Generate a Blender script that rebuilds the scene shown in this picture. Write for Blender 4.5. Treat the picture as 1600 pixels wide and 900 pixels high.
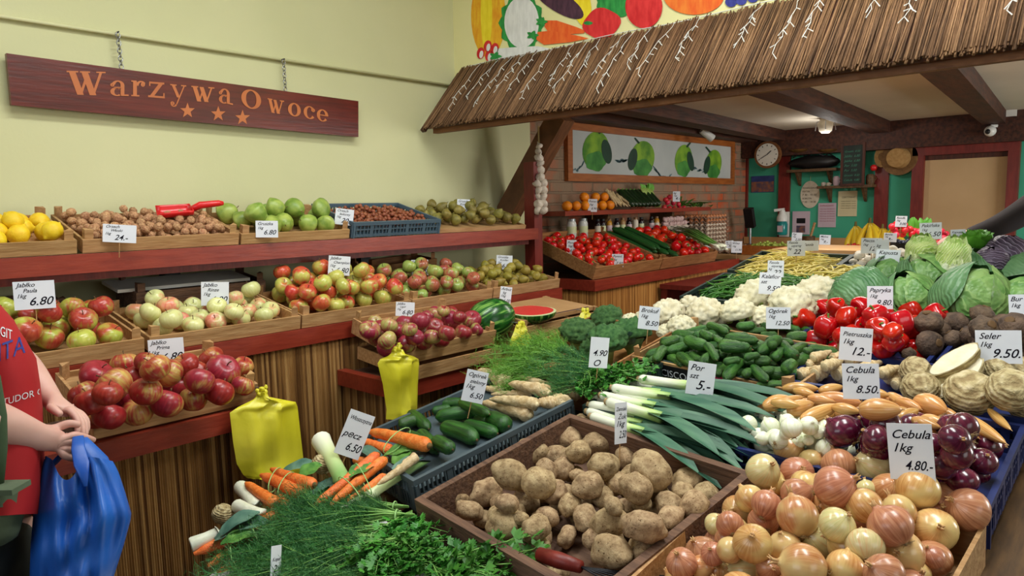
import bpy, bmesh, math, random
import numpy as np
from mathutils import Vector, Matrix, Euler, noise
for o in list(bpy.data.objects): bpy.data.objects.remove(o)
SC = bpy.context.scene
COL = SC.collection
# ---------------------------------------------------------------- camera
F = 1100.0
CAM = Vector((0, 0, 1.55))
YAW, PIT, ROL = math.radians(42.3), math.radians(6.6), math.radians(-1.2)
FW = Vector((-math.sin(YAW)*math.cos(PIT), math.cos(YAW)*math.cos(PIT), -math.sin(PIT)))
_r = Vector((math.cos(YAW), math.sin(YAW), 0)); _u = _r.cross(FW)
RT = _r*math.cos(ROL) + _u*math.sin(ROL); UP = -_r*math.sin(ROL) + _u*math.cos(ROL)
cd = bpy.data.cameras.new('camera'); cam = bpy.data.objects.new('camera', cd); COL.objects.link(cam)
cam.matrix_world = Matrix(((RT.x, UP.x, -FW.x, CAM.x), (RT.y, UP.y, -FW.y, CAM.y), (RT.z, UP.z, -FW.z, CAM.z), (0, 0, 0, 1)))
cd.sensor_width = 36; cd.lens = F/1600*36; cd.clip_start = 0.02; cd.clip_end = 60
SC.camera = cam
# ---------------------------------------------------------------- light and exposure
SC.view_settings.view_transform = 'Standard'; SC.view_settings.look = 'None'
SC.view_settings.gamma = 1; SC.view_settings.use_curve_mapping = False
SC.view_settings.exposure = 0.14
W = bpy.data.worlds.new('daylight'); SC.world = W; W.use_nodes = True
W.node_tree.nodes['Background'].inputs[0].default_value = (0.80, 0.90, 1.0, 1)
W.node_tree.nodes['Background'].inputs[1].default_value = 0.12
def area(name, loc, target, sx, sy, power, col):
    ld = bpy.data.lights.new(name, 'AREA'); ld.shape = 'RECTANGLE'; ld.size = sx; ld.size_y = sy; ld.energy = power; ld.color = col
    o = bpy.data.objects.new(name, ld); COL.objects.link(o); o.location = loc
    o.rotation_euler = (Vector(target)-Vector(loc)).to_track_quat('-Z', 'Y').to_euler()
    return o
area('shop_window_light', (-1.2, -2.35, 2.45), (-1.5, 2.5, 1.2), 2.6, 1.2, 24, (0.93, 0.98, 1.0))
area('aisle_lamp_light', (-1.55, 0.9, 3.2), (-1.55, 1.0, 0), 0.3, 1.6, 30, (0.96, 1.0, 0.96))
area('stall_lamp_light', (-0.3, 1.7, 3.2), (-0.4, 1.8, 0), 0.5, 1.4, 44, (0.98, 1.0, 0.97))
area('right_fill_light', (2.4, 0.9, 2.0), (-1.0, 2.4, 1.0), 2.2, 1.2, 16, (0.93, 0.97, 1.0))  # added fill from the right; the wall there has no window
area('back_room_fill_light', (-1.2, 3.9, 2.08), (-1.3, 4.0, 0.8), 1.4, 0.2, 20, (1.0, 0.95, 0.86))  # added fill brightening the back room and far stall goods; no fitting here
area('back_window_light', (2.4, 4.9, 1.5), (-2.0, 5.0, 1.6), 1.8, 1.1, 72, (0.97, 0.96, 0.94))
# ---------------------------------------------------------------- pixel helpers (lay out on real planes)
def ray(x, y): return FW + RT*((x-800)/F) - UP*((y-450)/F)
def hit(x, y, ax, v):
    d = ray(x, y); return CAM + d*((v-CAM[ax])/d[ax])
def VP(x, y, dep): return CAM + ray(x, y)*dep
def depth(p): return (Vector(p)-CAM).dot(FW)
def proj(p):
    d = Vector(p)-CAM; z = d.dot(FW); return (800+F*d.dot(RT)/z, 450-F*d.dot(UP)/z)
class Plane:                      # support plane: point + normal, h = offset along the normal
    def __init__(s, o, n): s.o = Vector(o); s.n = Vector(n).normalized()
    def at(s, x, y, h=0):
        d = ray(x, y); t = ((s.o-CAM).dot(s.n)+h)/d.dot(s.n); return CAM + d*t
SL = 0.19
STALL = Plane((0, 1.07, 0.85), (0, -SL, 1))       # rim level of the crates on the stall
rnd = random.Random(7)
# ---------------------------------------------------------------- materials
def srgb(r, g, b):
    f = lambda c: ((c/255+0.055)/1.055)**2.4 if c/255 > 0.04045 else c/255/12.92
    return (f(r), f(g), f(b), 1)
MATS = {}
class NT:
    def __init__(s, name):
        s.m = bpy.data.materials.new(name); s.m.use_nodes = True; s.t = s.m.node_tree; s.n = s.t.nodes; s.b = s.n['Principled BSDF']
        s.tc = s.n.new('ShaderNodeTexCoord'); s.oi = s.n.new('ShaderNodeObjectInfo')
    def l(s, a, b): s.t.links.new(a, b)
    def math(s, op, a, b=None, c=None):
        n = s.n.new('ShaderNodeMath'); n.operation = op
        for i, v in enumerate((a, b, c)):
            if v is None: continue
            if isinstance(v, (int, float)): n.inputs[i].default_value = v
            else: s.l(v, n.inputs[i])
        return n.outputs[0]
    def mapping(s, scale=(1, 1, 1), src=None, loc=None, rot=None):
        n = s.n.new('ShaderNodeMapping'); s.l(src or s.tc.outputs['Object'], n.inputs[0]); n.inputs['Scale'].default_value = scale
        if rot: n.inputs['Rotation'].default_value = rot
        if loc is not None: s.l(loc, n.inputs['Location'])
        return n.outputs[0]
    def noise(s, scale, vec=None, detail=3, dist=0.0, rough=0.5, rand=True):
        n = s.n.new('ShaderNodeTexNoise'); n.inputs['Scale'].default_value = scale; n.inputs['Detail'].default_value = detail
        n.inputs['Distortion'].default_value = dist; n.inputs['Roughness'].default_value = rough
        v = vec or s.tc.outputs['Object']
        if rand:
            a = s.n.new('ShaderNodeVectorMath'); a.operation = 'ADD'; s.l(v, a.inputs[0])
            c = s.n.new('ShaderNodeCombineXYZ'); m = s.math('MULTIPLY', s.oi.outputs['Random'], 37.0)
            s.l(m, c.inputs[0]); s.l(m, c.inputs[2]); s.l(c.outputs[0], a.inputs[1]); v = a.outputs[0]
        s.l(v, n.inputs['Vector']); return n.outputs['Fac']
    def ramp(s, fac, stops, interp='LINEAR'):
        n = s.n.new('ShaderNodeValToRGB'); n.color_ramp.interpolation = interp; e = n.color_ramp.elements
        while len(e) < len(stops): e.new(0.5)
        for i, (p, c) in enumerate(stops): e[i].position = p; e[i].color = c
        s.l(fac, n.inputs[0]); return n.outputs[0]
    def mix(s, fac, a, b, mode='MIX'):
        n = s.n.new('ShaderNodeMix'); n.data_type = 'RGBA'; n.blend_type = mode
        if isinstance(fac, (int, float)): n.inputs[0].default_value = fac
        else: s.l(fac, n.inputs[0])
        for i, v in ((6, a), (7, b)):
            if isinstance(v, tuple): n.inputs[i].default_value = v
            else: s.l(v, n.inputs[i])
        return n.outputs[2]
    def var(s, col, h=0.02, v=0.25, sat=0.0):
        n = s.n.new('ShaderNodeHueSaturation'); s.l(col, n.inputs['Color'])
        s.l(s.math('MULTIPLY_ADD', s.oi.outputs['Random'], h, 0.5-h/2), n.inputs['Hue'])
        r2 = s.math('FRACT', s.math('MULTIPLY', s.oi.outputs['Random'], 17.31))
        s.l(s.math('MULTIPLY_ADD', r2, v, 1-v/2), n.inputs['Value'])
        return n.outputs[0]
    def col(s, c):
        if isinstance(c, tuple): s.b.inputs['Base Color'].default_value = c
        else: s.l(c, s.b.inputs['Base Color'])
    def bump(s, fac, strength=0.3, dist=0.01):
        n = s.n.new('ShaderNodeBump'); n.inputs['Strength'].default_value = strength; n.inputs['Distance'].default_value = dist
        s.l(fac, n.inputs['Height']); s.l(n.outputs[0], s.b.inputs['Normal'])
    def angle(s):                                   # longitude round the object's own z
        x = s.n.new('ShaderNodeSeparateXYZ'); s.l(s.tc.outputs['Object'], x.inputs[0])
        return s.math('ARCTAN2', x.outputs[1], x.outputs[0]), x
    def done(s, rough=0.5, spec=0.5, metal=0.0, sss=0.0, coat=0.0, trans=0.0):
        s.b.inputs['Roughness'].default_value = rough; s.b.inputs['Specular IOR Level'].default_value = spec; s.b.inputs['Metallic'].default_value = metal
        s.b.inputs['Coat Weight'].default_value = coat; s.b.inputs['Coat Roughness'].default_value = 0.15
        s.b.inputs['Transmission Weight'].default_value = trans
        if sss: s.b.inputs['Subsurface Weight'].default_value = sss; s.b.inputs['Subsurface Scale'].default_value = 0.006
        return s.m
def simple(name, c1, c2=None, scale=20, rough=0.5, spec=0.5, bump=0.0, bscale=None, h=0.0, v=0.0, stretch=(1, 1, 1), lo=0.35, hi=0.65, **k):
    t = NT(name); c2 = c2 or c1
    vec = t.mapping(stretch); f = t.noise(scale, vec, detail=4)
    c = t.ramp(f, [(lo, srgb(*c1)), (hi, srgb(*c2))])
    if h or v: c = t.var(c, h, v)
    t.col(c)
    if bump: t.bump(t.noise(bscale or scale*2, vec, detail=5), bump)
    MATS[name] = t.done(rough, spec, **k); return MATS[name]
def M(n): return MATS[n]
def radial(name, stops, ang=3.0, zs=6.0, dist=0.4, rough=0.35, spec=0.5, h=0.02, v=0.2, bump=0.0, nscale=1.0, patch=None, pstops=None, coat=0.0):
    # streaks running pole to pole, as on onions, apples, melons
    t = NT(name); a, x = t.angle()
    c = t.n.new('ShaderNodeCombineXYZ'); 
    t.l(t.math('MULTIPLY', t.math('COSINE', a), ang), c.inputs[0]); t.l(t.math('MULTIPLY', t.math('SINE', a), ang), c.inputs[1]); t.l(t.math('MULTIPLY', x.outputs[2], zs), c.inputs[2])
    f = t.noise(nscale, c.outputs[0], detail=4, dist=dist)
    col = t.ramp(f, stops)
    if patch:
        p = t.noise(patch, None, detail=2); pr = t.ramp(p, [(0.44, (0, 0, 0, 1)), (0.60, (1, 1, 1, 1))])
        col = t.mix(pr, col, srgb(*pstops))
    t.col(t.var(col, h, v))
    if bump: t.bump(f, bump, 0.002)
    MATS[name] = t.done(rough, spec, coat=coat); return MATS[name]
# ---------------------------------------------------------------- mesh building
class MB:
    def __init__(s): s.v = []; s.f = []
    def add(s, vs, fs):
        o = len(s.v); s.v += [tuple(p) for p in vs]; s.f += [tuple(i+o for i in f) for f in fs]; return s
    def box(s, c, size, rot=None, bev=0):
        hx, hy, hz = [a/2 for a in size]; c = Vector(c)
        vs = [Vector((x, y, z)) for x in (-hx, hx) for y in (-hy, hy) for z in (-hz, hz)]
        if rot is not None:
            R = rot if isinstance(rot, Matrix) else Euler(rot).to_matrix(); vs = [R @ p for p in vs]
        return s.add([p+c for p in vs], [(0, 1, 3, 2), (4, 6, 7, 5), (0, 4, 5, 1), (2, 3, 7, 6), (0, 2, 6, 4), (1, 5, 7, 3)])
    def beam(s, a, b, w, t, up=(0, 0, 1)):        # board from a to b, w across, t along up
        a = Vector(a); b = Vector(b); d = b-a; x = d.normalized(); z = Vector(up); y = z.cross(x).normalized(); z = x.cross(y)
        R = Matrix((x, y, z)).transposed(); return s.box((a+b)/2, (d.length, w, t), R)
    def tube(s, path, rad, n=8, cap=True, flat=1.0):
        path = [Vector(p) for p in path]; 
        if isinstance(rad, (int, float)): rad = [rad]*len(path)
        rings = []; prev = None
        for i, p in enumerate(path):
            d = (path[min(i+1, len(path)-1)]-path[max(i-1, 0)]).normalized()
            if prev is None: ref = Vector((0, 0, 1)) if abs(d.z) < 0.9 else Vector((1, 0, 0)); x = ref.cross(d).normalized()
            else: x = (prev - d*prev.dot(d)).normalized()
            prev = x; y = d.cross(x)
            rings.append([p + x*math.cos(2*math.pi*k/n)*rad[i] + y*math.sin(2*math.pi*k/n)*rad[i]*flat for k in range(n)])
        vs = [q for r in rings for q in r]; fs = []
        for i in range(len(path)-1):
            for k in range(n): a = i*n+k; b = i*n+(k+1) % n; fs.append((a, b, b+n, a+n))
        if cap: fs.append(tuple(range(n-1, -1, -1))); fs.append(tuple((len(path)-1)*n+k for k in range(n)))
        return s.add(vs, fs)
    def lathe(s, prof, n=20, fn=None, M4=None):    # prof [(r,z)] bottom to top; fn(r,z,ang)->(r,z)
        vs = []; fs = []
        for (r, z) in prof:
            for k in range(n):
                a = 2*math.pi*k/n; rr, zz = fn(r, z, a) if fn else (r, z)
                vs.append(Vector((rr*math.cos(a), rr*math.sin(a), zz)))
        m = len(prof)
        for i in range(m-1):
            for k in range(n): a = i*n+k; b = i*n+(k+1) % n; fs.append((a, b, b+n, a+n))
        fs.append(tuple(range(n-1, -1, -1))); fs.append(tuple((m-1)*n+k for k in range(n)))
        if M4 is not None: vs = [M4 @ p for p in vs]
        return s.add(vs, fs)
    def blob(s, c, r, n=12, m=8, amp=0.0, fr=2.0, seed=0, sc=(1, 1, 1), rot=None):
        vs = []; c = Vector(c); off = Vector((seed*3.1, seed*1.7, 0))
        R = Euler(rot).to_matrix() if rot else None
        for i in range(1, m):
            th = math.pi*i/m
            for k in range(n):
                a = 2*math.pi*k/n; d = Vector((math.sin(th)*math.cos(a), math.sin(th)*math.sin(a), -math.cos(th)))
                q = d*(1+amp*noise.noise(d*fr+off))*r; q = Vector((q.x*sc[0], q.y*sc[1], q.z*sc[2]))
                vs.append(c+(R@q if R else q))
        for sg in (-1, 1):
            q = Vector((0, 0, sg))*r*(1+amp*noise.noise(Vector((0, 0, sg))*fr+off))*sc[2]; vs.append(c+(R@q if R else q))
        fs = []; t = (m-1)*n
        for i in range(m-2):
            for k in range(n): a = i*n+k; b = i*n+(k+1) % n; fs.append((a, b, b+n, a+n))
        for k in range(n): fs.append(((k+1) % n, k, t)); fs.append(((m-2)*n+k, (m-2)*n+(k+1) % n, t+1))
        return s.add(vs, fs)
    def leaf(s, base, d, up, L, Wd, curl=0.5, fold=0.3, n=6, wav=0.0, shape=None, seed=0):
        d = Vector(d).normalized(); up = Vector(up); x = d.cross(up).normalized(); up = x.cross(d)
        vs = []; fs = []; cols = 5; p = Vector(base); dd = d.copy(); uu = up.copy()
        for i in range(n+1):
            t = i/n; w = Wd*(shape(t) if shape else math.sin(math.pi*(0.08+0.90*t))**0.7)/2
            for j in range(cols):
                u = (j/(cols-1)-0.5)*2
                q = p + x*u*w + uu*(abs(u)*w*fold + wav*Wd*math.sin(t*11+j*2.1+seed))
                vs.append(q)
            ang = -curl/n; c, sn = math.cos(ang), math.sin(ang)
            p = p + dd*L/n; dd, uu = dd*c+uu*sn, uu*c-dd*sn
        for i in range(n):
            for j in range(cols-1): a = i*cols+j; fs.append((a, a+1, a+cols+1, a+cols))
        return s.add(vs, fs)
    def poly(s, pts, th=(0, 0, 0)):               # flat polygon; th extrudes it
        pts = [Vector(p) for p in pts]; n = len(pts); th = Vector(th)
        if th.length == 0: return s.add(pts, [tuple(range(n))])
        vs = pts + [p+th for p in pts]
        fs = [tuple(range(n-1, -1, -1)), tuple(range(n, 2*n))] + [(i, (i+1) % n, (i+1) % n+n, i+n) for i in range(n)]
        return s.add(vs, fs)
    def mesh(s, name, mat, smooth=False, auto=None):
        me = bpy.data.meshes.new(name); me.from_pydata(s.v, [], s.f)
        me.materials.append(MATS[mat] if isinstance(mat, str) else mat)
        if smooth: me.polygons.foreach_set('use_smooth', [True]*len(me.polygons))
        me.update()
        if smooth and auto: me.set_sharp_from_angle(angle=math.radians(auto))
        return me
    def obj(s, name, mat, parent=None, smooth=False, auto=None, label=None):
        return link(name, s.mesh(name, mat, smooth, auto), parent, label)
def link(name, me, parent=None, label=None):
    o = bpy.data.objects.new(name, me); COL.objects.link(o)
    if parent is not None: o.parent = parent
    if label: o['label'] = label
    return o
def tag(o, label, cat, group=None, kind=None):
    o['label'] = label; o['category'] = cat
    if group: o['group'] = group
    if kind: o['kind'] = kind
    return o
def thing(name, label, cat, loc=(0, 0, 0), group=None, rot=None, M4=None):
    o = bpy.data.objects.new(name, None); COL.objects.link(o); o.empty_display_size = 0.02
    if M4 is not None: o.matrix_world = M4
    else:
        o.location = loc
        if rot is not None: o.rotation_euler = rot
    return tag(o, label, cat, group)
def struct(name, mb, mat, **k):
    o = mb.obj(name, mat, **k); o['kind'] = 'structure'; return o
def proto(name, parts):
    # parts: [(name, mesh, [subparts])]; first with name==None is the thing's own mesh
    return (name, parts)
PID = [0]
def place(pr, M4, label, cat, group=None):
    name, parts = pr
    if parts[0][0] is None:
        root = bpy.data.objects.new(name, parts[0][1]); rest = parts[1:]
    else:
        root = bpy.data.objects.new(name, None); root.empty_display_size = 0.02; rest = parts
    COL.objects.link(root); root.matrix_world = M4
    for p in rest:
        c = bpy.data.objects.new(p[0], p[1]); COL.objects.link(c); c.parent = root
        if len(p) > 3 and p[3]: c['label'] = p[3]
        for q in (p[2] if len(p) > 2 else []):
            g = bpy.data.objects.new(q[0], q[1]); COL.objects.link(g); g.parent = c
    return tag(root, label, cat, group)
def TRS(loc, R=None, s=1.0):
    R = R if R is not None else Matrix.Identity(3)
    if not isinstance(s, (tuple, list)): s = (s, s, s)
    return Matrix.Translation(loc) @ R.to_4x4() @ Matrix.Diagonal((*s, 1))
def rotfrom(z, spin=0.0, x=None):
    z = Vector(z).normalized()
    ref = Vector(x) if x is not None else (Vector((1, 0, 0)) if abs(z.x) < 0.9 else Vector((0, 1, 0)))
    y = z.cross(ref).normalized(); xx = y.cross(z)
    R = Matrix((xx, y, z)).transposed(); return R @ Matrix.Rotation(spin, 3, 'Z')
def rrot(r, tilt=3.14):
    return Euler((r.uniform(-tilt, tilt), r.uniform(-tilt, tilt), r.uniform(0, 6.28))).to_matrix()
# ---------------------------------------------------------------- piling: things come to rest on a plane and on each other
class Pile:
    def __init__(s, plane, bottom): s.p = plane; s.b = bottom; s.c = np.zeros((0, 3)); s.r = np.zeros(0)
    def free(s, cs, rs, k):
        n = np.array(s.p.n); o = np.array(s.p.o)
        if (((cs-o)@n) - s.b < rs*0.97).any(): return False
        if len(s.r):
            d = np.linalg.norm(cs[:, None]-s.c[None], axis=2)
            if (d < (rs[:, None]+s.r[None])*k).any(): return False
        return True
    def add(s, cs, rs): s.c = np.vstack([s.c, cs]); s.r = np.concatenate([s.r, rs])
    def drop(s, fn, top=0.30, k=0.94):
        # fn(h) -> (centres, radii, payload): the lowest height along the view line at which it is clear of what already lies there
        h = s.b-0.03; st = 0.008
        while h < top:
            cs, rs, pay = fn(h)
            if s.free(cs, rs, k): break
            h += st
        lo, hi = h-st, h
        for _ in range(5):
            m = (lo+hi)/2; cs, rs, pay = fn(m)
            if s.free(cs, rs, k): hi = m
            else: lo = m
        cs, rs, pay = fn(hi); s.add(cs, rs); return pay
ORD = ['first', 'second', 'third', 'fourth', 'fifth', 'sixth', 'seventh', 'eighth', 'ninth', 'tenth', 'eleventh', 'twelfth', 'thirteenth', 'fourteenth', 'fifteenth', 'sixteenth']
def label_rows(items, desc, where, rowh=None, sep='in'):
    # items: [(obj, desc)]; rows by height in view from the front, then left to right
    pr = []
    for it in items:
        o, d = it if isinstance(it, tuple) else (it, desc)
        x, y = proj(o.matrix_world.translation); pr.append([y, x, o, d])
    pr.sort(key=lambda a: -a[0]); rows = []
    n = len(pr); nr = max(1, int(round(math.sqrt(n*0.5)))); 
    for i in range(nr): rows.append(pr[i*n//nr:(i+1)*n//nr])
    for ri, row in enumerate(rows):
        row.sort(key=lambda a: a[1])
        for ci, (y, x, o, d) in enumerate(row):
            rn = 'front' if ri == 0 else ('back' if ri == nr-1 else ORD[ri])
            if nr == 1: pos = f'{ORD[ci]} from the left'
            elif ci == 0: pos = f'left end of the {rn} row'
            elif ci == len(row)-1: pos = f'right end of the {rn} row'
            else: pos = f'{ORD[min(ci, 15)]} along the {rn} row'
            o['label'] = f'{d} {where}, {pos}'
# ================================================================= materials of the place
simple('wall_yellow', (206, 205, 160), (214, 212, 169), scale=1.2, rough=0.85, spec=0.2, bump=0.05, bscale=60)
simple('wall_cream', (226, 221, 160), (232, 226, 170), scale=1.5, rough=0.85, spec=0.2, bump=0.04, bscale=60)
simple('ceiling_white', (214, 206, 190), (222, 214, 198), scale=2, rough=0.9, spec=0.1)
simple('green_paint', (66, 166, 134), (74, 174, 142), scale=3, rough=0.7, spec=0.3)
simple('dark_timber', (58, 26, 16), (84, 40, 24), scale=6, rough=0.65, bump=0.3, stretch=(8, 8, 1))
simple('dark_timber_flat', (50, 24, 16), (82, 42, 26), scale=5, rough=0.65, bump=0.3, stretch=(8, 1, 8))
simple('red_paint', (128, 42, 28), (146, 54, 36), scale=9, rough=0.38, spec=0.5, bump=0.08, stretch=(6, 1, 6))
simple('red_timber', (104, 26, 20), (126, 38, 30), scale=7, rough=0.45, bump=0.1, stretch=(5, 5, 1))
simple('brace_wood', (92, 58, 34), (122, 78, 48), scale=9, rough=0.6, bump=0.3, stretch=(1, 5, 1))
simple('fascia_wood', (104, 62, 30), (130, 82, 42), scale=7, rough=0.6, bump=0.2, stretch=(1, 8, 8))
simple('frame_wood', (146, 78, 28), (172, 98, 40), scale=7, rough=0.45, bump=0.1, stretch=(8, 1, 8))
simple('crate_wood', (162, 120, 74), (190, 150, 102), scale=9, rough=0.7, bump=0.2, stretch=(1, 9, 9), h=0.01, v=0.2)
simple('crate_wood_dark', (140, 92, 50), (170, 120, 72), scale=9, rough=0.7, bump=0.2, stretch=(1, 9, 9), h=0.01, v=0.15)
simple('old_wood', (84, 58, 44), (116, 84, 64), scale=9, rough=0.75, bump=0.5, stretch=(1, 8, 8))
simple('table_wood', (74, 52, 30), (108, 78, 46), scale=7, rough=0.6, bump=0.3, stretch=(8, 1, 8))
simple('counter_wood', (178, 134, 84), (198, 154, 104), scale=4, rough=0.5)
simple('white_board', (222, 224, 222), (232, 234, 232), scale=4, rough=0.4)
simple('beige_door', (196, 164, 122), (204, 172, 130), scale=3, rough=0.75, spec=0.2)
simple('floor_tile', (52, 42, 36), (70, 58, 48), scale=3, rough=0.6, bump=0.1)
simple('plastic_grey', (70, 84, 92), (78, 92, 100), scale=5, rough=0.45)
simple('plastic_blue', (24, 36, 84), (32, 46, 102), scale=5, rough=0.45)
simple('plastic_dark', (34, 52, 48), (40, 60, 54), scale=5, rough=0.45)
simple('plastic_slate', (66, 88, 104), (76, 98, 114), scale=5, rough=0.45)
simple('cardboard', (168, 130, 88), (182, 144, 100), scale=6, rough=0.85, spec=0.1)
simple('black', (18, 18, 20), rough=0.5)
simple('ink', (22, 20, 34), rough=0.7, spec=0.1)
simple('ink_blue', (34, 40, 120), rough=0.7, spec=0.1)
simple('card_white', (226, 230, 240), (232, 236, 244), scale=9, rough=0.45, spec=0.4)
simple('white_plastic', (225, 225, 220), rough=0.35)
simple('metal', (170, 172, 176), rough=0.3, metal=0.9)
simple('dark_metal', (40, 40, 44), rough=0.4, metal=0.6)
def reed_mat(name, c0, c1, c2, axis='y', k=150, rough=0.6):
    t = NT(name); x = t.n.new('ShaderNodeSeparateXYZ'); t.l(t.tc.outputs['Object'], x.inputs[0])
    i = {'x': 0, 'y': 1}[axis]; j = 2
    s = t.math('FLOOR', t.math('MULTIPLY', x.outputs[i], k)); wn = t.n.new('ShaderNodeTexWhiteNoise'); wn.noise_dimensions = '1D'; t.l(s, wn.inputs['W'])
    f2 = t.noise(1.0, t.mapping((60, 60, 5)), detail=4, rand=False)
    f = t.math('ADD', t.math('MULTIPLY', wn.outputs[0], 0.6), t.math('MULTIPLY', f2, 0.5))
    t.col(t.ramp(f, [(0.25, srgb(*c0)), (0.55, srgb(*c1)), (0.85, srgb(*c2))])); t.bump(f2, 0.4, 0.004); MATS[name] = t.done(rough, 0.35)
reed_mat('bamboo_y', (92, 58, 26), (150, 108, 58), (188, 148, 92), 'y', 110)
reed_mat('bamboo_x', (92, 58, 26), (150, 108, 58), (188, 148, 92), 'x', 110)
reed_mat('bamboo_gold', (140, 88, 34), (186, 128, 62), (208, 154, 84), 'y', 110)
reed_mat('bamboo_gold_x', (140, 88, 34), (186, 128, 62), (208, 154, 84), 'x', 110)
reed_mat('thatch', (84, 60, 40), (118, 86, 58), (150, 114, 80), 'x', 150, 0.8)
def brick_mat():
    t = NT('brick'); x = t.n.new('ShaderNodeSeparateXYZ'); t.l(t.tc.outputs['Object'], x.inputs[0])
    c = t.n.new('ShaderNodeCombineXYZ'); t.l(x.outputs[1], c.inputs[0]); t.l(x.outputs[2], c.inputs[1])
    b = t.n.new('ShaderNodeTexBrick'); t.l(c.outputs[0], b.inputs['Vector']); b.inputs['Scale'].default_value = 1.0
    b.inputs['Brick Width'].default_value = 0.25; b.inputs['Row Height'].default_value = 0.078; b.inputs['Mortar Size'].default_value = 0.010
    b.inputs['Mortar Smooth'].default_value = 0.3; b.inputs['Bias'].default_value = -0.1; b.offset = 0.5
    b.inputs['Color1'].default_value = srgb(192, 92, 56); b.inputs['Color2'].default_value = srgb(150, 126, 104); b.inputs['Mortar'].default_value = srgb(124, 106, 88)
    n = t.noise(5.0, None, detail=5, rand=False); cc = t.mix(t.ramp(n, [(0.36, (0, 0, 0, 1)), (0.58, (1, 1, 1, 1))]), b.outputs['Color'], srgb(148, 124, 102))
    t.col(cc); h = t.math('SUBTRACT', t.math('MULTIPLY', t.noise(40.0, None, detail=4, rand=False), 0.3), b.outputs['Fac']); t.bump(h, 0.8, 0.012)
    MATS['brick'] = t.done(0.85, 0.2)
brick_mat()
# ================================================================= room shell
def wallbox(name, lo, hi, mat):
    lo = Vector(lo); hi = Vector(hi); return struct(name, MB().box((lo+hi)/2, hi-lo), mat)
wallbox('floor', (-3.1, -2.5, -0.1), (2.7, 7.1, 0), 'floor_tile')
wallbox('wall_left', (-3.15, -2.5, 0), (-3.0, 3.5, 3.3), 'wall_yellow')
wallbox('wall_brick', (-3.2, 3.5, 0), (-3.05, 6.9, 2.3), 'brick')
wallbox('wall_mural', (-3.0, 2.85, 2.056), (2.6, 3.02, 3.3), 'wall_cream')
wallbox('wall_back', (-3.2, 6.9, 0), (2.6, 7.0, 2.3), 'green_paint')
wallbox('wall_right', (2.6, -2.5, 0), (2.75, 7.0, 3.3), 'wall_yellow')
wallbox('ceiling', (-3.15, -2.5, 3.3), (2.75, 3.02, 3.4), 'ceiling_white')
wallbox('ceiling_back_room', (-3.2, 3.02, 2.21), (2.75, 7.0, 2.37), 'ceiling_white')
# timber of the back room
def beam(a, b, w, h, mat='dark_timber_flat', name='trim'):
    return struct(name, MB().beam(a, b, w, h), mat)
for a, b in (((-0.71, 3.06), (-0.98, 6.88)), ((-1.52, 3.06), (-1.80, 6.88)), ((-2.42, 3.06), (-2.70, 6.88))):
    beam((a[0], a[1], 2.162), (b[0], b[1], 2.162), 0.15, 0.095)
beam((-3.04, 6.80, 2.092), (2.55, 6.80, 2.092), 0.12, 0.235, 'dark_timber_flat')
beam((-2.95, 3.6, 2.165), (-2.95, 6.7, 2.165), 0.17, 0.09, 'dark_timber_flat')
for px0, px1, b in ((1155, 1167, .84), (1216, 1233, .84), (1366, 1387, .84)):
    xa, xb = hit(px0, 300, 1, 6.86).x, hit(px1, 300, 1, 6.86).x
    wallbox('trim', (xa, 6.86, 0), (xb, 6.898, 1.98), 'red_timber')
# door: frame, leaf
xa, xb, xc, xd = (hit(p, 300, 1, 6.84).x for p in (1424, 1442, 1572, 1590))
zt = hit(1500, 222, 1, 6.84).z; zb = hit(1500, 240, 1, 6.84).z
dm = MB(); dm.box(((xa+xb)/2, 6.86, zt/2), (xb-xa, .08, zt)); dm.box(((xc+xd)/2, 6.86, zt/2), (xd-xc, .08, zt)); dm.box(((xa+xd)/2, 6.858, (zt+zb)/2), (xd-xa, .08, zt-zb))
door = struct('door_1', dm, 'red_timber')
MB().box(((xb+xc)/2, 6.885, (zb-0.04)/2), (xc-xb, .02, zb-0.04)).obj('door_panel', 'beige_door', door)
MB().box(((xb+xc)/2, 6.88, zb-0.02), (xc-xb, .03, 0.04)).obj('door_rail', 'dark_timber', door)
# picture line of conduit along the yellow wall
c = tag(MB().tube([(-2.985, -2.4, 2.24), (-2.985, 2.84, 2.235)], 0.007, 8).obj('wall_cable', 'wall_yellow', smooth=True), 'thin painted cable running along the yellow wall above the sign', 'cable')
# ================================================================= thatched canopy
T = thing('thatched_canopy', 'brown reed thatch canopy over the back room opening', 'canopy', (-1.0, 2.7, 2.0))
def ct(x, s):   # s 0 at the eave, 1 at the wall
    return Vector((x, 2.555+s*0.29, 1.985+s*0.335))
for lay, (off, step, rad) in enumerate(((0.0, 0.0058, 0.0040), (0.007, 0.0064, 0.0036), (0.013, 0.016, 0.0034))):
    m = MB(); x = -2.93
    nn = Vector((0, -0.335, 0.29)).normalized()
    while x < 1.2:
        j = rnd.uniform(-.02, .01); k = rnd.uniform(-.03, .03); l0 = rnd.uniform(-.05, .01); l1 = 1.0+rnd.uniform(-.03, .03)
        a = ct(x+j*.4, l0)+nn*(off+rnd.uniform(0, .004)); b = ct(x+k*.5, l1)+nn*(off+rnd.uniform(0, .003)); r = rad*rnd.uniform(.7, 1.2)
        m.tube([a-Vector(T.location), b-Vector(T.location)], [r, r*.8], 5); x += step*rnd.uniform(.7, 1.2)
    m.obj('reed_mat', 'thatch', T, smooth=True)
m = MB(); o = -Vector(T.location)
m.poly([ct(-2.93, 0)+o, ct(1.2, 0)+o, ct(1.2, 1)+o, ct(-2.93, 1)+o], (0, 0.01, -0.012)); m.obj('backing_board', 'dark_timber_flat', T)
MB().box(Vector((-0.85, 2.60, 1.966))+o, (4.1, 0.035, 0.034)).obj('fascia_board', 'fascia_wood', T)
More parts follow.
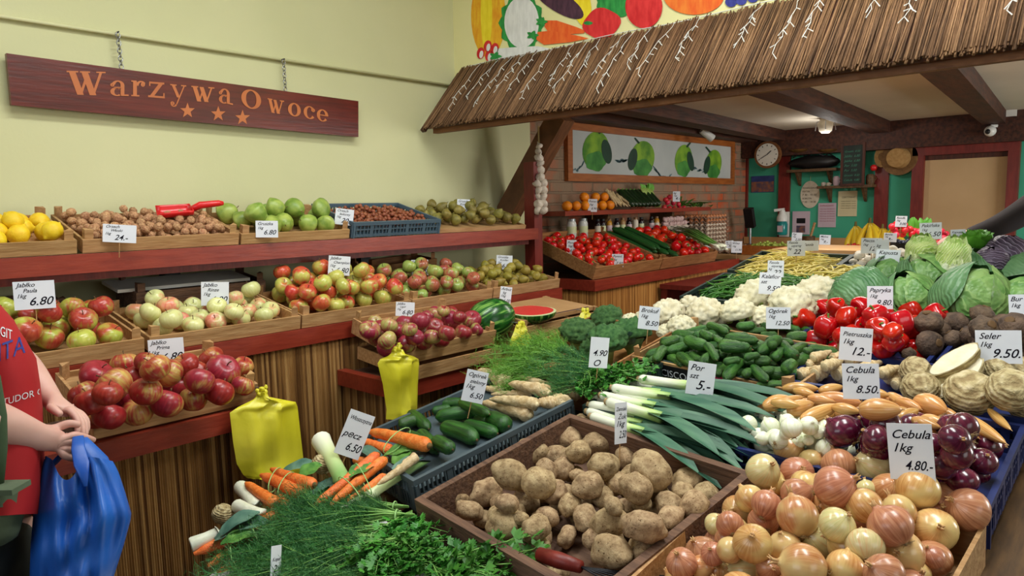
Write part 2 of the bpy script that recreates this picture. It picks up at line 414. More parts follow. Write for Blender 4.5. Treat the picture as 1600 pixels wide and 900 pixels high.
MB().beam(ct(-2.95, 0)+o+Vector((0, 0, -.02)), ct(-2.95, 1)+o+Vector((0, 0, -.02)), .03, .02).obj('gable_board', 'dark_timber', T)
tag(MB().box((-0.85, 2.93, 2.034), (4.2, 0.15, 0.04)).obj('header_beam', 'fascia_wood'), 'brown header beam under the mural wall behind the thatch', 'beam')
# icicle lights
T = thing('string_lights', 'white wired icicle lights hanging over the thatch', 'string lights', (-1.0, 2.8, 2.3)); o = -Vector(T.location)
tips = [(700, 170, 0.0), (728, 150, 0), (742, 160, 0), (775, 140, 0), (795, 138, 0), (815, 152, 0), (857, 132, 0), (865, 142, 0), (902, 116, 0), (930, 110, 0), (932, 138, 0), (980, 100, 0), (997, 116, 0), (1055, 90, 0), (1152, 66, 0), (1207, 83, 0), (1255, 56, 0), (1362, 14, 0), (1413, 26, 0), (1573, 16, 0)]
CP = Plane(ct(0, 0)+Vector((0, -0.022, .02)), (0, -0.335, 0.29))
wire = MB(); rr = random.Random(3)
for (x, y, _) in tips:
    b = CP.at(x, y); a = Vector((b.x+.02+rr.uniform(-.02, .05), 2.822, 2.325)); pts = []
    for i in range(9):
        t = i/8; p = a.lerp(b, t)+Vector((rr.uniform(-.012, .012), -0.004, .004)) if 0 < i < 8 else a.lerp(b, t); pts.append(p)
    bulbs = MB(); bulbs.tube([p+o for p in pts], 0.0012, 5)
    for p in pts[2:]:
        for s in range(1 if rr.random() < .6 else 2):
            d = Vector((rr.choice((-1, 1))*rr.uniform(.012, .022), rr.uniform(-.004, 0), rr.uniform(-.03, -.005))); bulbs.tube([p+o, p+o+d], [0.0013, 0.0022], 5)
    bulbs.obj('light_strand', 'white_plastic', T)
wire.tube([Vector((x, 2.838, 2.332+.004*math.sin(x*9)))+o for x in [-2.9+i*.1 for i in range(40)]], 0.0022, 5)
wire.obj('wire', 'white_plastic', T)
# ================================================================= reed fronts
def reeds(m, a, b, z0, z1, out, pitch=0.0065):
    a = Vector((*a, 0)); b = Vector((*b, 0)); L = (b-a).length; n = max(2, int(L/pitch)); d = (b-a)/n; out = Vector(out); r2 = random.Random(int(L*1000))
    for i in range(n):
        p = a+d*i; w = r2.uniform(.0022, .0042); zt = z1-r2.uniform(0, .006)
        q = [p, p+d*.5+out*w, p+d]; vs = []
        for z in (z0, zt): vs += [Vector((v.x, v.y, z)) for v in q]
        m.add(vs, [(0, 1, 4, 3), (1, 2, 5, 4)])
    bk = [(a-out*.01), (b-out*.01)]
    m.add([Vector((a.x, a.y, z0)), Vector((b.x, b.y, z0)), Vector((b.x, b.y, z1)), Vector((a.x, a.y, z1)), Vector((bk[0].x, bk[0].y, z0)), Vector((bk[1].x, bk[1].y, z0)), Vector((bk[1].x, bk[1].y, z1)), Vector((bk[0].x, bk[0].y, z1))],
          [(4, 5, 6, 7), (0, 4, 7, 3), (1, 2, 6, 5), (3, 7, 6, 2)])
# fruit stand along the yellow wall
FS = thing('fruit_stand', 'long red painted fruit stand with reed fronts along the yellow wall', 'display stand', (-2.6, 1.4, 0)); o = -Vector((-2.6, 1.4, 0))
def fbox(name, lo, hi, mat, par=FS, off=o, label=None):
    lo = Vector(lo); hi = Vector(hi); return MB().box((lo+hi)/2+off, hi-lo).obj(name, mat, par, label=label)
fbox('top_shelf', (-2.995, -0.6, 1.385), (-2.625, 3.08, 1.405), 'old_wood')
fbox('shelf_edge', (-2.625, -0.6, 1.362), (-2.59, 3.08, 1.425), 'red_paint')
fbox('shelf_batten', (-2.66, -0.6, 1.335), (-2.63, 3.04, 1.3615), 'red_timber')
fbox('middle_shelf', (-2.995, -0.6, 1.085), (-2.385, 2.98, 1.105), 'old_wood')
fbox('middle_edge', (-2.385, -0.6, 1.045), (-2.345, 2.98, 1.108), 'red_paint')
for y in (0.2, 1.15, 2.1): fbox('upright', (-2.99, y, 1.106), (-2.93, y+.06, 1.384), 'black')
m = MB(); reeds(m, (-2.36, -.6), (-2.36, 2.96), 0.0, 1.045, (1, 0, 0)); m.v = [tuple(Vector(v)+o) for v in m.v]; m.obj('reed_front', 'bamboo_y', FS)
for (y0, y1) in ((-.6, 1.04), (1.57, 2.96)):
    zt_ = 0.965 if y1 < 2 else 0.922
    fbox('low_shelf', (-2.355, y0, zt_-.045), (-2.02, y1, zt_-.015), 'old_wood'); fbox('low_edge', (-2.02, y0, zt_-.06), (-1.98, y1, zt_), 'red_paint')
    for ye in ([y1] if y1 < 2 else [y0]): fbox('low_edge', (-2.355, ye-.02, zt_-.06), (-2.0201, ye+.02, zt_), 'red_paint')
    m = MB(); reeds(m, (-2.03, y0), (-2.03, y1), 0, zt_-.06, (1, 0, 0)); m.v = [tuple(Vector(v)+o) for v in m.v]; m.obj('reed_front', 'bamboo_y', FS)
    m = MB(); ye = y1 if y1 < 2 else y0; reeds(m, (-2.35, ye), (-2.04, ye), 0, zt_-.06, (0, 1 if y1 < 2 else -1, 0)); m.v = [tuple(Vector(v)+o) for v in m.v]; m.obj('reed_side', 'bamboo_x', FS)
# posts and brace at the opening
tag(MB().box((-2.66, 3.12, 0.90), (0.075, 0.07, 1.80)).obj('red_post', 'red_timber'), 'dark red upright post at the right end of the fruit stand', 'post')
b = MB(); b.beam((-2.985, 3.225, 1.47), (-2.52, 3.225, 2.06), 0.10, 0.125, up=(-.6, 0, .5)); tag(b.obj('timber_brace', 'brace_wood'), 'diagonal dark timber brace between yellow wall and canopy', 'brace')
tag(MB().box((-2.55, 3.225, 2.13), (0.8, 0.10, 0.12)).obj('lintel_beam', 'brace_wood'), 'dark lintel beam on top of the diagonal brace', 'beam')
# ================================================================= tomato counter by the brick wall
TC = thing('produce_counter', 'red edged reed fronted counter below the brick wall', 'counter', (-2.6, 4.2, 0)); o = -Vector((-2.6, 4.2, 0))
fbox('counter_top', (-3.04, 3.36, 1.06), (-2.39, 5.2, 1.085), 'old_wood', TC, o)
fbox('counter_edge', (-2.39, 3.29, 1.055), (-2.35, 5.2, 1.115), 'red_paint', TC, o)
fbox('counter_edge', (-2.62, 3.29, 1.055), (-2.3901, 3.33, 1.115), 'red_paint', TC, o)
m = MB(); reeds(m, (-2.37, 3.32), (-2.37, 5.2), 0, 1.055, (1, 0, 0)); m.v = [tuple(Vector(v)+o) for v in m.v]; m.obj('reed_front', 'bamboo_gold', TC)
m = MB(); reeds(m, (-2.62, 3.32), (-2.38, 3.32), 0, 1.055, (0, -1, 0)); m.v = [tuple(Vector(v)+o) for v in m.v]; m.obj('reed_side', 'bamboo_gold_x', TC)
# rear counter towards the green wall
RC = thing('rear_counter', 'long pale wooden counter in front of the green wall', 'counter', (-1.5, 5.9, 0)); o = -Vector((-1.5, 5.9, 0))
fbox('counter_top', (-3.04, 5.23, 1.10), (-0.2, 6.84, 1.135), 'counter_wood', RC, o)
fbox('counter_front', (-2.34, 5.24, 0), (-0.22, 5.28, 1.10), 'red_timber', RC, o)
fbox('backsplash', (-3.04, 6.822, 1.136), (-1.6, 6.84, 1.20), 'counter_wood', RC, o)
RS = thing('side_ledge', 'low red ledge with clear tray between counter and stall', 'ledge', (-2.1, 4.6, 1.0)); o = -Vector((-2.1, 4.6, 1.0))
fbox('ledge_top', (-2.345, 4.0, 1.0), (-1.95, 5.2, 1.03), 'red_timber', RS, o)
fbox('ledge_front', (-2.345, 4.02, 0), (-2.30, 5.2, 1.0), 'red_timber', RS, o)
t = NT('clear_plastic'); t.col((1, 1, 1, 1)); MATS['clear_plastic'] = t.done(0.05, 0.5, trans=1.0)
# ================================================================= sales stall
ST = thing('sales_stall', 'big sloping wooden vegetable stall filling the shop middle', 'stall', (-0.8, 2.0, 0)); o = -Vector((-0.8, 2.0, 0))
SB = 0.125                                             # stall board lies this far below rim level
def sz(y): return 0.85+SL*(y-1.07)-SB
m = MB()
def slab(m, pts, th):
    top = [Vector((x, y, sz(y)))+o for x, y in pts]; m.poly(top, (0, 0, -th))
slab(m, [(-1.42, 0.45), (-0.12, 0.42), (-0.12, 3.75), (-1.52, 3.75)], .03); m.obj('stall_board', 'table_wood', ST)
m = MB(); slab(m, [(-1.56, 0.45), (-1.425, 0.45), (-1.52, 2.5), (-1.76, 2.5), (-1.76, 1.1)], .03); m.obj('side_board', 'table_wood', ST)
for nm, pts in (('right_panel', [(-0.13, 0.5), (-0.13, 3.7)]), ('left_panel', [(-1.5, 0.5), (-1.5, 3.7)])):
    (x0, y0), (x1, y1) = pts; m = MB(); N = 22
    for i in range(N):
        ya = y0+(y1-y0)*i/N; yb = y0+(y1-y0)*(i+1)/N-.004
        vs = [Vector((x0, ya, 0)), Vector((x0, yb, 0)), Vector((x0, yb, sz(yb)-.031)), Vector((x0, ya, sz(ya)-.031))]
        m.poly([v+o for v in vs], (-.02, 0, 0))
    m.obj(nm, 'table_wood', ST)
m = MB(); m.box(Vector((-0.8, 0.48, sz(.48)/2-.02))+o, (1.3, .02, sz(.48)-.04)); m.obj('front_panel', 'table_wood', ST)
m = MB(); m.poly([Vector((-0.075, 0.42, sz(.42)+.02))+o, Vector((-0.075, 3.7, sz(3.7)+.02))+o, Vector((-0.075, 3.7, sz(3.7)-.06))+o, Vector((-0.075, 0.42, sz(.42)-.06))+o], (-.04, 0, 0)); m.obj('edge_board', 'table_wood', ST)
# white sheet under the herbs
m = MB(); pts = [(-1.56, .47), (-.74, .47), (-.74, .965), (-1.30, 1.03), (-1.375, 1.045), (-1.74, 1.10)]
m.poly([Vector((x, y, sz(y)+.035)) for x, y in pts], (0, 0, -.033))
tag(m.obj('white_sheet', 'white_board'), 'white board under the dill and parsley at the stall front', 'board')
# ================================================================= produce materials (unit sized things: radius 1)
def apple_mat(name, red, red2, grn, grn2, cover, rough=0.30):
    t = NT(name); a, x = t.angle(); c = t.n.new('ShaderNodeCombineXYZ')
    t.l(t.math('MULTIPLY', t.math('COSINE', a), 4.5), c.inputs[0]); t.l(t.math('MULTIPLY', t.math('SINE', a), 4.5), c.inputs[1]); t.l(t.math('MULTIPLY', x.outputs[2], 1.0), c.inputs[2])
    st = t.noise(1.3, c.outputs[0], detail=4)
    rc = t.ramp(st, [(0.3, srgb(*red)), (0.7, srgb(*red2))]); gc = t.ramp(st, [(0.3, srgb(*grn)), (0.7, srgb(*grn2))])
    p = t.noise(0.75, None, detail=3, dist=0.3); p = t.math('ADD', p, t.math('MULTIPLY', t.math('SUBTRACT', st, 0.5), 0.35))
    r2 = t.math('FRACT', t.math('MULTIPLY', t.oi.outputs['Random'], 7.77)); p = t.math('ADD', p, t.math('MULTIPLY_ADD', r2, 0.34, -0.17+cover))
    f = t.ramp(p, [(0.42, (0, 0, 0, 1)), (0.60, (1, 1, 1, 1))])
    t.col(t.var(t.mix(f, gc, rc), 0.02, 0.18)); MATS[name] = t.done(rough, 0.5, coat=0.15)
apple_mat('apple_prima', (136, 20, 30), (172, 44, 46), (198, 178, 92), (190, 92, 66), 0.15, .36)
apple_mat('apple_paula', (164, 36, 40), (192, 84, 62), (168, 178, 62), (196, 196, 96), -0.01)
apple_mat('apple_pale', (214, 110, 92), (226, 160, 124), (206, 210, 134), (222, 222, 160), -0.10)
apple_mat('apple_champion', (186, 44, 44), (214, 100, 62), (178, 186, 78), (206, 196, 104), 0.0)
apple_mat('apple_cortland', (150, 60, 58), (186, 106, 76), (138, 164, 72), (170, 186, 100), -0.03)
apple_mat('apple_ligol', (128, 22, 42), (160, 50, 66), (166, 180, 90), (180, 112, 92), 0.10, .36)
simple('lemon', (238, 196, 20), (246, 212, 44), scale=2, rough=0.42, bump=0.25, bscale=14, h=0.01, v=0.12)
simple('orange', (236, 130, 10), (246, 150, 20), scale=2, rough=0.42, bump=0.25, bscale=14, h=0.01, v=0.12)
simple('pear_green', (118, 146, 56), (164, 182, 88), scale=1.2, rough=0.4, h=0.02, v=0.2)
simple('pear_russet', (108, 100, 38), (146, 134, 62), scale=1.6, rough=0.55, h=0.03, v=0.3)
simple('pear_olive', (134, 118, 40), (162, 146, 58), scale=1.6, rough=0.5, h=0.03, v=0.25)
simple('walnut', (166, 112, 76), (208, 164, 122), scale=2.5, rough=0.7, bump=0.6, bscale=4, h=0.01, v=0.25)
simple('hazelnut', (124, 62, 38), (160, 90, 58), scale=1.5, rough=0.45, h=0.01, v=0.3)
simple('tomato', (206, 18, 10), (226, 44, 20), scale=1, rough=0.22, coat=0.3, h=0.01, v=0.15)
simple('pepper_red', (176, 8, 10), (206, 20, 14), scale=1, rough=0.2, coat=0.4, h=0.008, v=0.2)
simple('radish', (196, 20, 44), (214, 50, 70), scale=1, rough=0.35, h=0.01, v=0.15)
simple('green_stem', (72, 118, 38), (104, 150, 56), scale=3, rough=0.5)
simple('dry_stem', (96, 70, 40), rough=0.8)
simple('cucumber', (22, 62, 22), (52, 104, 36), scale=1.4, rough=0.35, bump=0.25, bscale=7, h=0.02, v=0.25, stretch=(2, 2, .5))
simple('long_cucumber', (16, 64, 26), (40, 98, 40), scale=2, rough=0.35, bump=0.2, stretch=(4, 4, .5), h=0.01, v=0.2)
simple('gherkin', (26, 70, 24), (70, 118, 44), scale=1.1, rough=0.4, bump=0.5, bscale=6, h=0.02, v=0.35, stretch=(1.5, 1.5, .8))
simple('zucchini', (14, 34, 16), (30, 56, 26), scale=2, rough=0.3, v=0.2)
t = NT('potato'); f = t.noise(2.2, None, detail=6, rough=0.65); c = t.ramp(f, [(0.34, srgb(128, 102, 74)), (0.5, srgb(166, 140, 106)), (0.68, srgb(194, 170, 132))])
f2 = t.noise(9.0, None, detail=2); c = t.mix(t.ramp(f2, [(0.64, (0, 0, 0, 1)), (0.70, (1, 1, 1, 1))]), c, srgb(96, 70, 44)); t.col(t.var(c, 0.015, 0.2)); t.bump(t.noise(7.0, None, detail=5), 0.25, 0.01); MATS['potato'] = t.done(0.8, 0.2)
radial('onion_yellow', [(0.30, srgb(178, 116, 62)), (0.50, srgb(200, 144, 90)), (0.72, srgb(216, 172, 118))], ang=9, zs=.7, nscale=1.0, patch=.6, pstops=(216, 186, 124), rough=0.28, h=0.02, v=0.22, coat=0.3)
radial('onion_brown', [(0.30, srgb(156, 96, 68)), (0.50, srgb(184, 122, 90)), (0.72, srgb(200, 146, 112))], ang=9, zs=.7, nscale=1.0, rough=0.32, h=0.015, v=0.15, coat=0.2)
radial('onion_pale', [(0.30, srgb(190, 178, 116)), (0.50, srgb(208, 196, 144)), (0.72, srgb(206, 166, 108))], ang=9, zs=.7, nscale=1.0, rough=0.28, h=0.02, v=0.15, coat=0.3)
radial('onion_red', [(0.30, srgb(62, 12, 36)), (0.50, srgb(86, 18, 46)), (0.72, srgb(112, 36, 62))], ang=5, zs=.5, nscale=1.0, rough=0.22, h=0.015, v=0.25, coat=0.4)
radial('onion_white', [(0.30, srgb(222, 228, 196)), (0.50, srgb(238, 240, 222)), (0.68, srgb(208, 220, 164))], ang=4, zs=.4, nscale=1.0, rough=0.3, h=0.01, v=0.1)
radial('shallot', [(0.30, srgb(178, 116, 58)), (0.50, srgb(204, 150, 86)), (0.68, srgb(218, 176, 116))], ang=5, zs=.5, nscale=1.0, rough=0.3, h=0.02, v=0.2, coat=0.2)
simple('root_hair', (150, 124, 84), (176, 150, 108), scale=3, rough=0.9)
simple('onion_neck', (176, 132, 84), (200, 160, 110), scale=3, rough=0.7)
simple('beetroot', (70, 54, 44), (110, 88, 70), scale=1.6, rough=0.8, bump=0.5, bscale=5, h=0.01, v=0.25)
t = NT('celeriac'); a, x = t.angle(); rg = t.math('SINE', t.math('MULTIPLY', x.outputs[2], 34.0)); f = t.noise(2.5, None, detail=5)
f = t.math('ADD', f, t.math('MULTIPLY', rg, 0.07)); t.col(t.var(t.ramp(f, [(0.35, srgb(150, 130, 92)), (0.55, srgb(190, 174, 130)), (0.7, srgb(208, 194, 156))]), 0.01, 0.12)); t.bump(f, 0.7, 0.02); MATS['celeriac'] = t.done(0.75, 0.2)
simple('celeriac_flesh', (222, 212, 180), (234, 226, 200), scale=2, rough=0.6, bump=0.2, bscale=9)
simple('parsnip', (190, 160, 112), (226, 204, 162), scale=2, rough=0.7, bump=0.35, bscale=8, h=0.01, v=0.12, stretch=(1, 1, 3))
simple('parsnip_cut', (206, 184, 138), (226, 210, 170), scale=4, rough=0.7)
simple('carrot', (226, 104, 34), (240, 138, 66), scale=1.6, rough=0.45, bump=0.35, bscale=5, h=0.01, v=0.15, stretch=(.6, .6, 5))
simple('carrot_crown', (70, 74, 34), (120, 84, 44), scale=3, rough=0.8)
simple('cauliflower', (214, 204, 166), (234, 228, 200), scale=3, rough=0.75, bump=0.35, bscale=26, h=0.01, v=0.08)
simple('broccoli', (48, 92, 44), (84, 128, 66), scale=5, rough=0.8, bump=0.7, bscale=38, h=0.02, v=0.15)
simple('broccoli_stem', (112, 148, 84), (136, 168, 104), scale=4, rough=0.6)
simple('leaf_bluegreen', (54, 96, 84), (98, 136, 118), scale=3, rough=0.5, v=0.2)
simple('leaf_mid', (60, 112, 44), (104, 150, 66), scale=4, rough=0.5, v=0.2, h=0.02)
simple('leaf_light', (128, 166, 66), (176, 200, 106), scale=4, rough=0.5, v=0.15)
simple('leaf_bright', (70, 140, 34), (110, 176, 56), scale=4, rough=0.45, v=0.15)
simple('parsley', (38, 104, 30), (72, 140, 44), scale=30, rough=0.5, h=0.02, v=0.2)
simple('dill', (30, 92, 40), (62, 128, 58), scale=20, rough=0.55, h=0.02, v=0.2)
simple('dill_light', (76, 136, 36), (116, 170, 54), scale=20, rough=0.55, v=0.2)
simple('herb_stem', (96, 150, 62), (140, 186, 96), scale=20, rough=0.5)
def veined(name, c0, c1, vein, k=5.0):
    t = NT(name); a, x = t.angle(); f = t.noise(1.4, None, detail=4)
    c = t.ramp(f, [(0.35, srgb(*c0)), (0.65, srgb(*c1))])
    w = t.n.new('ShaderNodeTexWave'); w.wave_type = 'BANDS'; w.bands_direction = 'DIAGONAL'; w.inputs['Scale'].default_value = k; w.inputs['Distortion'].default_value = 6; w.inputs['Detail'].default_value = 2; t.l(t.tc.outputs['Object'], w.inputs['Vector'])
    c = t.mix(t.ramp(w.outputs['Fac'], [(0.90, (0, 0, 0, 1)), (0.99, (1, 1, 1, 1))]), c, srgb(*vein))
    t.col(t.var(c, 0.015, 0.15)); t.bump(w.outputs['Fac'], 0.25, 0.02); MATS[name] = t.done(0.42, 0.4)
veined('cabbage_leaf', (88, 134, 66), (134, 168, 98), (134, 170, 100), 2.6)
veined('cabbage_outer', (66, 112, 66), (104, 144, 98), (92, 136, 88), 3.0)
veined('savoy_leaf', (150, 184, 82), (198, 214, 128), (232, 238, 196), 3.0)
veined('red_cabbage', (52, 40, 58), (88, 72, 92), (150, 136, 160), 2.2)
simple('leek_white', (222, 226, 200), (236, 238, 220), scale=3, rough=0.4, v=0.06)
t = NT('leek_shaft'); x = t.n.new('ShaderNodeSeparateXYZ'); t.l(t.tc.outputs['Object'], x.inputs[0]); f = t.math('ADD', t.math('MULTIPLY', x.outputs[2], 3.0), t.math('MULTIPLY', t.noise(8.0, t.mapping((12, 12, .6))), 0.35))
t.col(t.ramp(f, [(0.45, srgb(234, 238, 218)), (0.72, srgb(176, 206, 118)), (1.0, srgb(88, 138, 74))])); MATS['leek_shaft'] = t.done(0.4, 0.4)
simple('leek_green', (44, 92, 72), (84, 126, 98), scale=5, rough=0.5, v=0.25, stretch=(8, 8, .6))
simple('green_bean', (52, 108, 30), (88, 144, 48), scale=3, rough=0.45, h=0.02, v=0.25)
simple('yellow_bean', (228, 208, 100), (242, 228, 136), scale=3, rough=0.45, h=0.02, v=0.15)
simple('mushroom', (236, 226, 208), (244, 238, 226), scale=1, rough=0.7, v=0.08)
radial('watermelon', [(0.42, srgb(20, 66, 24)), (0.52, srgb(38, 104, 36)), (0.60, srgb(120, 168, 78))], ang=2.6, zs=.5, nscale=1.2, dist=1.2, rough=0.25, v=0.0, h=0)
simple('melon_flesh', (206, 44, 46), (222, 66, 62), scale=12, rough=0.35)
simple('melon_rind', (214, 222, 176), (196, 212, 150), scale=9, rough=0.5)
simple('banana', (226, 186, 30), (236, 204, 54), scale=1, rough=0.45, v=0.1)
simple('banana_tip', (120, 110, 40), (84, 70, 30), scale=4, rough=0.6)
simple('garlic', (196, 182, 166), (220, 208, 194), scale=2, rough=0.6, v=0.1)
simple('garlic_pink', (190, 150, 150), (214, 186, 180), scale=2, rough=0.6, v=0.15)
simple('egg_tray', (150, 122, 104), (172, 144, 124), scale=8, rough=0.9, v=0.1)
simple('egg', (206, 130, 84), (216, 146, 100), scale=1, rough=0.5, v=0.1)
simple('egg_white', (222, 200, 176), (232, 214, 192), scale=1, rough=0.5, v=0.1)
simple('grape', (150, 168, 60), (176, 190, 86), scale=1, rough=0.3, v=0.2)
simple('blueberry', (30, 30, 48), (46, 48, 70), scale=1, rough=0.5, v=0.2)
simple('strawberry', (190, 16, 24), (206, 34, 34), scale=4, rough=0.35, v=0.15)
simple('rubber', (150, 196, 120), rough=0.5)
simple('string', (206, 186, 140), rough=0.8)
# ================================================================= meshes
def fruit(n=18, m=12, top=.26, bot=.12, squash=.90, taper=.07, lob=0.0, lobn=5, seed=0):
    pr = []
    for i in range(m+1):
        th = math.pi*(0.02+0.96*i/m); r = math.sin(th)*(1-taper*math.cos(th)); z = -math.cos(th)*squash
        z -= top*math.exp(-(r/.30)**2) if th > math.pi/2 else -bot*math.exp(-(r/.25)**2)
        pr.append((r, z))
    f = (lambda r, z, a: (r*(1+lob*math.cos(lobn*a+seed)+.03*math.sin(2*a+seed*3)), z+.03*math.sin(a+seed)))
    return MB().lathe(pr, n, f)
stem_m = MB().tube([(0, 0, .55), (.03, .02, .85), (.10, .03, 1.02)], [.035, .03, .05], 6).mesh('stem', 'dry_stem', True)
def apples(mat):
    return [proto('apple', [(None, fruit(squash=.86+.03*s, lob=.02, seed=s).mesh('apple', mat, True)), ('stem', stem_m)]) for s in range(2)]
P = {}
for k in ('prima', 'paula', 'pale', 'champion', 'cortland', 'ligol'): P[k] = apples('apple_'+k)
def lemon_m(): 
    pr = [(.02, -1.28), (.12, -1.22), (.22, -1.08)]+[(math.sin(math.pi*t), -math.cos(math.pi*t)*1.06) for t in [.12+.76*i/9 for i in range(10)]]+[(.20, 1.12), (.12, 1.24), (.02, 1.28)]
    return MB().lathe(pr, 16)
P['lemon'] = [proto('lemon', [(None, lemon_m().mesh('lemon', 'lemon', True))])]
P['orange'] = [proto('orange', [(None, fruit(top=.05, bot=.02, squash=.97, taper=0).mesh('orange', 'orange', True)), ('stem', MB().tube([(0, 0, .86), (0, 0, .95)], [.08, .06], 6).mesh('stem', 'green_stem'))])]
def pear(mat, wide):
    pr = []
    for i in range(14):
        t = i/13; z = -1+2.15*t; r = math.sin(math.pi*min(1, t*1.55+.02)**.9) if t < .35 else (.97*math.cos((t-.35)/.65*math.pi/2)**(.55 if wide else .85))
        pr.append((max(r*wide if wide else r*.86, .03), z*.95))
    return MB().lathe(pr, 14, lambda r, z, a: (r*(1+.03*math.sin(2*a)), z))
P['pear_green'] = [proto('pear', [(None, pear('', 1.08).mesh('pear', 'pear_green', True)), ('stem', MB().tube([(0, 0, .95), (.04, 0, 1.2), (.12, .02, 1.35)], .04, 5).mesh('stem', 'dry_stem'))])]
P['pear_russet'] = [proto('pear', [(None, pear('', 0).mesh('pear', 'pear_russet', True)), ('stem', MB().tube([(0, 0, .95), (.04, 0, 1.2), (.12, .02, 1.35)], .04, 5).mesh('stem', 'dry_stem'))])]
P['pear_olive'] = [proto('pear', [(None, pear('', 0).mesh('pear', 'pear_olive', True))])]
P['walnut'] = [proto('walnut', [(None, MB().blob((0, 0, 0), 1, 12, 8, .18, 3.5, s, (1, .9, .95)).mesh('walnut', 'walnut', True))]) for s in range(3)]
P['hazelnut'] = [proto('hazelnut', [(None, MB().blob((0, 0, 0), 1, 8, 6, .06, 2, s, (1, 1, 1.1)).mesh('hazelnut', 'hazelnut', True))]) for s in range(2)]
cal = MB()
for k in range(5):
    a = k*1.257; cal.leaf((0, 0, .82), (math.cos(a), math.sin(a), .15), (0, 0, 1), .5, .16, curl=.7, n=3)
cal.tube([(0, 0, .78), (.02, 0, 1.0)], [.05, .04], 5)
cal_m = cal.mesh('calyx', 'green_stem')
P['tomato'] = [proto('tomato', [(None, fruit(top=.12, bot=.04, squash=.86, taper=.0, lob=.025*s, seed=s).mesh('tomato', 'tomato', True)), ('calyx', cal_m)]) for s in range(2)]
def pepper(s):
    pr = []
    for i in range(15):
        t = i/14; th = math.pi*(.03+.94*t); r = math.sin(th)**.62*(.80+.20*t); z = -math.cos(th)*1.0
        z -= .30*math.exp(-(r/.35)**2) if t > .5 else -.15*math.exp(-(r/.3)**2); pr.append((r, z))
    return MB().lathe(pr, 28, lambda r, z, a: (r*(1+.085*math.cos((3+s % 2)*a+s)+.02*math.sin(2*a+s)), z+.04*math.cos(3*a+s)*r))
pst = MB().tube([(0, 0, .55), (.02, 0, .80), (.10, .04, 1.05), (.16, .05, 1.12)], [.22, .09, .08, .11], 8).mesh('stem', 'green_stem', True)
P['pepper'] = [proto('bell_pepper', [(None, pepper(s).mesh('bell_pepper', 'pepper_red', True)), ('stem', pst)]) for s in range(3)]
P['radish'] = [proto('radish', [(None, fruit(top=.05, bot=-.25, squash=.95, taper=0).mesh('radish', 'radish', True)), ('stem', MB().tube([(0, 0, .8), (0, .1, 1.3)], .12, 5).mesh('stem', 'green_stem'))])]
P['potato'] = [proto('potato', [(None, MB().blob((0, 0, 0), 1, 20, 14, .22, 1.5, s*5+1, ((1, .76, .72), (1, .84, .78), (1, .68, .66), (1, .92, .86))[s % 4]).mesh('potato', 'potato', True))]) for s in range(8)]
def onion(mat, s, neck=1.0, sq=.92, name='onion', nk='onion_neck'):
    pr = []
    for i in range(15):
        th = math.pi*(.02+.90*i/14); r = math.sin(th); z = -math.cos(th)*sq; pr.append((r, z))
    r0, z0 = pr[-1]; pr += [(r0*.72, z0+.07), (r0*.5, z0+.16)]
    b = MB().lathe(pr, 24, lambda r, z, a: (r*(1+.02*math.sin(3*a+s)), z+.02*math.sin(a*2+s)))
    nb = MB(); rr = random.Random(s)
    for k in range(4): a = k*1.6; nb.tube([(math.cos(a)*.05, math.sin(a)*.05, z0+.05), (math.cos(a)*.08, math.sin(a)*.08, z0+.22*neck+.05), (math.cos(a+.5)*.18*neck, math.sin(a)*.15*neck, z0+.40*neck)], [.11, .07, .015], 5)
    rt = MB()
    for k in range(22):
        a = rr.uniform(0, 6.28); q = rr.uniform(.16, .48); rt.tube([(math.cos(a)*.06, math.sin(a)*.06, -sq+.03), (math.cos(a)*q*.7, math.sin(a)*q*.7, -sq-.06), (math.cos(a+.4)*q, math.sin(a+.4)*q, -sq-rr.uniform(.06, .16))], [.018, .015, .007], 3)
    rt.blob((0, 0, -sq+.03), .19, 8, 5, .2, 3, s, (1, 1, .45))
    return proto(name, [(None, b.mesh('onion', mat, True)), ('neck', nb.mesh('neck', nk, True)), ('root_tuft', rt.mesh('root_tuft', 'root_hair', True))])
P['onion_yellow'] = [onion('onion_yellow', s, .6+.4*s, .90+.05*s) for s in range(3)]
P['onion_brown'] = [onion('onion_brown', s, 1.0, .88+.05*s) for s in range(2)]
P['onion_pale'] = [onion('onion_pale', s, .8, .90+.04*s) for s in range(2)]
P['onion_red'] = [onion('onion_red', s, .7, .85+.05*s, 'red_onion') for s in range(2)]
P['onion_white'] = [onion('onion_white', s, .5, .95, 'white_onion', 'onion_white') for s in range(2)]
def longbody(prof, bend, n=14, m=14, amp=0.0, fr=3, seed=0, lob=0, lobn=3):
    # unit: radius 1, z from -1..1; prof(t)->radius
    b = MB(); vs = []; fs = []
    for i in range(m+1):
        t = i/m; z = -1+2*t; r = prof(t); ox = bend*(1-(2*t-1)**2)
        for k in range(n):
            a = 2*math.pi*k/n; rr = r*(1+lob*math.cos(lobn*a)); q = Vector((rr*math.cos(a), rr*math.sin(a), z*3))
            rr *= 1+amp*noise.noise(q*fr*.4+Vector((seed*3, 0, 0))); vs.append((ox+rr*math.cos(a), rr*math.sin(a), z))
    for i in range(m):
        for k in range(n): a = i*n+k; c = i*n+(k+1) % n; fs.append((a, c, c+n, a+n))
    fs.append(tuple(range(n-1, -1, -1))); fs.append(tuple(m*n+k for k in range(n)))
    return b.add(vs, fs)
cp = lambda t, e=.10: min(1, math.sqrt(max(0.0, 1-(1-min(t, 1-t)/e)**2))) if min(t, 1-t) < e else 1.0
P['cucumber'] = [proto('cucumber', [(None, longbody(lambda t: max(.12, cp(t, .22)*(.92+.08*math.sin(t*3))), .15*s, amp=.06, seed=s).mesh('cucumber', 'cucumber', True)), ('stem_end', MB().tube([(0, 0, .97), (0, 0, 1.04)], [.16, .12], 6).mesh('stem_end', 'dry_stem'))]) for s in range(3)]
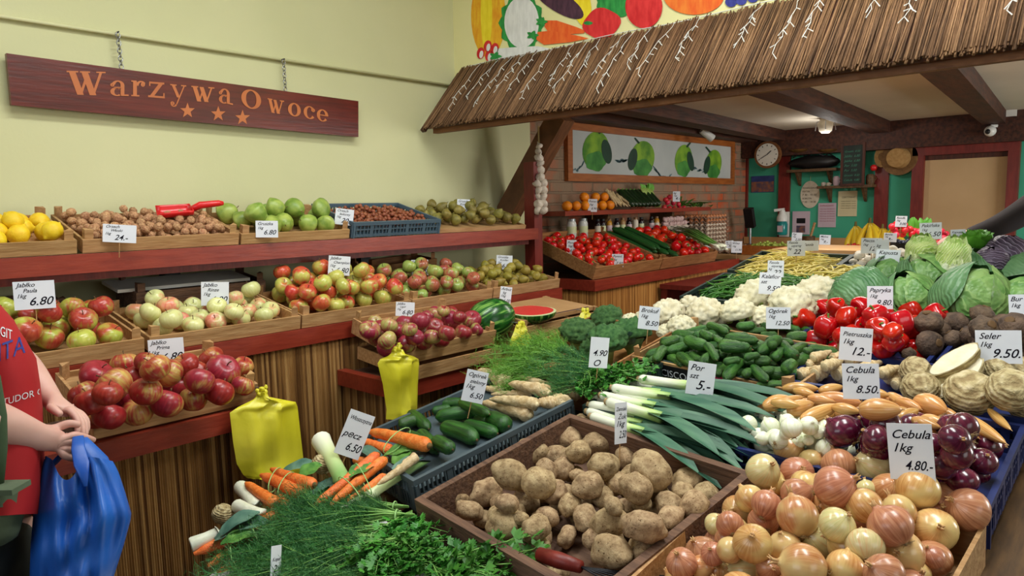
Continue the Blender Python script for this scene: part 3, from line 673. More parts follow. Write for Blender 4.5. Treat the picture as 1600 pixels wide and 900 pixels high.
P['gherkin'] = [proto('gherkin', [(None, longbody(lambda t: max(.12, cp(t, .24)*(.9+.1*math.sin(t*3+s))), (.1, .35, -.2)[s], n=14, m=16, amp=.16, fr=6, seed=s).mesh('gherkin', 'gherkin', True)), ('stem_end', MB().tube([(0, 0, .96), (.04, 0, 1.05)], [.14, .10], 6).mesh('stem_end', 'dry_stem'))]) for s in range(3)]
P['zucchini'] = [proto('zucchini', [(None, longbody(lambda t: max(.3, cp(t, .10)*(.85+.15*t)), .1, lob=.02, lobn=6).mesh('zucchini', 'zucchini', True)), ('stem_end', MB().tube([(0, 0, -.98), (0, 0, -1.08)], [.5, .6], 6).mesh('stem_end', 'green_stem'))])]
P['long_cucumber'] = [proto('long_cucumber', [(None, longbody(lambda t: max(.25, cp(t, .08)), .1, lob=.03, lobn=8).mesh('long_cucumber', 'long_cucumber', True))])]
P['shallot'] = [proto('shallot', [(None, longbody(lambda t: max(.06, math.sin(math.pi*(.04+.96*t)**.85)**.62), .25*s-.1, seed=s).mesh('shallot', 'shallot', True)), ('neck', MB().tube([(0, 0, .92), (.05, 0, 1.1)], [.10, .05], 5).mesh('neck', 'onion_neck')), ('root_tuft', MB().blob((0, 0, -.97), .16, 7, 5, .4, 3, 1, (1, 1, .3)).mesh('root_tuft', 'root_hair'))]) for s in range(2)]
def taper(mat, crown, name, fr=5, amp=.12, top=.10, tip=.22):
    out = []
    for s in range(3):
        pf = lambda t: max(tip*.5, (tip+(1-tip)*t**.7)*(cp(t, top) if t > .5 else min(1, .35+t*6)))
        b = longbody(pf, (.25, -.15, .05)[s], n=14, m=22, amp=amp, fr=fr, seed=s)
        c = MB().tube([(0, 0, .95), (0, 0, .99), (0, 0, 1.03)], [.45, .42, .30], 10)
        out.append(proto(name, [(None, b.mesh(name, mat, True)), ('crown', c.mesh('crown', crown, True))]))
    return out
P['carrot'] = taper('carrot', 'carrot_crown', 'carrot', tip=.55, amp=.10)
P['parsnip'] = taper('parsnip', 'parsnip_cut', 'parsnip', tip=.35, amp=.30, top=.06)
P['parsley_root'] = [proto('parsley_root', [(None, longbody(lambda t: max(.25, (.5+.5*t)*cp(t, .03) if t > .5 else .3+t*.9), .05, amp=.25, seed=s).mesh('parsley_root', 'parsnip', True)), ('cut_end', MB().tube([(0, 0, .985), (0, 0, 1.012)], [.72, .66], 14).mesh('cut_end', 'parsnip_cut', True))]) for s in range(2)]
P['beetroot'] = [proto('beetroot', [(None, MB().blob((0, 0, 0), 1, 18, 12, .16, 2.2, s, (1, 1, .82)).mesh('beetroot', 'beetroot', True)), ('root_tail', MB().tube([(0, 0, -.75), (.05, 0, -1.0), (.15, .05, -1.3)], [.18, .07, .02], 6).mesh('root_tail', 'beetroot', True)), ('crown', MB().tube([(0, 0, .70), (0, 0, .84), (0, 0, .86)], [.36, .30, .22], 9).mesh('crown', 'dry_stem', True))]) for s in range(3)]
P['celeriac'] = [proto('celeriac', [(None, MB().blob((0, 0, 0), 1, 30, 20, .07, 3.0, s, (1, 1, .88)).mesh('celeriac', 'celeriac', True)), ('root_end', MB().blob((0, 0, -.72), .42, 12, 8, .5, 4, s, (1, 1, .6)).mesh('root_end', 'root_hair', True))]) for s in range(2)]
def caulihead(r, n, m, amp, cells, seed, sc):
    vs = MB().blob((0, 0, 0), 1, n, m)
    out = []
    for v in vs.v:
        d = Vector(v).normalized(); q = d*cells+Vector((seed*7, seed*3, 1)); f1 = noise.voronoi(q)[0][0]; f2 = noise.voronoi(q*2.6)[0][0]
        top = max(0, min(1, (d.z+.35)*2)); rr = 1+top*amp*(.55-f1)+top*amp*.35*(.5-f2)+.05*noise.noise(d*1.5+q*0)
        out.append((d.x*rr*sc[0], d.y*rr*sc[1], d.z*rr*sc[2] if d.z > -.35 else -.35*sc[2]))
    vs.v = out; return vs
def leafring(mat, n, L, Wd, r0, z0, up, curl, name='leaf', seed=0, wav=.03):
    out = []; rr = random.Random(seed)
    for k in range(n):
        a = 2*math.pi*k/n+rr.uniform(-.3, .3); d = Vector((math.cos(a), math.sin(a), up+rr.uniform(-.2, .2)))
        b = MB().leaf((math.cos(a)*r0, math.sin(a)*r0, z0), d, (-math.cos(a)*.6, -math.sin(a)*.6, 1), L*rr.uniform(.8, 1.15), Wd, curl=-curl, fold=.25, n=7, wav=wav, seed=k)
        out.append((name, b.mesh(name, mat, True)))
    return out
P['cauliflower'] = [proto('cauliflower', [('head', caulihead(1, 64, 40, .26, 3.6, s, (1, 1, .88)).mesh('head', 'cauliflower', True))]+leafring('leaf_light', 5, .75, .5, .70, -.50, 1.3, .5, seed=s)) for s in range(3)]
P['broccoli'] = [proto('broccoli', [('head', caulihead(1, 54, 30, .36, 3.4, s+4, (1, 1, .72)).mesh('head', 'broccoli', True)), ('stalk', MB().tube([(0, 0, -1.3), (0, 0, -.7), (0, 0, -.3)], [.32, .34, .6], 12).mesh('stalk', 'broccoli_stem', True))]+leafring('leaf_bluegreen', 3, .9, .42, .5, -.5, .6, .6, seed=s)) for s in range(3)]
def wrapleaf(az, tilt, size, rad, flare, seed):
    vs = []; fs = []; n = 14; rr = random.Random(seed)
    R = (Matrix.Rotation(az, 3, 'Z') @ Matrix.Rotation(tilt, 3, 'Y'))
    for i in range(n+1):
        for j in range(n+1):
            u = (j/n-.5)*2; v = i/n*2-1; u, v = u*math.sqrt(1-v*v/2), v*math.sqrt(1-u*u/2)
            q = math.sqrt(max(0, 1-.45*v*v)) if v > 0 else math.sqrt(max(0, 1-.3*v*v)); uu = u*size*q; vv = v*size
            rr_ = rad+flare*(max(0, v)**3+.45*abs(u)**4)*.9+.018*math.sin(7*u+seed)*(.4+max(0, v))+.02*math.sin(9*v+5*u+seed*2)
            rr_ += .02*math.exp(-(u*12)**2)
            d = Vector((math.cos(vv)*math.cos(uu), math.cos(vv)*math.sin(uu), math.sin(vv))); vs.append(R @ (d*rr_))
    for i in range(n):
        for j in range(n): a = i*(n+1)+j; fs.append((a, a+1, a+n+2, a+n+1))
    return MB().add(vs, fs)
def cabbage(s, m1, m2, nl=6, fl=.22, name='cabbage'):
    rr = random.Random(s*5+1); parts = [('heart', MB().blob((0, 0, 0), .96, 24, 16, .04, 1.5, s, (1, 1, .9)).mesh('heart', m1, True))]
    for k in range(nl): parts.append(('leaf', wrapleaf(k*2*math.pi/nl+rr.uniform(-.3, .3), -.15-rr.uniform(0, .25) if k % 2 else -.45, 1.0+rr.uniform(-.1, .15), .97+.018*k, fl*rr.uniform(.3, 1.2) if k > 1 else .03, s*10+k).mesh('leaf', m2 if k > 2 else m1, True)))
    return proto(name, parts)
P['cabbage'] = [cabbage(s, 'cabbage_leaf', 'cabbage_outer', 6, .13) for s in range(3)]
P['red_cabbage'] = [cabbage(s+5, 'red_cabbage', 'red_cabbage', 5, .06, 'red_cabbage') for s in range(2)]
def napa(s):
    parts = [('heart', longbody(lambda t: max(.2, cp(t, .3)), 0, n=18, m=14, amp=.1).mesh('heart', 'savoy_leaf', True))]
    for k in range(7):
        a = k*.9+s; d = Vector((math.cos(a), math.sin(a), 0)); b = MB()
        n = 12; vs = []; fs = []
        for i in range(n+1):
            t = i/n; z = -1+2.05*t; w = .55+.15*math.sin(t*3); r = ((.75+.28*math.sin(math.pi*min(1, t*.9+.12)))*1.02+.012*k)*(1-.42*t**4)
            for j in range(9):
                u = (j/8-.5)*2; an = a+u*w; q = r+(.05*math.sin(9*u+8*t+k) if t > .45 else 0)+.07*math.exp(-(u*4)**2)*(1-t)
                vs.append((math.cos(an)*q, math.sin(an)*q, z+.05*math.sin(5*u+k)*t))
        for i in range(n):
            for j in range(8): c = i*9+j; fs.append((c, c+1, c+10, c+9))
        b.add(vs, fs); parts.append(('leaf', b.mesh('leaf', 'napa_leaf', True)))
    return proto('chinese_cabbage', parts)
t = NT('napa_leaf'); x = t.n.new('ShaderNodeSeparateXYZ'); t.l(t.tc.outputs['Object'], x.inputs[0]); f = t.math('ADD', t.math('MULTIPLY_ADD', x.outputs[2], .28, .28), t.math('MULTIPLY', t.noise(2.2, t.mapping((3, 3, 1)), detail=5), .55))
t.col(t.ramp(f, [(.44, srgb(238, 242, 224)), (.62, srgb(214, 226, 162)), (.88, srgb(150, 186, 84))])); t.bump(t.noise(5.0, None, detail=5), .5, .02); MATS['napa_leaf'] = t.done(.4, .4)
P['napa'] = [napa(s) for s in range(2)]
def bean(mat, name, s):
    pts = [(.25*(1-(2*i/6-1)**2)*(.3+.5*s)*.22, 0, -1+2*i/6) for i in range(7)]
    return proto(name, [(None, MB().tube([(p[0]*1.0, p[1], p[2]) for p in pts], [.012, .042, .046, .046, .046, .040, .008], 6).mesh(name, mat, True))])
P['green_bean'] = [bean('green_bean', 'green_bean', s) for s in range(3)]
P['yellow_bean'] = [bean('yellow_bean', 'yellow_bean', s) for s in range(3)]
P['mushroom'] = [proto('mushroom', [(None, MB().lathe([(.02, -.25), (.55, -.30), (.95, -.12), (1.0, .1), (.86, .45), (.55, .70), (.05, .80)], 14).mesh('mushroom', 'mushroom', True)), ('stem', MB().tube([(0, 0, -.26), (0, 0, -.8)], [.36, .34], 9).mesh('stem', 'mushroom', True))])]
# ================================================================= crates
def frame(origin, xd, yd):
    x = Vector(xd).normalized(); y = Vector(yd); y = (y-x*y.dot(x)).normalized(); z = x.cross(y)
    R = Matrix((x, y, z)).transposed(); return Matrix.Translation(origin) @ R.to_4x4()
def fmin(y0, x0, z0, tilt):          # frame for crates on the fruit stand (open side towards +X)
    return frame((x0, y0, z0), (0, 1, 0), (-math.cos(tilt), 0, math.sin(tilt)))
def fstall(x, y, yaw, H, off=0.0):   # near-left rim corner on the stall, returns frame at the crate's bottom
    a = math.radians(yaw); xd = Vector((math.cos(a), math.sin(a), SL*math.sin(a))); yd = Vector((-math.sin(a), math.cos(a), SL*math.cos(a)))
    fr = frame((x, y, 0.85+SL*(y-1.07)+off), xd, yd); return fr @ Matrix.Translation((0, 0, -H))
def wood_crate(label, M4, W, D, H, post=.03, mat='crate_wood', floor=.008, th=.008, name='wooden_crate', posts=True, cat='crate', liner=None, slats=1):
    T = thing(name, label, cat, M4=M4)
    for k in range(slats):
        z0 = H*k/slats+(.004 if k else 0); z1 = H*(k+1)/slats-(.004 if slats > 1 else 0); zc = (z0+z1)/2; hh = z1-z0
        for c, s in (((W/2, th/2, zc), (W, th, hh)), ((W/2, D-th/2, zc), (W, th, hh)), ((th/2, D/2, zc), (th, D-2*th, hh)), ((W-th/2, D/2, zc), (th, D-2*th, hh))):
            MB().box(c, s).obj('slat', mat, T)
    if posts:
        g = .026
        for (cx, cy, sx, sy) in ((th, th, 1, 1), (W-th, th, -1, 1), (th, D-th, 1, -1), (W-th, D-th, -1, -1)):
            b = MB(); p = [Vector((cx, cy, .002)), Vector((cx+sx*g, cy, .002)), Vector((cx, cy+sy*g, .002))]
            if sx*sy < 0: p = [p[0], p[2], p[1]]
            b.poly(p, (0, 0, H+post)); b.obj('corner_post', mat, T)
    b = MB(); b.box((W/2, D/2, floor/2+.001), (W-2*th, D-2*th, floor)); b.obj('base', liner or mat, T)
    return T
def plastic_crate(label, M4, W, D, H, mat, floor=.01, name='plastic_crate', pitch=.014, th=.012, ribs=5):
    T = thing(name, label, 'crate', M4=M4); r = MB(); g = MB()
    for c, s in (((W/2, th/2, H-.008), (W, th, .016)), ((W/2, D-th/2, H-.008), (W, th, .016)), ((th/2, D/2, H-.008), (th, D-2*th, .016)), ((W-th/2, D/2, H-.008), (th, D-2*th, .016))): r.box(c, s)
    r.obj('rim', mat, T)
    for (a, b_, inward) in (((0, th/2), (W, th/2), 0), ((0, D-th/2), (W, D-th/2), 0), ((th/2, 0), (th/2, D), 1), ((W-th/2, 0), (W-th/2, D), 1)):
        L = W if not inward else D; n = int(L/pitch)
        for i in range(n+1):
            t = i/n; wd = .018 if i % (n//ribs) == 0 or i == n else .0045; x = a[0]+(b_[0]-a[0])*t; y = a[1]+(b_[1]-a[1])*t
            x = min(max(x, th/2), W-th/2); y = min(max(y, th/2), D-th/2)
            g.box((x, y, (H-.016)/2), (wd if not inward else th*.6, th*.6 if not inward else wd, H-.016))
        for z in (.008, H*.5):
            g.box(((a[0]+b_[0])/2, (a[1]+b_[1])/2, z), (L if not inward else th*.5, th*.5 if not inward else L, .012 if z < .02 else .005))
    g.obj('grille', mat, T)
    b = MB(); b.box((W/2, D/2, floor/2+.001), (W-2*th, D-2*th, floor)); b.obj('base', mat, T); return T
# ================================================================= filling by dropping in the crate's own frame
def fill(n, W, D, gen, base=.01, bulge=.04, K=14, r=None, pad=.012, seed=1, x0=0, y0=0, k=.95, pre=None):
    """gen(rng)->(offsets[m,3], radii[m], payload). returns [(pos, payload)] in crate coordinates"""
    rg = random.Random(seed); C = np.zeros((0, 3)); Rr = np.zeros(0); out = []
    if pre is not None: C, Rr = pre
    for _ in range(n):
        best = None; off, rs, pay = gen(rg)
        ex = np.abs(off[:, 0]).max()+rs.max()+pad; ey = np.abs(off[:, 1]).max()+rs.max()+pad
        for q in range(K):
            x = rg.uniform(min(ex, W/2), max(W-ex, W/2)); y = rg.uniform(min(ey, D/2), max(D-ey, D/2))
            cs = off+np.array([x+x0, y+y0, 0]); h = (base+rs-off[:, 2]).max()
            if len(Rr):
                d2 = ((cs[:, None, :2]-C[None, :, :2])**2).sum(2); s = (rs[:, None]+Rr[None])*k; m = s*s-d2
                ok = m > 0
                if ok.any(): h = max(h, (C[None, :, 2]+np.sqrt(np.where(ok, m, 0))-off[:, 2:3])[ok].max())
            cost = h + bulge*(((x-W/2)/(W/2))**2+((y-D/2)/(D/2))**2)
            if best is None or cost < best[0]: best = (cost, x+x0, y+y0, h)
        _, x, y, h = best; cs = off+np.array([x, y, h]); C = np.vstack([C, cs]); Rr = np.concatenate([Rr, rs]); out.append((Vector((x, y, h)), pay))
    return out
def gen_round(r0, r1, tilt=.7, s=1.0):
    def g(rg):
        r = rg.uniform(r0, r1); R = Euler((rg.uniform(-tilt, tilt), rg.uniform(-tilt, tilt), rg.uniform(0, 6.28))).to_matrix()
        return np.zeros((1, 3)), np.array([r*s]), (R, r)
    return g
def gen_long(r0, r1, l0, l1, yaw, spread, pitch=.15, mode='rl'):
    def g(rg):
        r = rg.uniform(r0, r1); hl = rg.uniform(l0, l1)/2; a = yaw+rg.uniform(-spread, spread); p = rg.uniform(-pitch, pitch)
        if rg.random() < .5: a += math.pi
        d = Vector((math.cos(a)*math.cos(p), math.sin(a)*math.cos(p), math.sin(p))); m = max(2, int(hl/r)); ts = np.linspace(-(hl-r), hl-r, m)
        return np.array([[d.x*t, d.y*t, d.z*t] for t in ts]), np.full(m, r*.95), (rotfrom(d, rg.uniform(0, 6.28)), (r, r, hl))
    return g
def put(M4, res, protos, label, cat, group=None, seed=2):
    rg = random.Random(seed); out = []
    for pos, (R, s) in res:
        m = M4 @ TRS(pos, R, s); out.append(place(rg.choice(protos), m, label, cat, group))
    return out
def onscreen(o, m=60):
    x, y = proj(o.matrix_world.translation); return -m < x < 1600+m and -m < y < 900+m
def trim_off(objs):
    keep = []
    for o in objs:
        if onscreen(o): keep.append(o)
        else:
            for c in list(o.children): bpy.data.objects.remove(c)
            bpy.data.objects.remove(o)
    return keep
# ================================================================= crates and fruit on the stand
A1, A2, A3 = math.radians(15), math.radians(10), math.radians(14)
def stand_crate(y0, y1, x, z, tilt, D, H, what, where, protos, n, r0, r1, cat, desc, bulge=.03, floor=.01, seed=1, tiltr=.7, rows=True, grp=None, post=.03, K=40, yellow=None, posts=True):
    M4 = fmin(y0, x, z, tilt); W = y1-y0
    wood_crate(what, M4, W, D, H, post=post, floor=floor, posts=posts)
    res = fill(n, W, D, gen_round(r0, r1, tiltr), base=floor+.001, bulge=bulge, seed=seed, K=K)
    obs = trim_off(put(M4, res, protos, f'{desc} {where}', cat, grp, seed))
    if rows: label_rows(obs, desc, where)
    return M4, obs
# top shelf
stand_crate(.10, .748, -2.60, 1.427, A1, .33, .045, 'wooden crate of lemons, leftmost on the top shelf', 'in the top shelf crate', P['lemon'], 40, .030, .033, 'lemon', 'yellow lemon', bulge=.015, floor=.012, seed=3, tiltr=3, grp='lemons on the top shelf')
M4, nuts = stand_crate(.765, 1.30, -2.60, 1.427, A1, .33, .045, 'wooden crate of walnuts with a red scoop', 'heaped in the top shelf crate left of the green pears', P['walnut'], 230, .0145, .0170, 'walnut', 'tan walnut in its shell', bulge=.004, floor=.010, seed=4, tiltr=3, rows=False, grp='walnuts in the top shelf crate', K=20)
# scoop
sc = MB(); n = 10; vs = []; fs = []
for i in range(7):
    t = i/6
    for j in range(n+1):
        a = math.pi*(j/n); w = .045-.006*t; vs.append((-.02+.12*t, -w*math.cos(a), -math.sin(a)*.035*(1-.15*t)+.01))
for i in range(6):
    for j in range(n): a = i*(n+1)+j; fs.append((a, a+1, a+n+2, a+n+1))
o6 = 6*(n+1)
sc.add(vs, fs+[tuple(o6+j for j in range(n+1))])
simple('red_plastic', (214, 24, 30), (222, 30, 36), rough=0.3, coat=0.2)
T = thing('scoop', 'bright red plastic scoop lying on the walnuts', 'scoop', M4=M4 @ Matrix.Translation((.33, .19, .085)) @ Euler((.1, -.12, -.22)).to_matrix().to_4x4())
o = sc.obj('bowl', 'red_plastic', T, smooth=True); md = o.modifiers.new('thickness', 'SOLIDIFY'); md.thickness = .003
MB().tube([(.095, 0, .0), (.13, 0, .015), (.20, 0, .018), (.215, 0, .016)], [.012, .014, .012, .008], 10).obj('handle', 'red_plastic', T, smooth=True)
stand_crate(1.31, 1.805, -2.60, 1.427, A1, .33, .040, 'wooden crate of big green pears on the top shelf', 'on the top shelf', P['pear_green'], 17, .037, .043, 'pear', 'big green pear', bulge=.02, floor=.01, seed=5, tiltr=3, grp='green pears on the top shelf')
M4 = fmin(1.815, -2.59, 1.427, A1)
plastic_crate('blue-grey plastic crate of hazelnuts on the top shelf', M4, .51, .34, .070, 'plastic_slate', floor=.025, pitch=.02)
put(M4, fill(300, .51, .34, gen_round(.009, .011, 3), base=.036, bulge=.02, K=4, pad=.02, seed=6), P['hazelnut'], 'small reddish brown hazelnut in the blue-grey crate', 'hazelnut', 'hazelnuts in the plastic crate')
stand_crate(2.335, 2.98, -2.60, 1.427, A1, .32, .020, 'low wooden tray of russet pears at the right of the top shelf', 'on the top shelf', P['pear_russet'], 46, .030, .034, 'pear', 'small russet pear', bulge=.015, floor=.01, seed=7, tiltr=3, grp='russet pears on the top shelf', posts=False)
# middle row
r2 = dict(x=-2.355, z=1.110, tilt=A2, D=.36, H=.050)
stand_crate(.25, .842, what='wooden crate of red and green apples, leftmost on the middle shelf', where='in the leftmost middle crate', protos=P['paula'], n=33, r0=.037, r1=.043, cat='apple', desc='red and green apple', bulge=.03, floor=.012, seed=8, grp='red and green apples in the leftmost middle crate', **r2)
stand_crate(.858, 1.398, what='wooden crate of pale blushed apples on the middle shelf', where='in the crate of pale apples', protos=P['pale'], n=30, r0=.033, r1=.037, cat='apple', desc='pale blushed apple', bulge=.01, floor=.008, seed=9, grp='pale apples in the middle row', **r2)
stand_crate(1.405, 1.932, what='wooden crate heaped with orange-red apples on the middle shelf', where='in the heaped middle crate', protos=P['champion'], n=48, r0=.035, r1=.039, cat='apple', desc='orange-red and yellow apple', bulge=.03, floor=.010, seed=10, grp='orange-red apples in the middle row', **r2)
stand_crate(1.94, 2.442, what='wooden crate of dull green and red apples on the middle shelf', where='in the middle row', protos=P['cortland'], n=44, r0=.033, r1=.037, cat='apple', desc='dull green and red apple', bulge=.03, floor=.010, seed=11, grp='dull green apples in the middle row', **r2)
stand_crate(2.45, 2.965, what='wooden crate of small olive pears, rightmost on the middle shelf', where='in the rightmost crate', protos=P['pear_olive'], n=56, r0=.027, r1=.031, cat='pear', desc='small olive yellow pear', bulge=.03, floor=.010, seed=12, tiltr=3, grp='olive pears in the middle row', **r2)
# lower row
M4 = fmin(.575, -2.0, .972, A3); wood_crate('wooden crate of dark red apples, lowest on the left', M4, .45, .31, .062, floor=.044)
PL = Plane(M4 @ Vector((0, 0, .0)), M4.to_3x3() @ Vector((0, 0, 1)))
def round_px(plane, bottom, items, protos, label, cat, grp, where, desc, tilt=.6, seed=1, k=.93, top=.30, offs=None, pile=None, rad=1.0, axis=None):
    pile = pile or Pile(plane, bottom); rg = random.Random(seed); out = []
    for it in sorted(items, key=lambda a: -a[1]):
        px, py, rp = it[:3]; pr = rg.choice(it[3] if len(it) > 3 else protos)
        if axis is not None: R = rotfrom(axis(rg), rg.uniform(0, 6.28))
        else: R = rotfrom(Vector(plane.n)+Vector((rg.uniform(-tilt, tilt), rg.uniform(-tilt, tilt), rg.uniform(-tilt*.5, tilt*.5))), rg.uniform(0, 6.28))
        def fn(h):
            p = plane.at(px, py, h); r = rp*depth(p)/F
            return np.array([p[:]]), np.array([r*rad]), (Vector(p), r)
        p, r = pile.drop(fn, top, k)
        o = place(pr, TRS(p, R, r), label, cat, grp); out.append((o, it[4]) if len(it) > 4 else o)
    if where: label_rows(out, desc, where)
    return out, pile
prima = [(147,655-5,22),(150,586,23),(180,573,24),(196,571,21),(168,615,20),(142,628,22),(178,602,26),(185,620,24),(228,612,22),(208,592,21),(170,650,23),(215,643,23),(260,631,22),(302,624,20),(343,613,21),(379,603,16),(214,590,20),(243,576,21),(276,605,20),(312,596,21),(290,570,18),(305,583,18),(348,580,24),(330,560,18),(228,566,16),(265,583,20),(131,616,20),(380,572,15),(252,596,18)]
prima = [(x, y, r*1.10) for x, y, r in prima if (x, y) not in ((180, 573), (214, 590))]
round_px(PL, .045, prima, P['prima'], '', 'apple', 'dark red apples in the lowest left crate', 'in the lowest left crate', 'dark red apple', tilt=.8, seed=4)
M4 = fmin(1.60, -1.99, .985, A3); wood_crate('wooden crate of crimson apples beside the watermelon', M4, .47, .34, .062, floor=.044)
PL = Plane(M4.translation, M4.to_3x3() @ Vector((0, 0, 1)))
ligol = [(a, b, c*1.13) for a, b, c in [(578,516,15),(588,528,13),(605,532,14),(595,512,12),(608,509,13),(634,507,14),(657,502,14),(680,511,13),(705,500,14),(737,500,14),(681,490,11),(704,490,11),(625,523,13),(648,527,13),(655,520,12),(675,527,12),(698,521,13),(724,519,12),(666,497,12),(718,496,10),(620,516,11),(693,486,9),(745,515,10),(586,503,10),(640,515,11),(604,545,14),(635,538,13),(663,536,12),(690,531,12)]]
round_px(PL, .045, ligol, P['ligol'], '', 'apple', 'crimson apples in the crate beside the watermelon', 'in the crate left of the watermelon', 'crimson apple', tilt=.7, seed=5)
wood_crate('empty wooden crate under the crimson apples', fmin(1.615, -1.965, .926, math.radians(6)), .47, .345, .05, post=0, posts=False)
# watermelon and the crate with the cut one
wm = MB().blob((0, 0, 0), 1, 40, 24, .03, 1.5, 2, (1, 1, 1.22)); p = hit(768, 500, 0, -2.17)
p = VP(766, 500, 3.02); tag(link('watermelon', wm.mesh('watermelon', 'watermelon', True)), 'whole striped green watermelon right of the crimson apples', 'watermelon'); o = bpy.data.objects['watermelon']; o.matrix_world = TRS(p, rotfrom((.35, .75, .3)), .092)
M4 = fmin(2.22, -1.97, .915, math.radians(5)); wood_crate('wooden crate under the cut watermelon', M4, .56, .34, .125, post=.02, slats=2, name='wooden_crate')
cb = MB().box((.28, .17, .137), (.53, .30, .018)); o = cb.obj('cardboard_sheet', 'cardboard'); o.matrix_world = M4; tag(o, 'brown cardboard laid on the crate under the cut watermelon', 'cardboard')
o = MB().box((.36, .03, .135), (.30, .012, .022)).obj('purple_box', 'black'); o.matrix_world = M4; simple('purple', (46, 30, 52), (52, 34, 60)); o.data.materials[0] = M('purple'); tag(o, 'flat dark purple box edge on the wooden crate', 'box')
hm = MB(); T = thing('watermelon_half', 'cut half watermelon lying with red flesh up', 'watermelon', M4=TRS(VP(829, 486, 3.14), rotfrom((.03, -.06, 1)), .100))
pr = [(math.sin(a)*1, -math.cos(a)) for a in [math.pi*.5*i/10 for i in range(11)]]
MB().lathe([(max(.02, r), z*.55) for r, z in pr], 32, lambda r, z, a: (r*(1+.18*abs(math.cos(a))), z)).obj('rind', 'watermelon', T, smooth=True, auto=40)
MB().lathe([(1.0, .001), (1.0, .02), (.93, .03)], 32, lambda r, z, a: (r*(1+.18*abs(math.cos(a))), z)).obj('rind_rim', 'melon_rind', T, smooth=True, auto=40)
MB().lathe([(.9, .025), (.9, .04), (.7, .05), (.03, .055)], 32, lambda r, z, a: (r*(1+.18*abs(math.cos(a))), z)).obj('flesh', 'melon_flesh', T, smooth=True, auto=40)
# empty crates and boards stored behind the middle row
wood_crate('empty dark crate stored under the top shelf behind pale apples', frame((-2.70, .95, 1.19), (0, 1, 0), (-1, 0, .15)), .5, .20, .08, mat='old_wood', liner='black')
o = MB().box((0, 0, 0), (.16, .50, .012)).obj('white_tray', 'white_board'); o.matrix_world = TRS((-2.80, 1.15, 1.29), Euler((0, .15, 0)).to_matrix()); tag(o, 'flat pale board lying behind the pale apples', 'board')
wood_crate('dark crate stored under the top shelf behind leftmost apples', frame((-2.76, .2, 1.15), (0, 1, 0), (-1, 0, .2)), .55, .2, .09, mat='old_wood', liner='black')
wood_crate('narrow printed crate stored behind the green apples', frame((-2.78, 2.05, 1.22), (0, 1, .03), (-1, 0, .1)), .42, .18, .055, mat='crate_wood_dark')
# ================================================================= stall crates and vegetables
def long_px(plane, bottom, items, protos, label, cat, grp, where, desc, seed=1, k=.92, top=.30, pile=None, both=True, flip=False):
    """items: (x0, y0, x1, y1, width_px[, h0, h1]) ends of the thing in view"""
    pile = pile or Pile(plane, bottom); rg = random.Random(seed); out = []
    for it in sorted(items, key=lambda a: -max(a[1], a[3])):
        x0, y0, x1, y1, w = it[:5]; dh0, dh1 = (it[5], it[6]) if len(it) > 6 else (0, 0)
        def fn(h):
            a = plane.at(x0, y0, h+dh0); b = plane.at(x1, y1, h+dh1); c = (a+b)/2; r = w/2*depth(c)/F; d = (b-a); L = max(d.length, r*2.05); d.normalize(); hl = L/2
            m = max(2, int(hl/r)+1); ts = np.linspace(-(hl-r), hl-r, m)
            return np.array([c[:]])+np.outer(ts, np.array(d[:])), np.full(m, r*.93), (c, d, r, hl)
        c, d, r, hl = pile.drop(fn, top, k); pr = rg.choice(protos); s = (r, r, hl)
        o = place(pr, TRS(c, rotfrom(d, rg.uniform(0, 6.28)), s), label, cat, grp); out.append(o)
    if where: label_rows(out, desc, where)
    return out, pile
def filler(M4, W, D, n, gen, base, protos, label, cat, grp, pile, seed=1, bulge=.03, **k):
    res = fill(n, W, D, gen, base=base, bulge=bulge, seed=seed, **k)
    obs = put(M4, res, protos, label, cat, grp, seed)
    for pos, (R, s) in res:
        c = M4 @ pos; r = s if isinstance(s, float) else s[0]
        if isinstance(s, float): pile.add(np.array([c[:]]), np.array([s*.95]))
        else:
            d = (M4.to_3x3() @ (R @ Vector((0, 0, 1)))).normalized(); hl = s[2]; m = max(2, int(hl/r)); ts = np.linspace(-(hl-r), hl-r, m)
            pile.add(np.array([c[:]])+np.outer(ts, np.array(d[:])), np.full(m, r*.93))
    return obs
# ---- potatoes
Mp = fstall(-1.285, 1.045, -7, .10); WP, DP = .585, .545
T = wood_crate('big old dark wooden box of potatoes at the stall front', Mp, WP, DP, .105, post=0, mat='old_wood', floor=.012, th=.020, name='potato_box', posts=False, cat='box')
pile = Pile(STALL, -.088)
filler(Mp @ Matrix.Translation((.02, .10, 0)), .545, .43, 42, gen_round(.024, .031, .4), .014, P['potato'], 'potato lying under the top layer in the wooden box', 'potato', 'potatoes at the bottom of the box', pile, seed=5, bulge=.02)
def zc(items, ox, oy, s): return [(ox+a[0]/s, oy+a[1]/s)+tuple(v/s for v in a[2:]) for a in items]
pt = [(940,75,55),(870,160,66),(655,225,80),(545,350,88),(785,245,52),(915,230,68),(1030,185,80),(1170,260,66),(1305,335,100),(1410,285,64),(1515,390,80),(1050,305,72),(830,325,58),(695,395,78),(410,450,76),(960,410,72),(790,445,66),(1125,400,68),(1225,420,78),(645,510,60),(1040,470,62),(865,515,58),(530,510,52),(745,585,55),(950,585,74),(680,645,70),(515,610,100),(325,545,62),(395,590,50),(1085,605,84),(1255,510,60),(1270,635,98),(1400,510,74),(1405,600,74),(1540,520,68),(1540,610,72),(1085,770,100),(1250,770,92),(690,750,62),(270,485,62),(800,870,60),(1165,530,48),(740,320,56),(1450,690,60),(1340,450,50),(1480,450,55),(600,590,40),(620,400,50),(1100,520,50),(1600,460,60),(860,250,45)]
pt = [(640+a/3.461, 640+b/3.461, c*1.26/3.461) for a, b, c in pt]
for x, y, r in [(0, 0, 0)]: pass
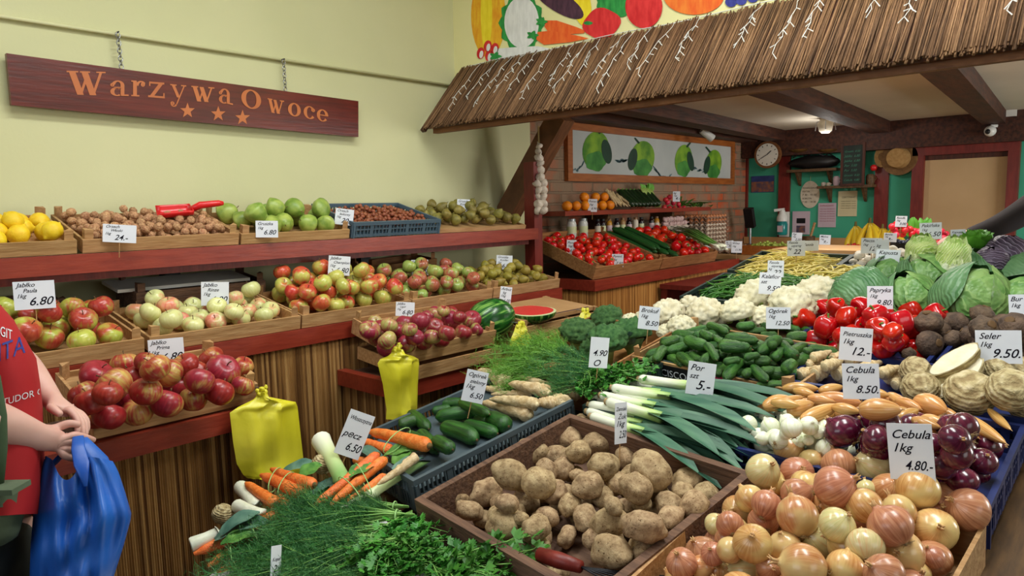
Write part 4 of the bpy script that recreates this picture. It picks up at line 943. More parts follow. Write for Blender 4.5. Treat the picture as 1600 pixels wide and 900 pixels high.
obs, _ = round_px(STALL, -.088, pt, P['potato'], '', 'potato', 'potatoes in the old wooden box', 'in the wooden box', 'earthy brown potato', tilt=.45, seed=14, k=.90, pile=pile, rad=.76)
# little wire scoop with red handle in the potato box
T = thing('potato_scoop', 'wire scoop with red wooden handle lying among the potatoes', 'scoop', loc=STALL.at(905, 880, -.01)); o = -T.location
a, b = STALL.at(842, 866, .0), STALL.at(908, 886, .0)
MB().tube([a+o, a.lerp(b, .5)+o, b+o], [.0145, .0165, .012], 12).obj('handle', 'red_timber', T, smooth=True, label='red wooden handle')
w = MB(); e = STALL.at(1080, 905, -.05)
for q in (-.03, -.018, -.006, .006, .018, .03):
    s = Vector((q*.6, q, -.01)); w.tube([b+o, b.lerp(e, .35)+s+o, e+s*1.3+o], .0018, 5)
for t_ in (.4, .7, 1.0): w.tube([b.lerp(e, t_)+Vector((q*.6, q, -.008-.012*(1-(q/.04)**2)))*(.9+.3*t_)+o for q in (-.036, -.02, 0, .02, .036)], .0018, 5)
w.obj('wire_basket', 'dark_metal', T, smooth=True)
# ---- grey crate with cucumbers and parsnips
Mc = fstall(-1.742, 1.165, -9, .10); plastic_crate('long grey plastic crate with cucumbers and parsnips', Mc, .385, .575, .10, 'plastic_grey', floor=.063)
z7 = lambda L: [(680+a/4, 480+b/4, 680+c/4, 480+d/4, w/4) for a, b, c, d, w in L]
cuc = z7([(-160, 660, -40, 760, 70), (5, 600, 210, 600, 62), (-20, 650, 100, 630, 55), (0, 690, 280, 650, 85), (40, 745, 260, 830, 100), (180, 730, 390, 790, 82), (335, 690, 460, 745, 105), (-10, 830, 110, 890, 85), (150, 590, 340, 670, 66), (-100, 780, 20, 900, 80), (250, 690, 330, 720, 50), (-170, 800, -60, 850, 80), (-230, 740, -110, 700, 70)])
pile = Pile(STALL, -.035)
cuc = [(a, b, c, d, w*1.12) for a, b, c, d, w in cuc]
long_px(STALL, -.035, cuc, P['cucumber'], '', 'cucumber', 'cucumbers in the grey plastic crate', 'in the grey crate', 'smooth green cucumber', pile=pile, seed=3, k=.86)
par = z7([(270, 395, 450, 480, 100), (385, 390, 770, 510, 62), (460, 480, 715, 540, 95), (350, 545, 600, 545, 62), (740, 560, 800, 610, 118), (790, 510, 895, 535, 108), (340, 575, 640, 610, 85), (285, 595, 600, 680, 92), (620, 600, 755, 600, 88), (300, 500, 420, 520, 60), (700, 500, 760, 530, 60)])
long_px(STALL, -.035, par, P['parsnip'], '', 'parsnip', 'parsnips in the grey plastic crate', 'in the grey crate', 'pale parsnip', pile=pile, seed=4, k=.84)
# ---- leeks
Ml = fstall(-1.225, 1.645, -7, .09); plastic_crate('dark plastic crate of leeks behind the potato box', Ml, .50, .40, .09, 'plastic_dark', floor=.03)
def leek(s, L=.52, label='', root=True):
    rr = random.Random(s); parts = [('shaft', MB().tube([(0, 0, 0), (0, 0, .01), (.003, 0, .12), (0, .003, .22)], [.012, .0165, .0155, .019], 12, flat=.95).mesh('shaft', 'leek_shaft', True)), ('root_tuft', MB().blob((0, 0, -.004), .011, 7, 5, .6, 3, s).mesh('root_tuft', 'root_hair', True))]
    for k in range(6):
        a = (-1)**k*.12*(k//2+1)*.5; d = Vector((math.sin(a*1.2), rr.uniform(-.03, .10), 1)); LL = (L-.19)*rr.uniform(.8, 1.1)
        b = MB().leaf((math.sin(a)*.01, .002*k, .18), d, (0, 1, .1), LL, .042, curl=.25+.1*rr.random(), fold=.55, n=8, shape=lambda t: (.85+.3*math.sin(3*t)) if t < .85 else max(.15, (1-t)*6.2*.9)); parts.append(('leaf', b.mesh('leaf', 'leek_green', True)))
    return proto('leek', parts)
LK = [leek(s) for s in range(3)]
lk = [(1125, 592, 1190, 602), (968, 597, 1160, 612), (960, 605, 1150, 625), (940, 604, 1165, 640), (928, 613, 1170, 655), (925, 622, 1165, 668), (920, 630, 1160, 685), (918, 640, 1150, 698)]
lk = [(968, 597), (985, 598), (945, 604), (930, 612), (929, 622), (922, 633), (919, 643), (925, 651), (958, 606), (940, 618), (950, 628), (1000, 592), (965, 615)]
rg = random.Random(5); out = []
for i, (x, y) in enumerate(lk):
    h = (0 if i < 8 else .03)+.008*(i % 3); a = STALL.at(x, y, -.015+h); ang = math.radians(-5-6*math.sin(i*2.1)+rg.uniform(-2, 2)); d = Vector((math.cos(ang), math.sin(ang), SL*math.sin(ang)+.02*rg.random()))
    R = rotfrom(d, 0, x=(0, 0, 1)); R = Matrix((R.col[1], R.col[0]*1, R.col[2])).transposed() if False else R
    yv = Vector((0, -SL, 1)); yv = (yv-d*yv.dot(d)/d.length_squared).normalized(); dn = d.normalized(); xv = yv.cross(dn); R = Matrix((xv, yv, dn)).transposed()
    out.append(place(LK[i % 3], TRS(a, R, .90), 'x', 'leek', 'leeks with white shafts'))
label_rows(out, 'leek with white shaft', 'behind the potatoes')
# ---- yellow onions
My = fstall(-.695, 1.01, -4, .09); wood_crate('wooden crate heaped with yellow onions at the right front', My, .46, .56, .09, post=0, mat='crate_wood', floor=.012, posts=False)
pile = Pile(STALL, -.03); yo = P['onion_yellow']; br = P['onion_brown']; pa = P['onion_pale']
filler(My, .46, .56, 66, gen_round(.031, .036, 1.2), .014, yo+br, 'yellow onion half hidden under the top layer of the onion heap', 'onion', 'onions under the top layer of the heap', pile, seed=6, bulge=.03)
Y, B, L_ = (yo, 'yellow-brown onion'), (br, 'coppery onion'), (pa, 'pale-skinned onion')
on = [(320,215,80,Y),(500,185,82,L_),(440,280,62,Y),(180,330,86,L_),(225,390,72,Y),(365,345,85,B),(590,300,86,B),(775,305,92,L_),(570,420,108,B),(740,430,50,L_),(860,435,86,Y),(1015,430,106,Y),(1150,460,66,B),(1285,540,108,B),(105,480,75,Y),(200,515,78,B),(365,460,84,B),(535,510,86,L_),(730,520,88,Y),(915,550,84,Y),(710,600,60,B),(1110,555,88,B),(365,575,104,Y),(180,610,78,B),(580,625,92,L_),(870,630,114,B),(1110,650,108,Y),(475,690,112,L_),(730,740,96,L_),(935,770,106,Y),(125,725,100,Y),(300,740,84,Y),(0,620,70,B),(395,850,116,Y),(625,860,98,Y),(835,890,104,B),(75,870,78,L_),(210,860,64,B),(0,760,66,Y),(-75,620,58,L_),(-20,700,60,B),(-90,780,62,B),(-260,830,80,B),(-150,850,60,Y),(-60,880,70,Y),(1100,800,60,B),(1010,880,70,Y)]
on = [(1140+a/3.461, 640+b/3.461, c*1.06/3.461, p[0], p[1]) for a, b, c, p in on]
round_px(STALL, -.075, on, yo, '', 'onion', 'yellow onions in the front heap', 'in the heap', 'yellow onion', tilt=1.6, seed=8, k=.84, pile=pile, rad=.92, top=.25)
# ---- blue crate: white onions, red onions, shallots
Mb = fstall(-.755, 1.60, -2, .09); plastic_crate('blue plastic crate of white and red onions and shallots', Mb, .555, .40, .09, 'plastic_blue', floor=.012, pitch=.02)
pile = Pile(STALL, -.03)
filler(Mb @ Matrix.Translation((.02, .01, 0)), .25, .2, 36, gen_round(.020, .024, 3), .014, P['onion_white'], 'small white onion lying under the others in the blue crate', 'onion', 'white onions at the bottom of the blue crate', pile, seed=7, bulge=.01)
filler(Mb @ Matrix.Translation((.25, .0, 0)), .30, .24, 26, gen_round(.030, .034, 3), .014, P['onion_red'], 'red onion lying under the others in the blue crate', 'onion', 'red onions at the bottom of the blue crate', pile, seed=8, bulge=.01)
filler(Mb @ Matrix.Translation((.02, .2, 0)), .50, .19, 34, gen_long(.016, .019, .08, .1, 0, 1.2), .03, P['shallot'], 'long shallot lying under the others in the blue crate', 'shallot', 'shallots at the bottom of the blue crate', pile, seed=9, bulge=.01)
wo = [(358,730,55),(410,690,45),(495,745,60),(555,680,45),(470,690,48),(625,755,66),(735,740,60),(815,710,52),(445,820,45),(545,830,60),(660,840,50),(380,800,40),(795,780,45),(600,710,48),(730,830,35),(590,790,40),(690,690,40),(430,760,40)]
wo = [(1080+a/4, 480+b/4, c/4) for a, b, c in wo]
round_px(STALL, -.06, wo, P['onion_white'], '', 'onion', 'white onions in the blue crate', 'in the blue crate', 'small white onion', tilt=2, seed=9, k=.86, pile=pile)
ro = [(940,775,112),(1050,705,82),(1150,820,88),(1205,725,60),(1425,730,78)]
ro = [(1080+a/4, 480+b/4, c/4) for a, b, c in ro]+[(1140+a/3.461, 640+b/3.461, c/3.461) for a, b, c in [(1215,160,82),(1400,200,78),(1140,290,92),(1230,245,84),(1370,280,74),(1260,385,84),(1350,350,52),(1090,180,60),(1000,200,60)]]
round_px(STALL, -.06, ro, P['onion_red'], '', 'onion', 'red onions in the blue crate', 'in the blue crate', 'purple-red onion', tilt=1.5, seed=10, k=.86, pile=pile)
sh = [(570,510,800,510,62),(450,625,640,575,80),(610,655,765,600,85),(690,700,920,610,75),(790,568,1070,600,92),(800,525,950,495,60),(1050,640,1320,640,118),(1140,580,1250,578,50),(1230,545,1380,640,62),(1400,580,1600,650,110),(900,670,1040,650,62),(1290,690,1420,640,60),(1440,690,1610,740,70),(560,600,700,560,50)]
sh = [(1080+a/4, 480+b/4, 1080+c/4, 480+d/4, w/4) for a, b, c, d, w in sh]
sh = [(a, b, c, d, w*1.25) for a, b, c, d, w in sh]+[(1180, 642, 1222, 632, 16), (1205, 628, 1250, 634, 17), (1262, 622, 1305, 628, 18), (1300, 636, 1345, 644, 18), (1375, 650, 1420, 640, 20), (1400, 625, 1440, 640, 18), (1425, 655, 1470, 668, 20), (1460, 640, 1500, 655, 20), (1350, 612, 1390, 618, 18), (1240, 610, 1275, 618, 16)]+[(1500, 648, 1572, 693, 22), (1485, 660, 1530, 685, 20), (1455, 655, 1490, 665, 16), (1545, 640, 1580, 672, 14)]
pile.b = .0
long_px(STALL, .0, sh, P['shallot'], '', 'shallot', 'shallots in the blue crate', 'in the blue crate', 'long golden shallot', pile=pile, seed=11, k=.84)
# ---- gherkins in a printed wooden crate
Mg = fstall(-1.30, 2.03, -7, .09); T = wood_crate('wooden crate of gherkins with printed black front', Mg, .58, .36, .09, post=.03, floor=.014)
b = MB().box((.16, -.0015, .045), (.26, .002, .075)).obj('printed_panel', 'black', T, label='black printed end panel with white lettering')
b = MB().box((.40, -.0015, .045), (.16, .002, .075)).obj('printed_panel', 'red_plastic', T, label='pink and dark printed end panel')
simple('pink_print', (196, 30, 90), (210, 44, 104), rough=.5); b.data.materials[0] = M('pink_print')
pile = Pile(STALL, -.03)
filler(Mg, .58, .36, 110, gen_long(.0165, .0195, .075, .11, .3, 1.3), .016, P['gherkin'], 'green gherkin lying under the top layer of the gherkin pile', 'gherkin', 'gherkins under the top layer', pile, seed=12, bulge=.02)
gk = [(100,110,230,160,58),(210,190,420,210,66),(170,245,370,245,72),(425,285,560,190,76),(0,200,100,255,70),(60,350,170,280,66),(160,420,230,360,66),(215,450,320,330,78),(380,370,475,460,66),(250,290,380,270,60),(330,320,430,300,56),(200,345,310,325,56),(390,340,500,335,64),(520,320,570,260,64),(590,200,740,185,72),(700,190,850,225,62),(650,245,790,235,58),(600,260,660,300,80),(700,280,760,270,56),(790,250,850,270,56),(640,330,690,310,46),(585,395,640,350,88),(330,430,375,400,60),(435,395,520,385,56),(490,430,550,420,62),(400,490,640,470,56),(280,120,400,110,56),(340,160,400,110,52),(350,155,470,145,52),(440,110,540,140,54),(590,130,680,150,60),(640,110,750,160,56),(130,190,190,220,60),(60,160,130,190,60),(430,180,540,170,60),(860,235,920,230,50),(480,240,530,230,60),(90,230,160,330,60),(0,290,60,330,60),(470,120,600,130,50),(20,130,80,140,50),(380,530,560,510,40)]
gk = [(1080+a/4, 480+b/4, 1080+c/4, 480+d/4, w/4) for a, b, c, d, w in gk]
gk += [(800+a/4, 350+b/4, 800+c/4, 350+d/4, w/4) for a, b, c, d, w in [(930,745,1050,715,72),(1060,690,1150,690,60),(1080,720,1220,765,76),(970,795,1110,755,66),(950,770,900,850,66),(980,830,1070,890,66),(1035,815,1130,880,66),(820,880,950,850,50),(1220,645,1330,665,66),(1290,755,1500,785,76),(1340,660,1440,720,60),(1140,700,1200,670,60),(860,860,900,830,50)]]
long_px(STALL, -.06, gk, P['gherkin'], '', 'gherkin', 'gherkins in the printed crate', 'in the printed crate', 'green gherkin', pile=pile, seed=13, k=.84)
# ---- parsley roots and celeriac in a blue crate
Mq = fstall(-.775, 2.03, -2, .09); plastic_crate('blue plastic crate of parsley roots and celeriac', Mq, .62, .27, .085, 'plastic_blue', floor=.054, pitch=.02)
pile = Pile(STALL, -.03)
rt = []
for (x, y, w) in [(1275, 583, 27), (1251, 585, 22), (1262, 570, 22), (1290, 572, 22), (1308, 583, 30), (1272, 558, 18), (1256, 562, 16), (1302, 560, 20), (1328, 562, 24), (1285, 553, 14), (1350, 575, 22), (1388, 590, 24), (1378, 582, 22), (1400, 600, 22)]:
    rt.append((x+26, y-9, x-2, y+2, w))
long_px(STALL, -.05, rt, P['parsley_root'], '', 'parsley root', 'bundled parsley roots', 'with cut ends forward', 'tan parsley root', pile=pile, seed=14, k=.80)
ce = [(1431,580,24),(1438,607,28),(1516,614,37),(1580,610,35),(1560,578,26),(1598,582,26),(1475,600,22),(1605,635,26)]
round_px(STALL, -.05, [c for c in ce if c[:2] not in ((1438, 618), (1475, 636))], P['celeriac'], '', 'celeriac', 'whole celeriac roots', 'in the crate', 'knobbly tan celeriac', seed=15, k=.82, pile=pile, axis=lambda g: (.35+g.uniform(-.3, .3), -.7+g.uniform(-.2, .2), .7))
for i, (x, y, s, lab) in enumerate([(1490, 562, 36, 'white cut celeriac half, upper one of the two'), (1497, 590, 40, 'white cut celeriac half, lower one of the two')]):
    p = STALL.at(x, y, .075-.035*i); r = s*depth(p)/F
    T = thing('celeriac_half', lab, 'celeriac', M4=TRS(p, rotfrom((-.45, -.55, .75), .6+.3*i), r))
    h = MB().blob((0, 0, 0), 1, 28, 20, .10, 3, i+3, (1.15, .62, .62)); h.v = [(a, b, min(c, .02)) for a, b, c in h.v]; h.obj('skin', 'celeriac', T, smooth=True, auto=40)
    f = MB().blob((0, 0, .02), .97, 28, 8, .04, 3, i+3, (1.15, .60, .02)); f.obj('flesh', 'celeriac_flesh', T, smooth=True)
# ---- peppers
Mr = fstall(-.875, 2.31, -3, .09); plastic_crate('blue plastic crate of red bell peppers', Mr, .42, .34, .085, 'plastic_blue', floor=.012, pitch=.02)
pile = Pile(STALL, -.03)
filler(Mr, .42, .34, 26, gen_round(.036, .040, 1.5), .014, P['pepper'], 'red bell pepper lying under the top layer of peppers', 'bell pepper', 'red peppers under the top layer', pile, seed=16, bulge=.02)
pp = [(230,600,72),(360,645,76),(355,535,66),(425,520,60),(500,500,44),(490,585,70),(560,555,64),(490,655,60),(680,585,80),(685,655,76),(740,545,62),(830,610,76),(900,555,76),(780,675,60),(715,775,76),(780,740,64),(560,640,50),(600,620,40),(450,700,50),(850,660,40)]
pp = [(1200+a/4, 350+b/4, c/4) for a, b, c in pp]
round_px(STALL, -.06, pp, P['pepper'], '', 'bell pepper', 'red bell peppers in the blue crate', 'in the pepper crate', 'glossy red pepper', tilt=1.1, seed=17, k=.84, pile=pile)
# ---- beetroots
Mt = fstall(-.44, 2.30, -3, .08); plastic_crate('blue plastic crate of earthy beetroots', Mt, .44, .36, .08, 'plastic_blue', floor=.02, pitch=.02)
pile = Pile(STALL, -.02)
filler(Mt, .44, .36, 26, gen_round(.034, .040, 1.5), .022, P['beetroot'], 'earthy beetroot lying under the top layer of beetroots', 'beetroot', 'beetroots under the top layer', pile, seed=18, bulge=.02)
bt = [(1000,615,86),(1170,625,85),(1190,550,66),(1340,570,74),(1350,655,88),(1530,640,88),(1010,750,84),(1160,720,66),(1060,665,76),(880,815,46),(1570,730,60),(1255,690,60),(1420,720,60),(1440,590,60),(1600,560,60),(1480,540,50),(1255,570,50)]
bt = [(1200+a/4, 350+b/4, c/4) for a, b, c in bt]
round_px(STALL, -.045, bt, P['beetroot'], '', 'beetroot', 'earthy beetroots', 'right of the peppers', 'brown earthy beetroot', tilt=1.5, seed=19, k=.84, pile=pile)
# ---- cauliflower
cf = [(1022,504,24),(1050,489,22),(1042,517,24),(1105,490,30),(1145,508,30),(1070,501,26),(1183,481,38),(1229,468,32),(1270,462,32),(1210,500,26),(1000,497,16),(1095,520,20)]
cf = [(1043,492,28),(1068,488,22),(1102,489,26),(1007,500,20),(985,503,15),(1065,515,24),(1042,517,20),(1138,492,34),(1175,470,32),(1150,500,24),(1205,470,28),(1242,462,26),(1272,466,30),(1222,490,32),(1255,485,20)]
cf = [(1043,492,27),(1010,500,19),(985,502,14),(1065,513,22),(1043,521,17),(1100,489,27),(1080,478,18),(1130,496,22),(1183,466,33),(1152,489,26),(1212,452,20),(1238,479,35),(1278,462,34),(1190,498,22),(1255,494,20)]
obs, _ = round_px(STALL, -.06, cf, P['cauliflower'], '', 'cauliflower', 'cauliflowers behind the gherkins', 'behind the gherkins', 'creamy white cauliflower', tilt=.35, seed=20, k=.72, rad=.9)
# ---- broccoli, dill and the left side
wood_crate('wooden crate under the broccoli and far dill', fstall(-1.74, 1.80, -4, .10), .42, .56, .10, post=0, posts=False, mat='crate_wood_dark')
bc = [(902,520,28),(925,505,24),(945,522,26),(960,500,24),(985,520,28),(1008,530,22),(950,545,24),(930,540,20)]
bc = [(905,520,30),(948,497,24),(950,530,30),(985,522,34),(930,545,24)]
round_px(STALL, -.06, bc, P['broccoli'], '', 'broccoli', 'broccoli heads', 'left of the cauliflowers', 'dark green broccoli', tilt=.3, seed=21, k=.72, rad=.9)
# ---- green and yellow beans
Mn = fstall(-1.475, 2.68, -3, .085); plastic_crate('dark green plastic crate of green beans', Mn, .60, .38, .085, 'plastic_dark', floor=.045, pitch=.02)
def beans(M4, W, D, n, protos, lab, cat, grp, base, seed, bulge, yaw=.2):
    def g(rg):
        r = .0036; hl = rg.uniform(.045, .065); a = yaw+rg.uniform(-1.3, 1.3); p = rg.uniform(-.25, .25); d = Vector((math.cos(a)*math.cos(p), math.sin(a)*math.cos(p), math.sin(p)))
        ts = np.linspace(-hl*.9, hl*.9, 6); return np.array([[d.x*t, d.y*t, d.z*t] for t in ts]), np.full(6, r), (rotfrom(d, rg.uniform(0, 6.28)), hl)
    return put(M4, fill(n, W, D, g, base=base, bulge=bulge, seed=seed, K=5, k=1.0, pad=0), protos, lab, cat, grp, seed)
beans(Mn, .60, .38, 300, P['green_bean'], 'thin green bean in the heap behind the cauliflowers', 'green bean', 'green beans in the dark crate', .056, 22, .09)
Mn2 = fstall(-.90, 2.72, -3, .085)
m = MB(); 
def stuffbeans(name, M4, W, D, n, mat, lab, cat, base, hgt, seed):
    rg = random.Random(seed); m = MB()
    for i in range(n):
        hl = rg.uniform(.045, .065); a = rg.uniform(0, 3.14); u, v = rg.uniform(0, 1), rg.uniform(0, 1); z = base+hgt*(1-.5*((u-.5)**2+(v-.5)**2)*2)*rg.uniform(.6, 1)
        c = Vector((u*W, v*D, z)); d = Vector((math.cos(a), math.sin(a), rg.uniform(-.2, .2)))*hl; q = Vector((0, 0, hl*.15))
        m.tube([M4 @ (c-d), M4 @ (c-d*.4+q), M4 @ (c+d*.4+q), M4 @ (c+d)], [.0012, .0042, .0042, .0012], 5)
    return tag(m.obj(name, mat, smooth=True), lab, cat, kind='stuff')
stuffbeans('green_bean_heap', Mn @ Matrix.Translation((.06, .04, 0)), .84, .34, 420, 'green_bean', 'heap of further green beans running behind the cauliflowers', 'green beans', .055, .055, 5)
My2 = fstall(-1.46, 3.10, -2, .085); plastic_crate('dark green plastic crate of yellow beans', My2, .44, .36, .085, 'plastic_dark', floor=.035, pitch=.02)
beans(My2, .44, .36, 300, P['yellow_bean'], 'thin yellow wax bean in the heap behind the green beans', 'yellow bean', 'yellow beans in the dark crate', .046, 23, .06)
stuffbeans('yellow_bean_heap', My2 @ Matrix.Translation((.10, -.10, 0)), .74, .20, 300, 'yellow_bean', 'heap of further yellow wax beans left of the cabbages', 'yellow beans', .052, .06, 6)
# ---- mushrooms
Mm = fstall(-1.01, 3.24, -2, .055); plastic_crate('black mesh crate of white mushrooms', Mm, .36, .26, .06, 'plastic_dark', floor=.02, pitch=.012)
res = fill(48, .36, .26, gen_round(.019, .023, .8), base=.03, bulge=.02, seed=24, K=12)
obs = put(Mm, res, P['mushroom'], '', 'mushroom', 'white mushrooms in the black crate', 25); label_rows(obs, 'white mushroom', 'in the mesh crate')
# ---- cabbages
cb_ = [(1345,466,46),(1388,436,42),(1425,468,44),(1448,437,52),(1405,415,34),(1515,470,58),(1525,426,50),(1590,440,44),(1598,480,52),(1478,428,30)]
cb_ = [(1347,468,46),(1388,440,38),(1422,470,43),(1450,444,46),(1518,474,56),(1522,438,44),(1597,442,40),(1600,480,48)]
round_px(STALL, -.06, cb_, P['cabbage'], '', 'cabbage', 'green cabbages', 'on the stall', 'big green leafy cabbage', tilt=.45, seed=26, k=.70, rad=.92)
for i, (x, y, w, h, s, lab) in enumerate([(1441, 397, 46, 60, -.05, 'pale chinese cabbage standing left of its twin'), (1487, 405, 48, 68, .22, 'pale chinese cabbage leaning right beside its twin')]):
    p = STALL.at(x, y+5, .12); d = depth(p)/F; place(P['napa'][i], TRS(p, rotfrom((s*.8, -.25+s*.4, 1), 1.5+i), (w/2*d, w/2*d, h/2*d*1.15)), lab, 'chinese cabbage')
for i, (x, y, r, lab) in enumerate([(1573, 402, 34, 'dark purple red cabbage at the right edge'), (1548, 412, 26, 'smaller purple red cabbage left of the bigger one')]):
    p = STALL.at(x, y, .09); place(P['red_cabbage'][i], TRS(p, rotfrom((.1, -.3, 1), i), r*depth(p)/F), lab, 'red cabbage')
# ================================================================= herbs
def dill_mesh(seed, L=.30, spread=.5, stems=26, nodes=12, parts=False):
    rr = random.Random(seed); st = MB(); bl = MB()
    for i in range(stems):
        a = rr.uniform(-spread, spread); b = rr.uniform(-.10, .22); l = L*rr.uniform(.75, 1.05); pts = []
        for j in range(6):
            t = j/5; pts.append(Vector((l*t*math.cos(a*t), l*t*math.sin(a*t)*1.0, .004*i/stems+l*b*t*(1.3-t)+.012)))
        st.tube(pts, [.0016, .0015, .0013, .001, .0007, .0004], 4)
        for j in range(nodes):
            t = .30+.70*(j+rr.random()*.6)/nodes; k = t*5; q = int(min(k, 4)); p = pts[q].lerp(pts[q+1], min(1, k-q))
            for s in range(4):
                d = Vector((rr.uniform(.1, 1), rr.uniform(-1, 1), rr.uniform(-.5, .9))).normalized()*rr.uniform(.018, .040); e = p+d
                w = Vector((rr.uniform(-1, 1), rr.uniform(-1, 1), rr.uniform(-1, 1))).normalized()*.0007
                bl.add([p-w, p+w, e], [(0, 1, 2)])
                for m in range(6):
                    f = p.lerp(e, .25+.75*m/6); g = f+(d.normalized()*.6+Vector((rr.uniform(-1, 1), rr.uniform(-1, 1), rr.uniform(-1, 1)))).normalized()*rr.uniform(.006, .014); bl.add([f-w*.7, f+w*.7, g], [(0, 1, 2)])
    return st, bl
def bunch(name, st, bl, ms, mb, band=True):
    parts = [('stem', st.mesh('stem', ms, True)), ('leaf', bl.mesh('leaf', mb))]
    if band: parts.append(('rubber_band', MB().tube([(.035, .014*math.cos(a), .014+.012*math.sin(a)) for a in [i*math.pi/6 for i in range(13)]], .0018, 6).mesh('rubber_band', 'rubber', True)))
    return proto(name, parts)
DL = [bunch('dill_bunch', *dill_mesh(s), 'herb_stem', 'dill') for s in range(3)]
DLL = [bunch('dill_bunch', *dill_mesh(s+7, stems=24), 'herb_stem', 'dill_light') for s in range(2)]
def parsley_mesh(seed, L=.22, stems=26):
    rr = random.Random(seed); st = MB(); lf = MB()
    for i in range(stems):
        a = rr.uniform(-.7, .7); b = rr.uniform(-.05, .45); l = L*rr.uniform(.6, 1.05)
        pts = [Vector((l*t*math.cos(a*t), l*t*math.sin(a*t), l*b*t*(1.3-t)+.012)) for t in (0, .25, .5, .75, 1)]
        st.tube(pts, [.0018, .0016, .0014, .001, .0008], 5)
        for j in range(7):
            t = .45+.55*j/6; p = pts[0].lerp(pts[4], t); p = pts[int(min(3, t*4))].lerp(pts[int(min(3, t*4))+1], t*4-int(min(3, t*4)))
            d0 = Vector((rr.uniform(0, 1), rr.uniform(-1, 1), rr.uniform(-.3, .8))).normalized(); s = rr.uniform(.012, .022); up = Vector((rr.uniform(-.5, .5), rr.uniform(-.5, .5), 1)); x = d0.cross(up).normalized()
            c = p+d0*s*.5; st.tube([p, c], .0007, 3)
            for an in (-1.1, -.4, .4, 1.1, 0):
                dd = (d0*math.cos(an)+x*math.sin(an)); nn = dd.cross(x if abs(an) < .5 else d0).normalized(); w = dd.cross(up).normalized()*s*.28
                lf.add([c, c+dd*s*.45+w, c+dd*s*.75+w*.55+up*.001, c+dd*s*(1.0), c+dd*s*.75-w*.55, c+dd*s*.45-w], [(0, 1, 2, 3, 4, 5)])
    return st, lf
PS = [bunch('parsley_bunch', *parsley_mesh(s), 'herb_stem', 'parsley') for s in range(3)]
def lay(prs, items, where, desc, cat, grp, L):
    out = []
    for i, (x0, y0, x1, y1, h) in enumerate(items):
        a = STALL.at(x0, y0, h); b = STALL.at(x1, y1, h+.01); d = (b-a); s = d.length/L; s = min(1.35, max(.75, s)); d.normalize(); z = Vector((0, -SL, 1)); z = (z-d*z.dot(d)).normalized(); y = z.cross(d)
        out.append(place(prs[i % len(prs)], TRS(a, Matrix((d, y, z)).transposed(), s), '', cat, grp))
    label_rows(out, desc, where); return out
lay(DL, [(640,800,470,800,-.05),(650,815,430,830,-.03),(640,835,400,860,-.045),(600,860,330,905,-.05),(640,850,440,900,-.025),(560,905,360,900,-.03),(600,820,500,790,-.05),(655,870,500,880,-.05),(560,840,420,815,-.02),(620,890,480,930,-.02),(520,830,380,870,-.04),(560,800,440,830,-.035),(600,845,460,850,-.01),(500,870,350,890,-.05),(640,812,540,800,-.03)], 'on the white board', 'dark feathery dill bunch', 'dill', 'dill bunches at the stall front', .28)
lay(PS, [(645,805,625,880,-.055),(640,835,600,900,-.03),(590,860,660,905,-.04),(640,885,755,915,-.06),(650,900,800,935,-.06),(560,890,640,925,-.03),(640,845,580,885,-.01)], 'on the white board', 'leafy parsley bunch', 'parsley', 'parsley bunches at the stall front', .20)
lay(DLL, [(880,600,775,575,-.02),(900,575,790,545,-.01),(870,590,800,600,-.02),(905,560,830,535,.0),(860,570,790,580,.01)], 'by the parsnips', 'light green dill bunch', 'dill', 'light dill bunches behind the parsnips', .28)
lay(DL, [(960,600,860,590,.0),(975,590,850,570,.0),(950,610,850,612,-.01),(985,610,880,585,.01)], 'by the broccoli', 'dark green dill bunch', 'dill', 'dark dill bunches left of the broccoli', .28)
lay(PS, [(900,590,965,605,.01),(930,590,1000,600,.0),(890,605,945,618,.0)], 'left of the leeks', 'dark parsley bunch', 'parsley', 'parsley bunches left of the leeks', .20)
# ================================================================= soup vegetable bundles
def child_at(T, name, me, M4, label=None):
    o = bpy.data.objects.new(name, me); COL.objects.link(o); o.parent = T; o.matrix_parent_inverse = Matrix.Identity(4); o.matrix_local = Matrix.Translation(-T.location) @ M4
    if label: o['label'] = label
    return o
leafM = [MB().leaf((0, 0, 0), (1, 0, .1), (0, 0, 1), 1, .42, curl=.7, fold=.3, n=9, wav=.04, seed=s).mesh('leaf', 'leaf_bluegreen', True) for s in range(2)]
leafG = MB().leaf((0, 0, 0), (1, 0, .1), (0, 0, 1), 1, .55, curl=.6, fold=.25, n=9, wav=.06, seed=4).mesh('leaf', 'leaf_mid', True)
shaftM = MB().tube([(0, 0, -1), (0, 0, -.9), (.05, 0, 0), (0, .05, .8), (0, 0, 1)], [.9, 1.0, .86, .9, 1.1], 14).mesh('leek_shaft', 'leek_white', True)
t = NT('leek_fade'); x = t.n.new('ShaderNodeSeparateXYZ'); t.l(t.tc.outputs['Object'], x.inputs[0])
t.col(t.ramp(t.math('MULTIPLY_ADD', x.outputs[2], .5, .5), [(0.05, srgb(238, 240, 224)), (0.5, srgb(206, 222, 160)), (0.95, srgb(136, 178, 104))])); MATS['leek_fade'] = t.done(.4, .4)
shaftF = MB().tube([(0, 0, -1), (0, 0, -.9), (.05, 0, 0), (0, .05, .8), (0, 0, 1)], [1.2, 1.15, .86, .9, 1.1], 14).mesh('leek_shaft', 'leek_fade', True)
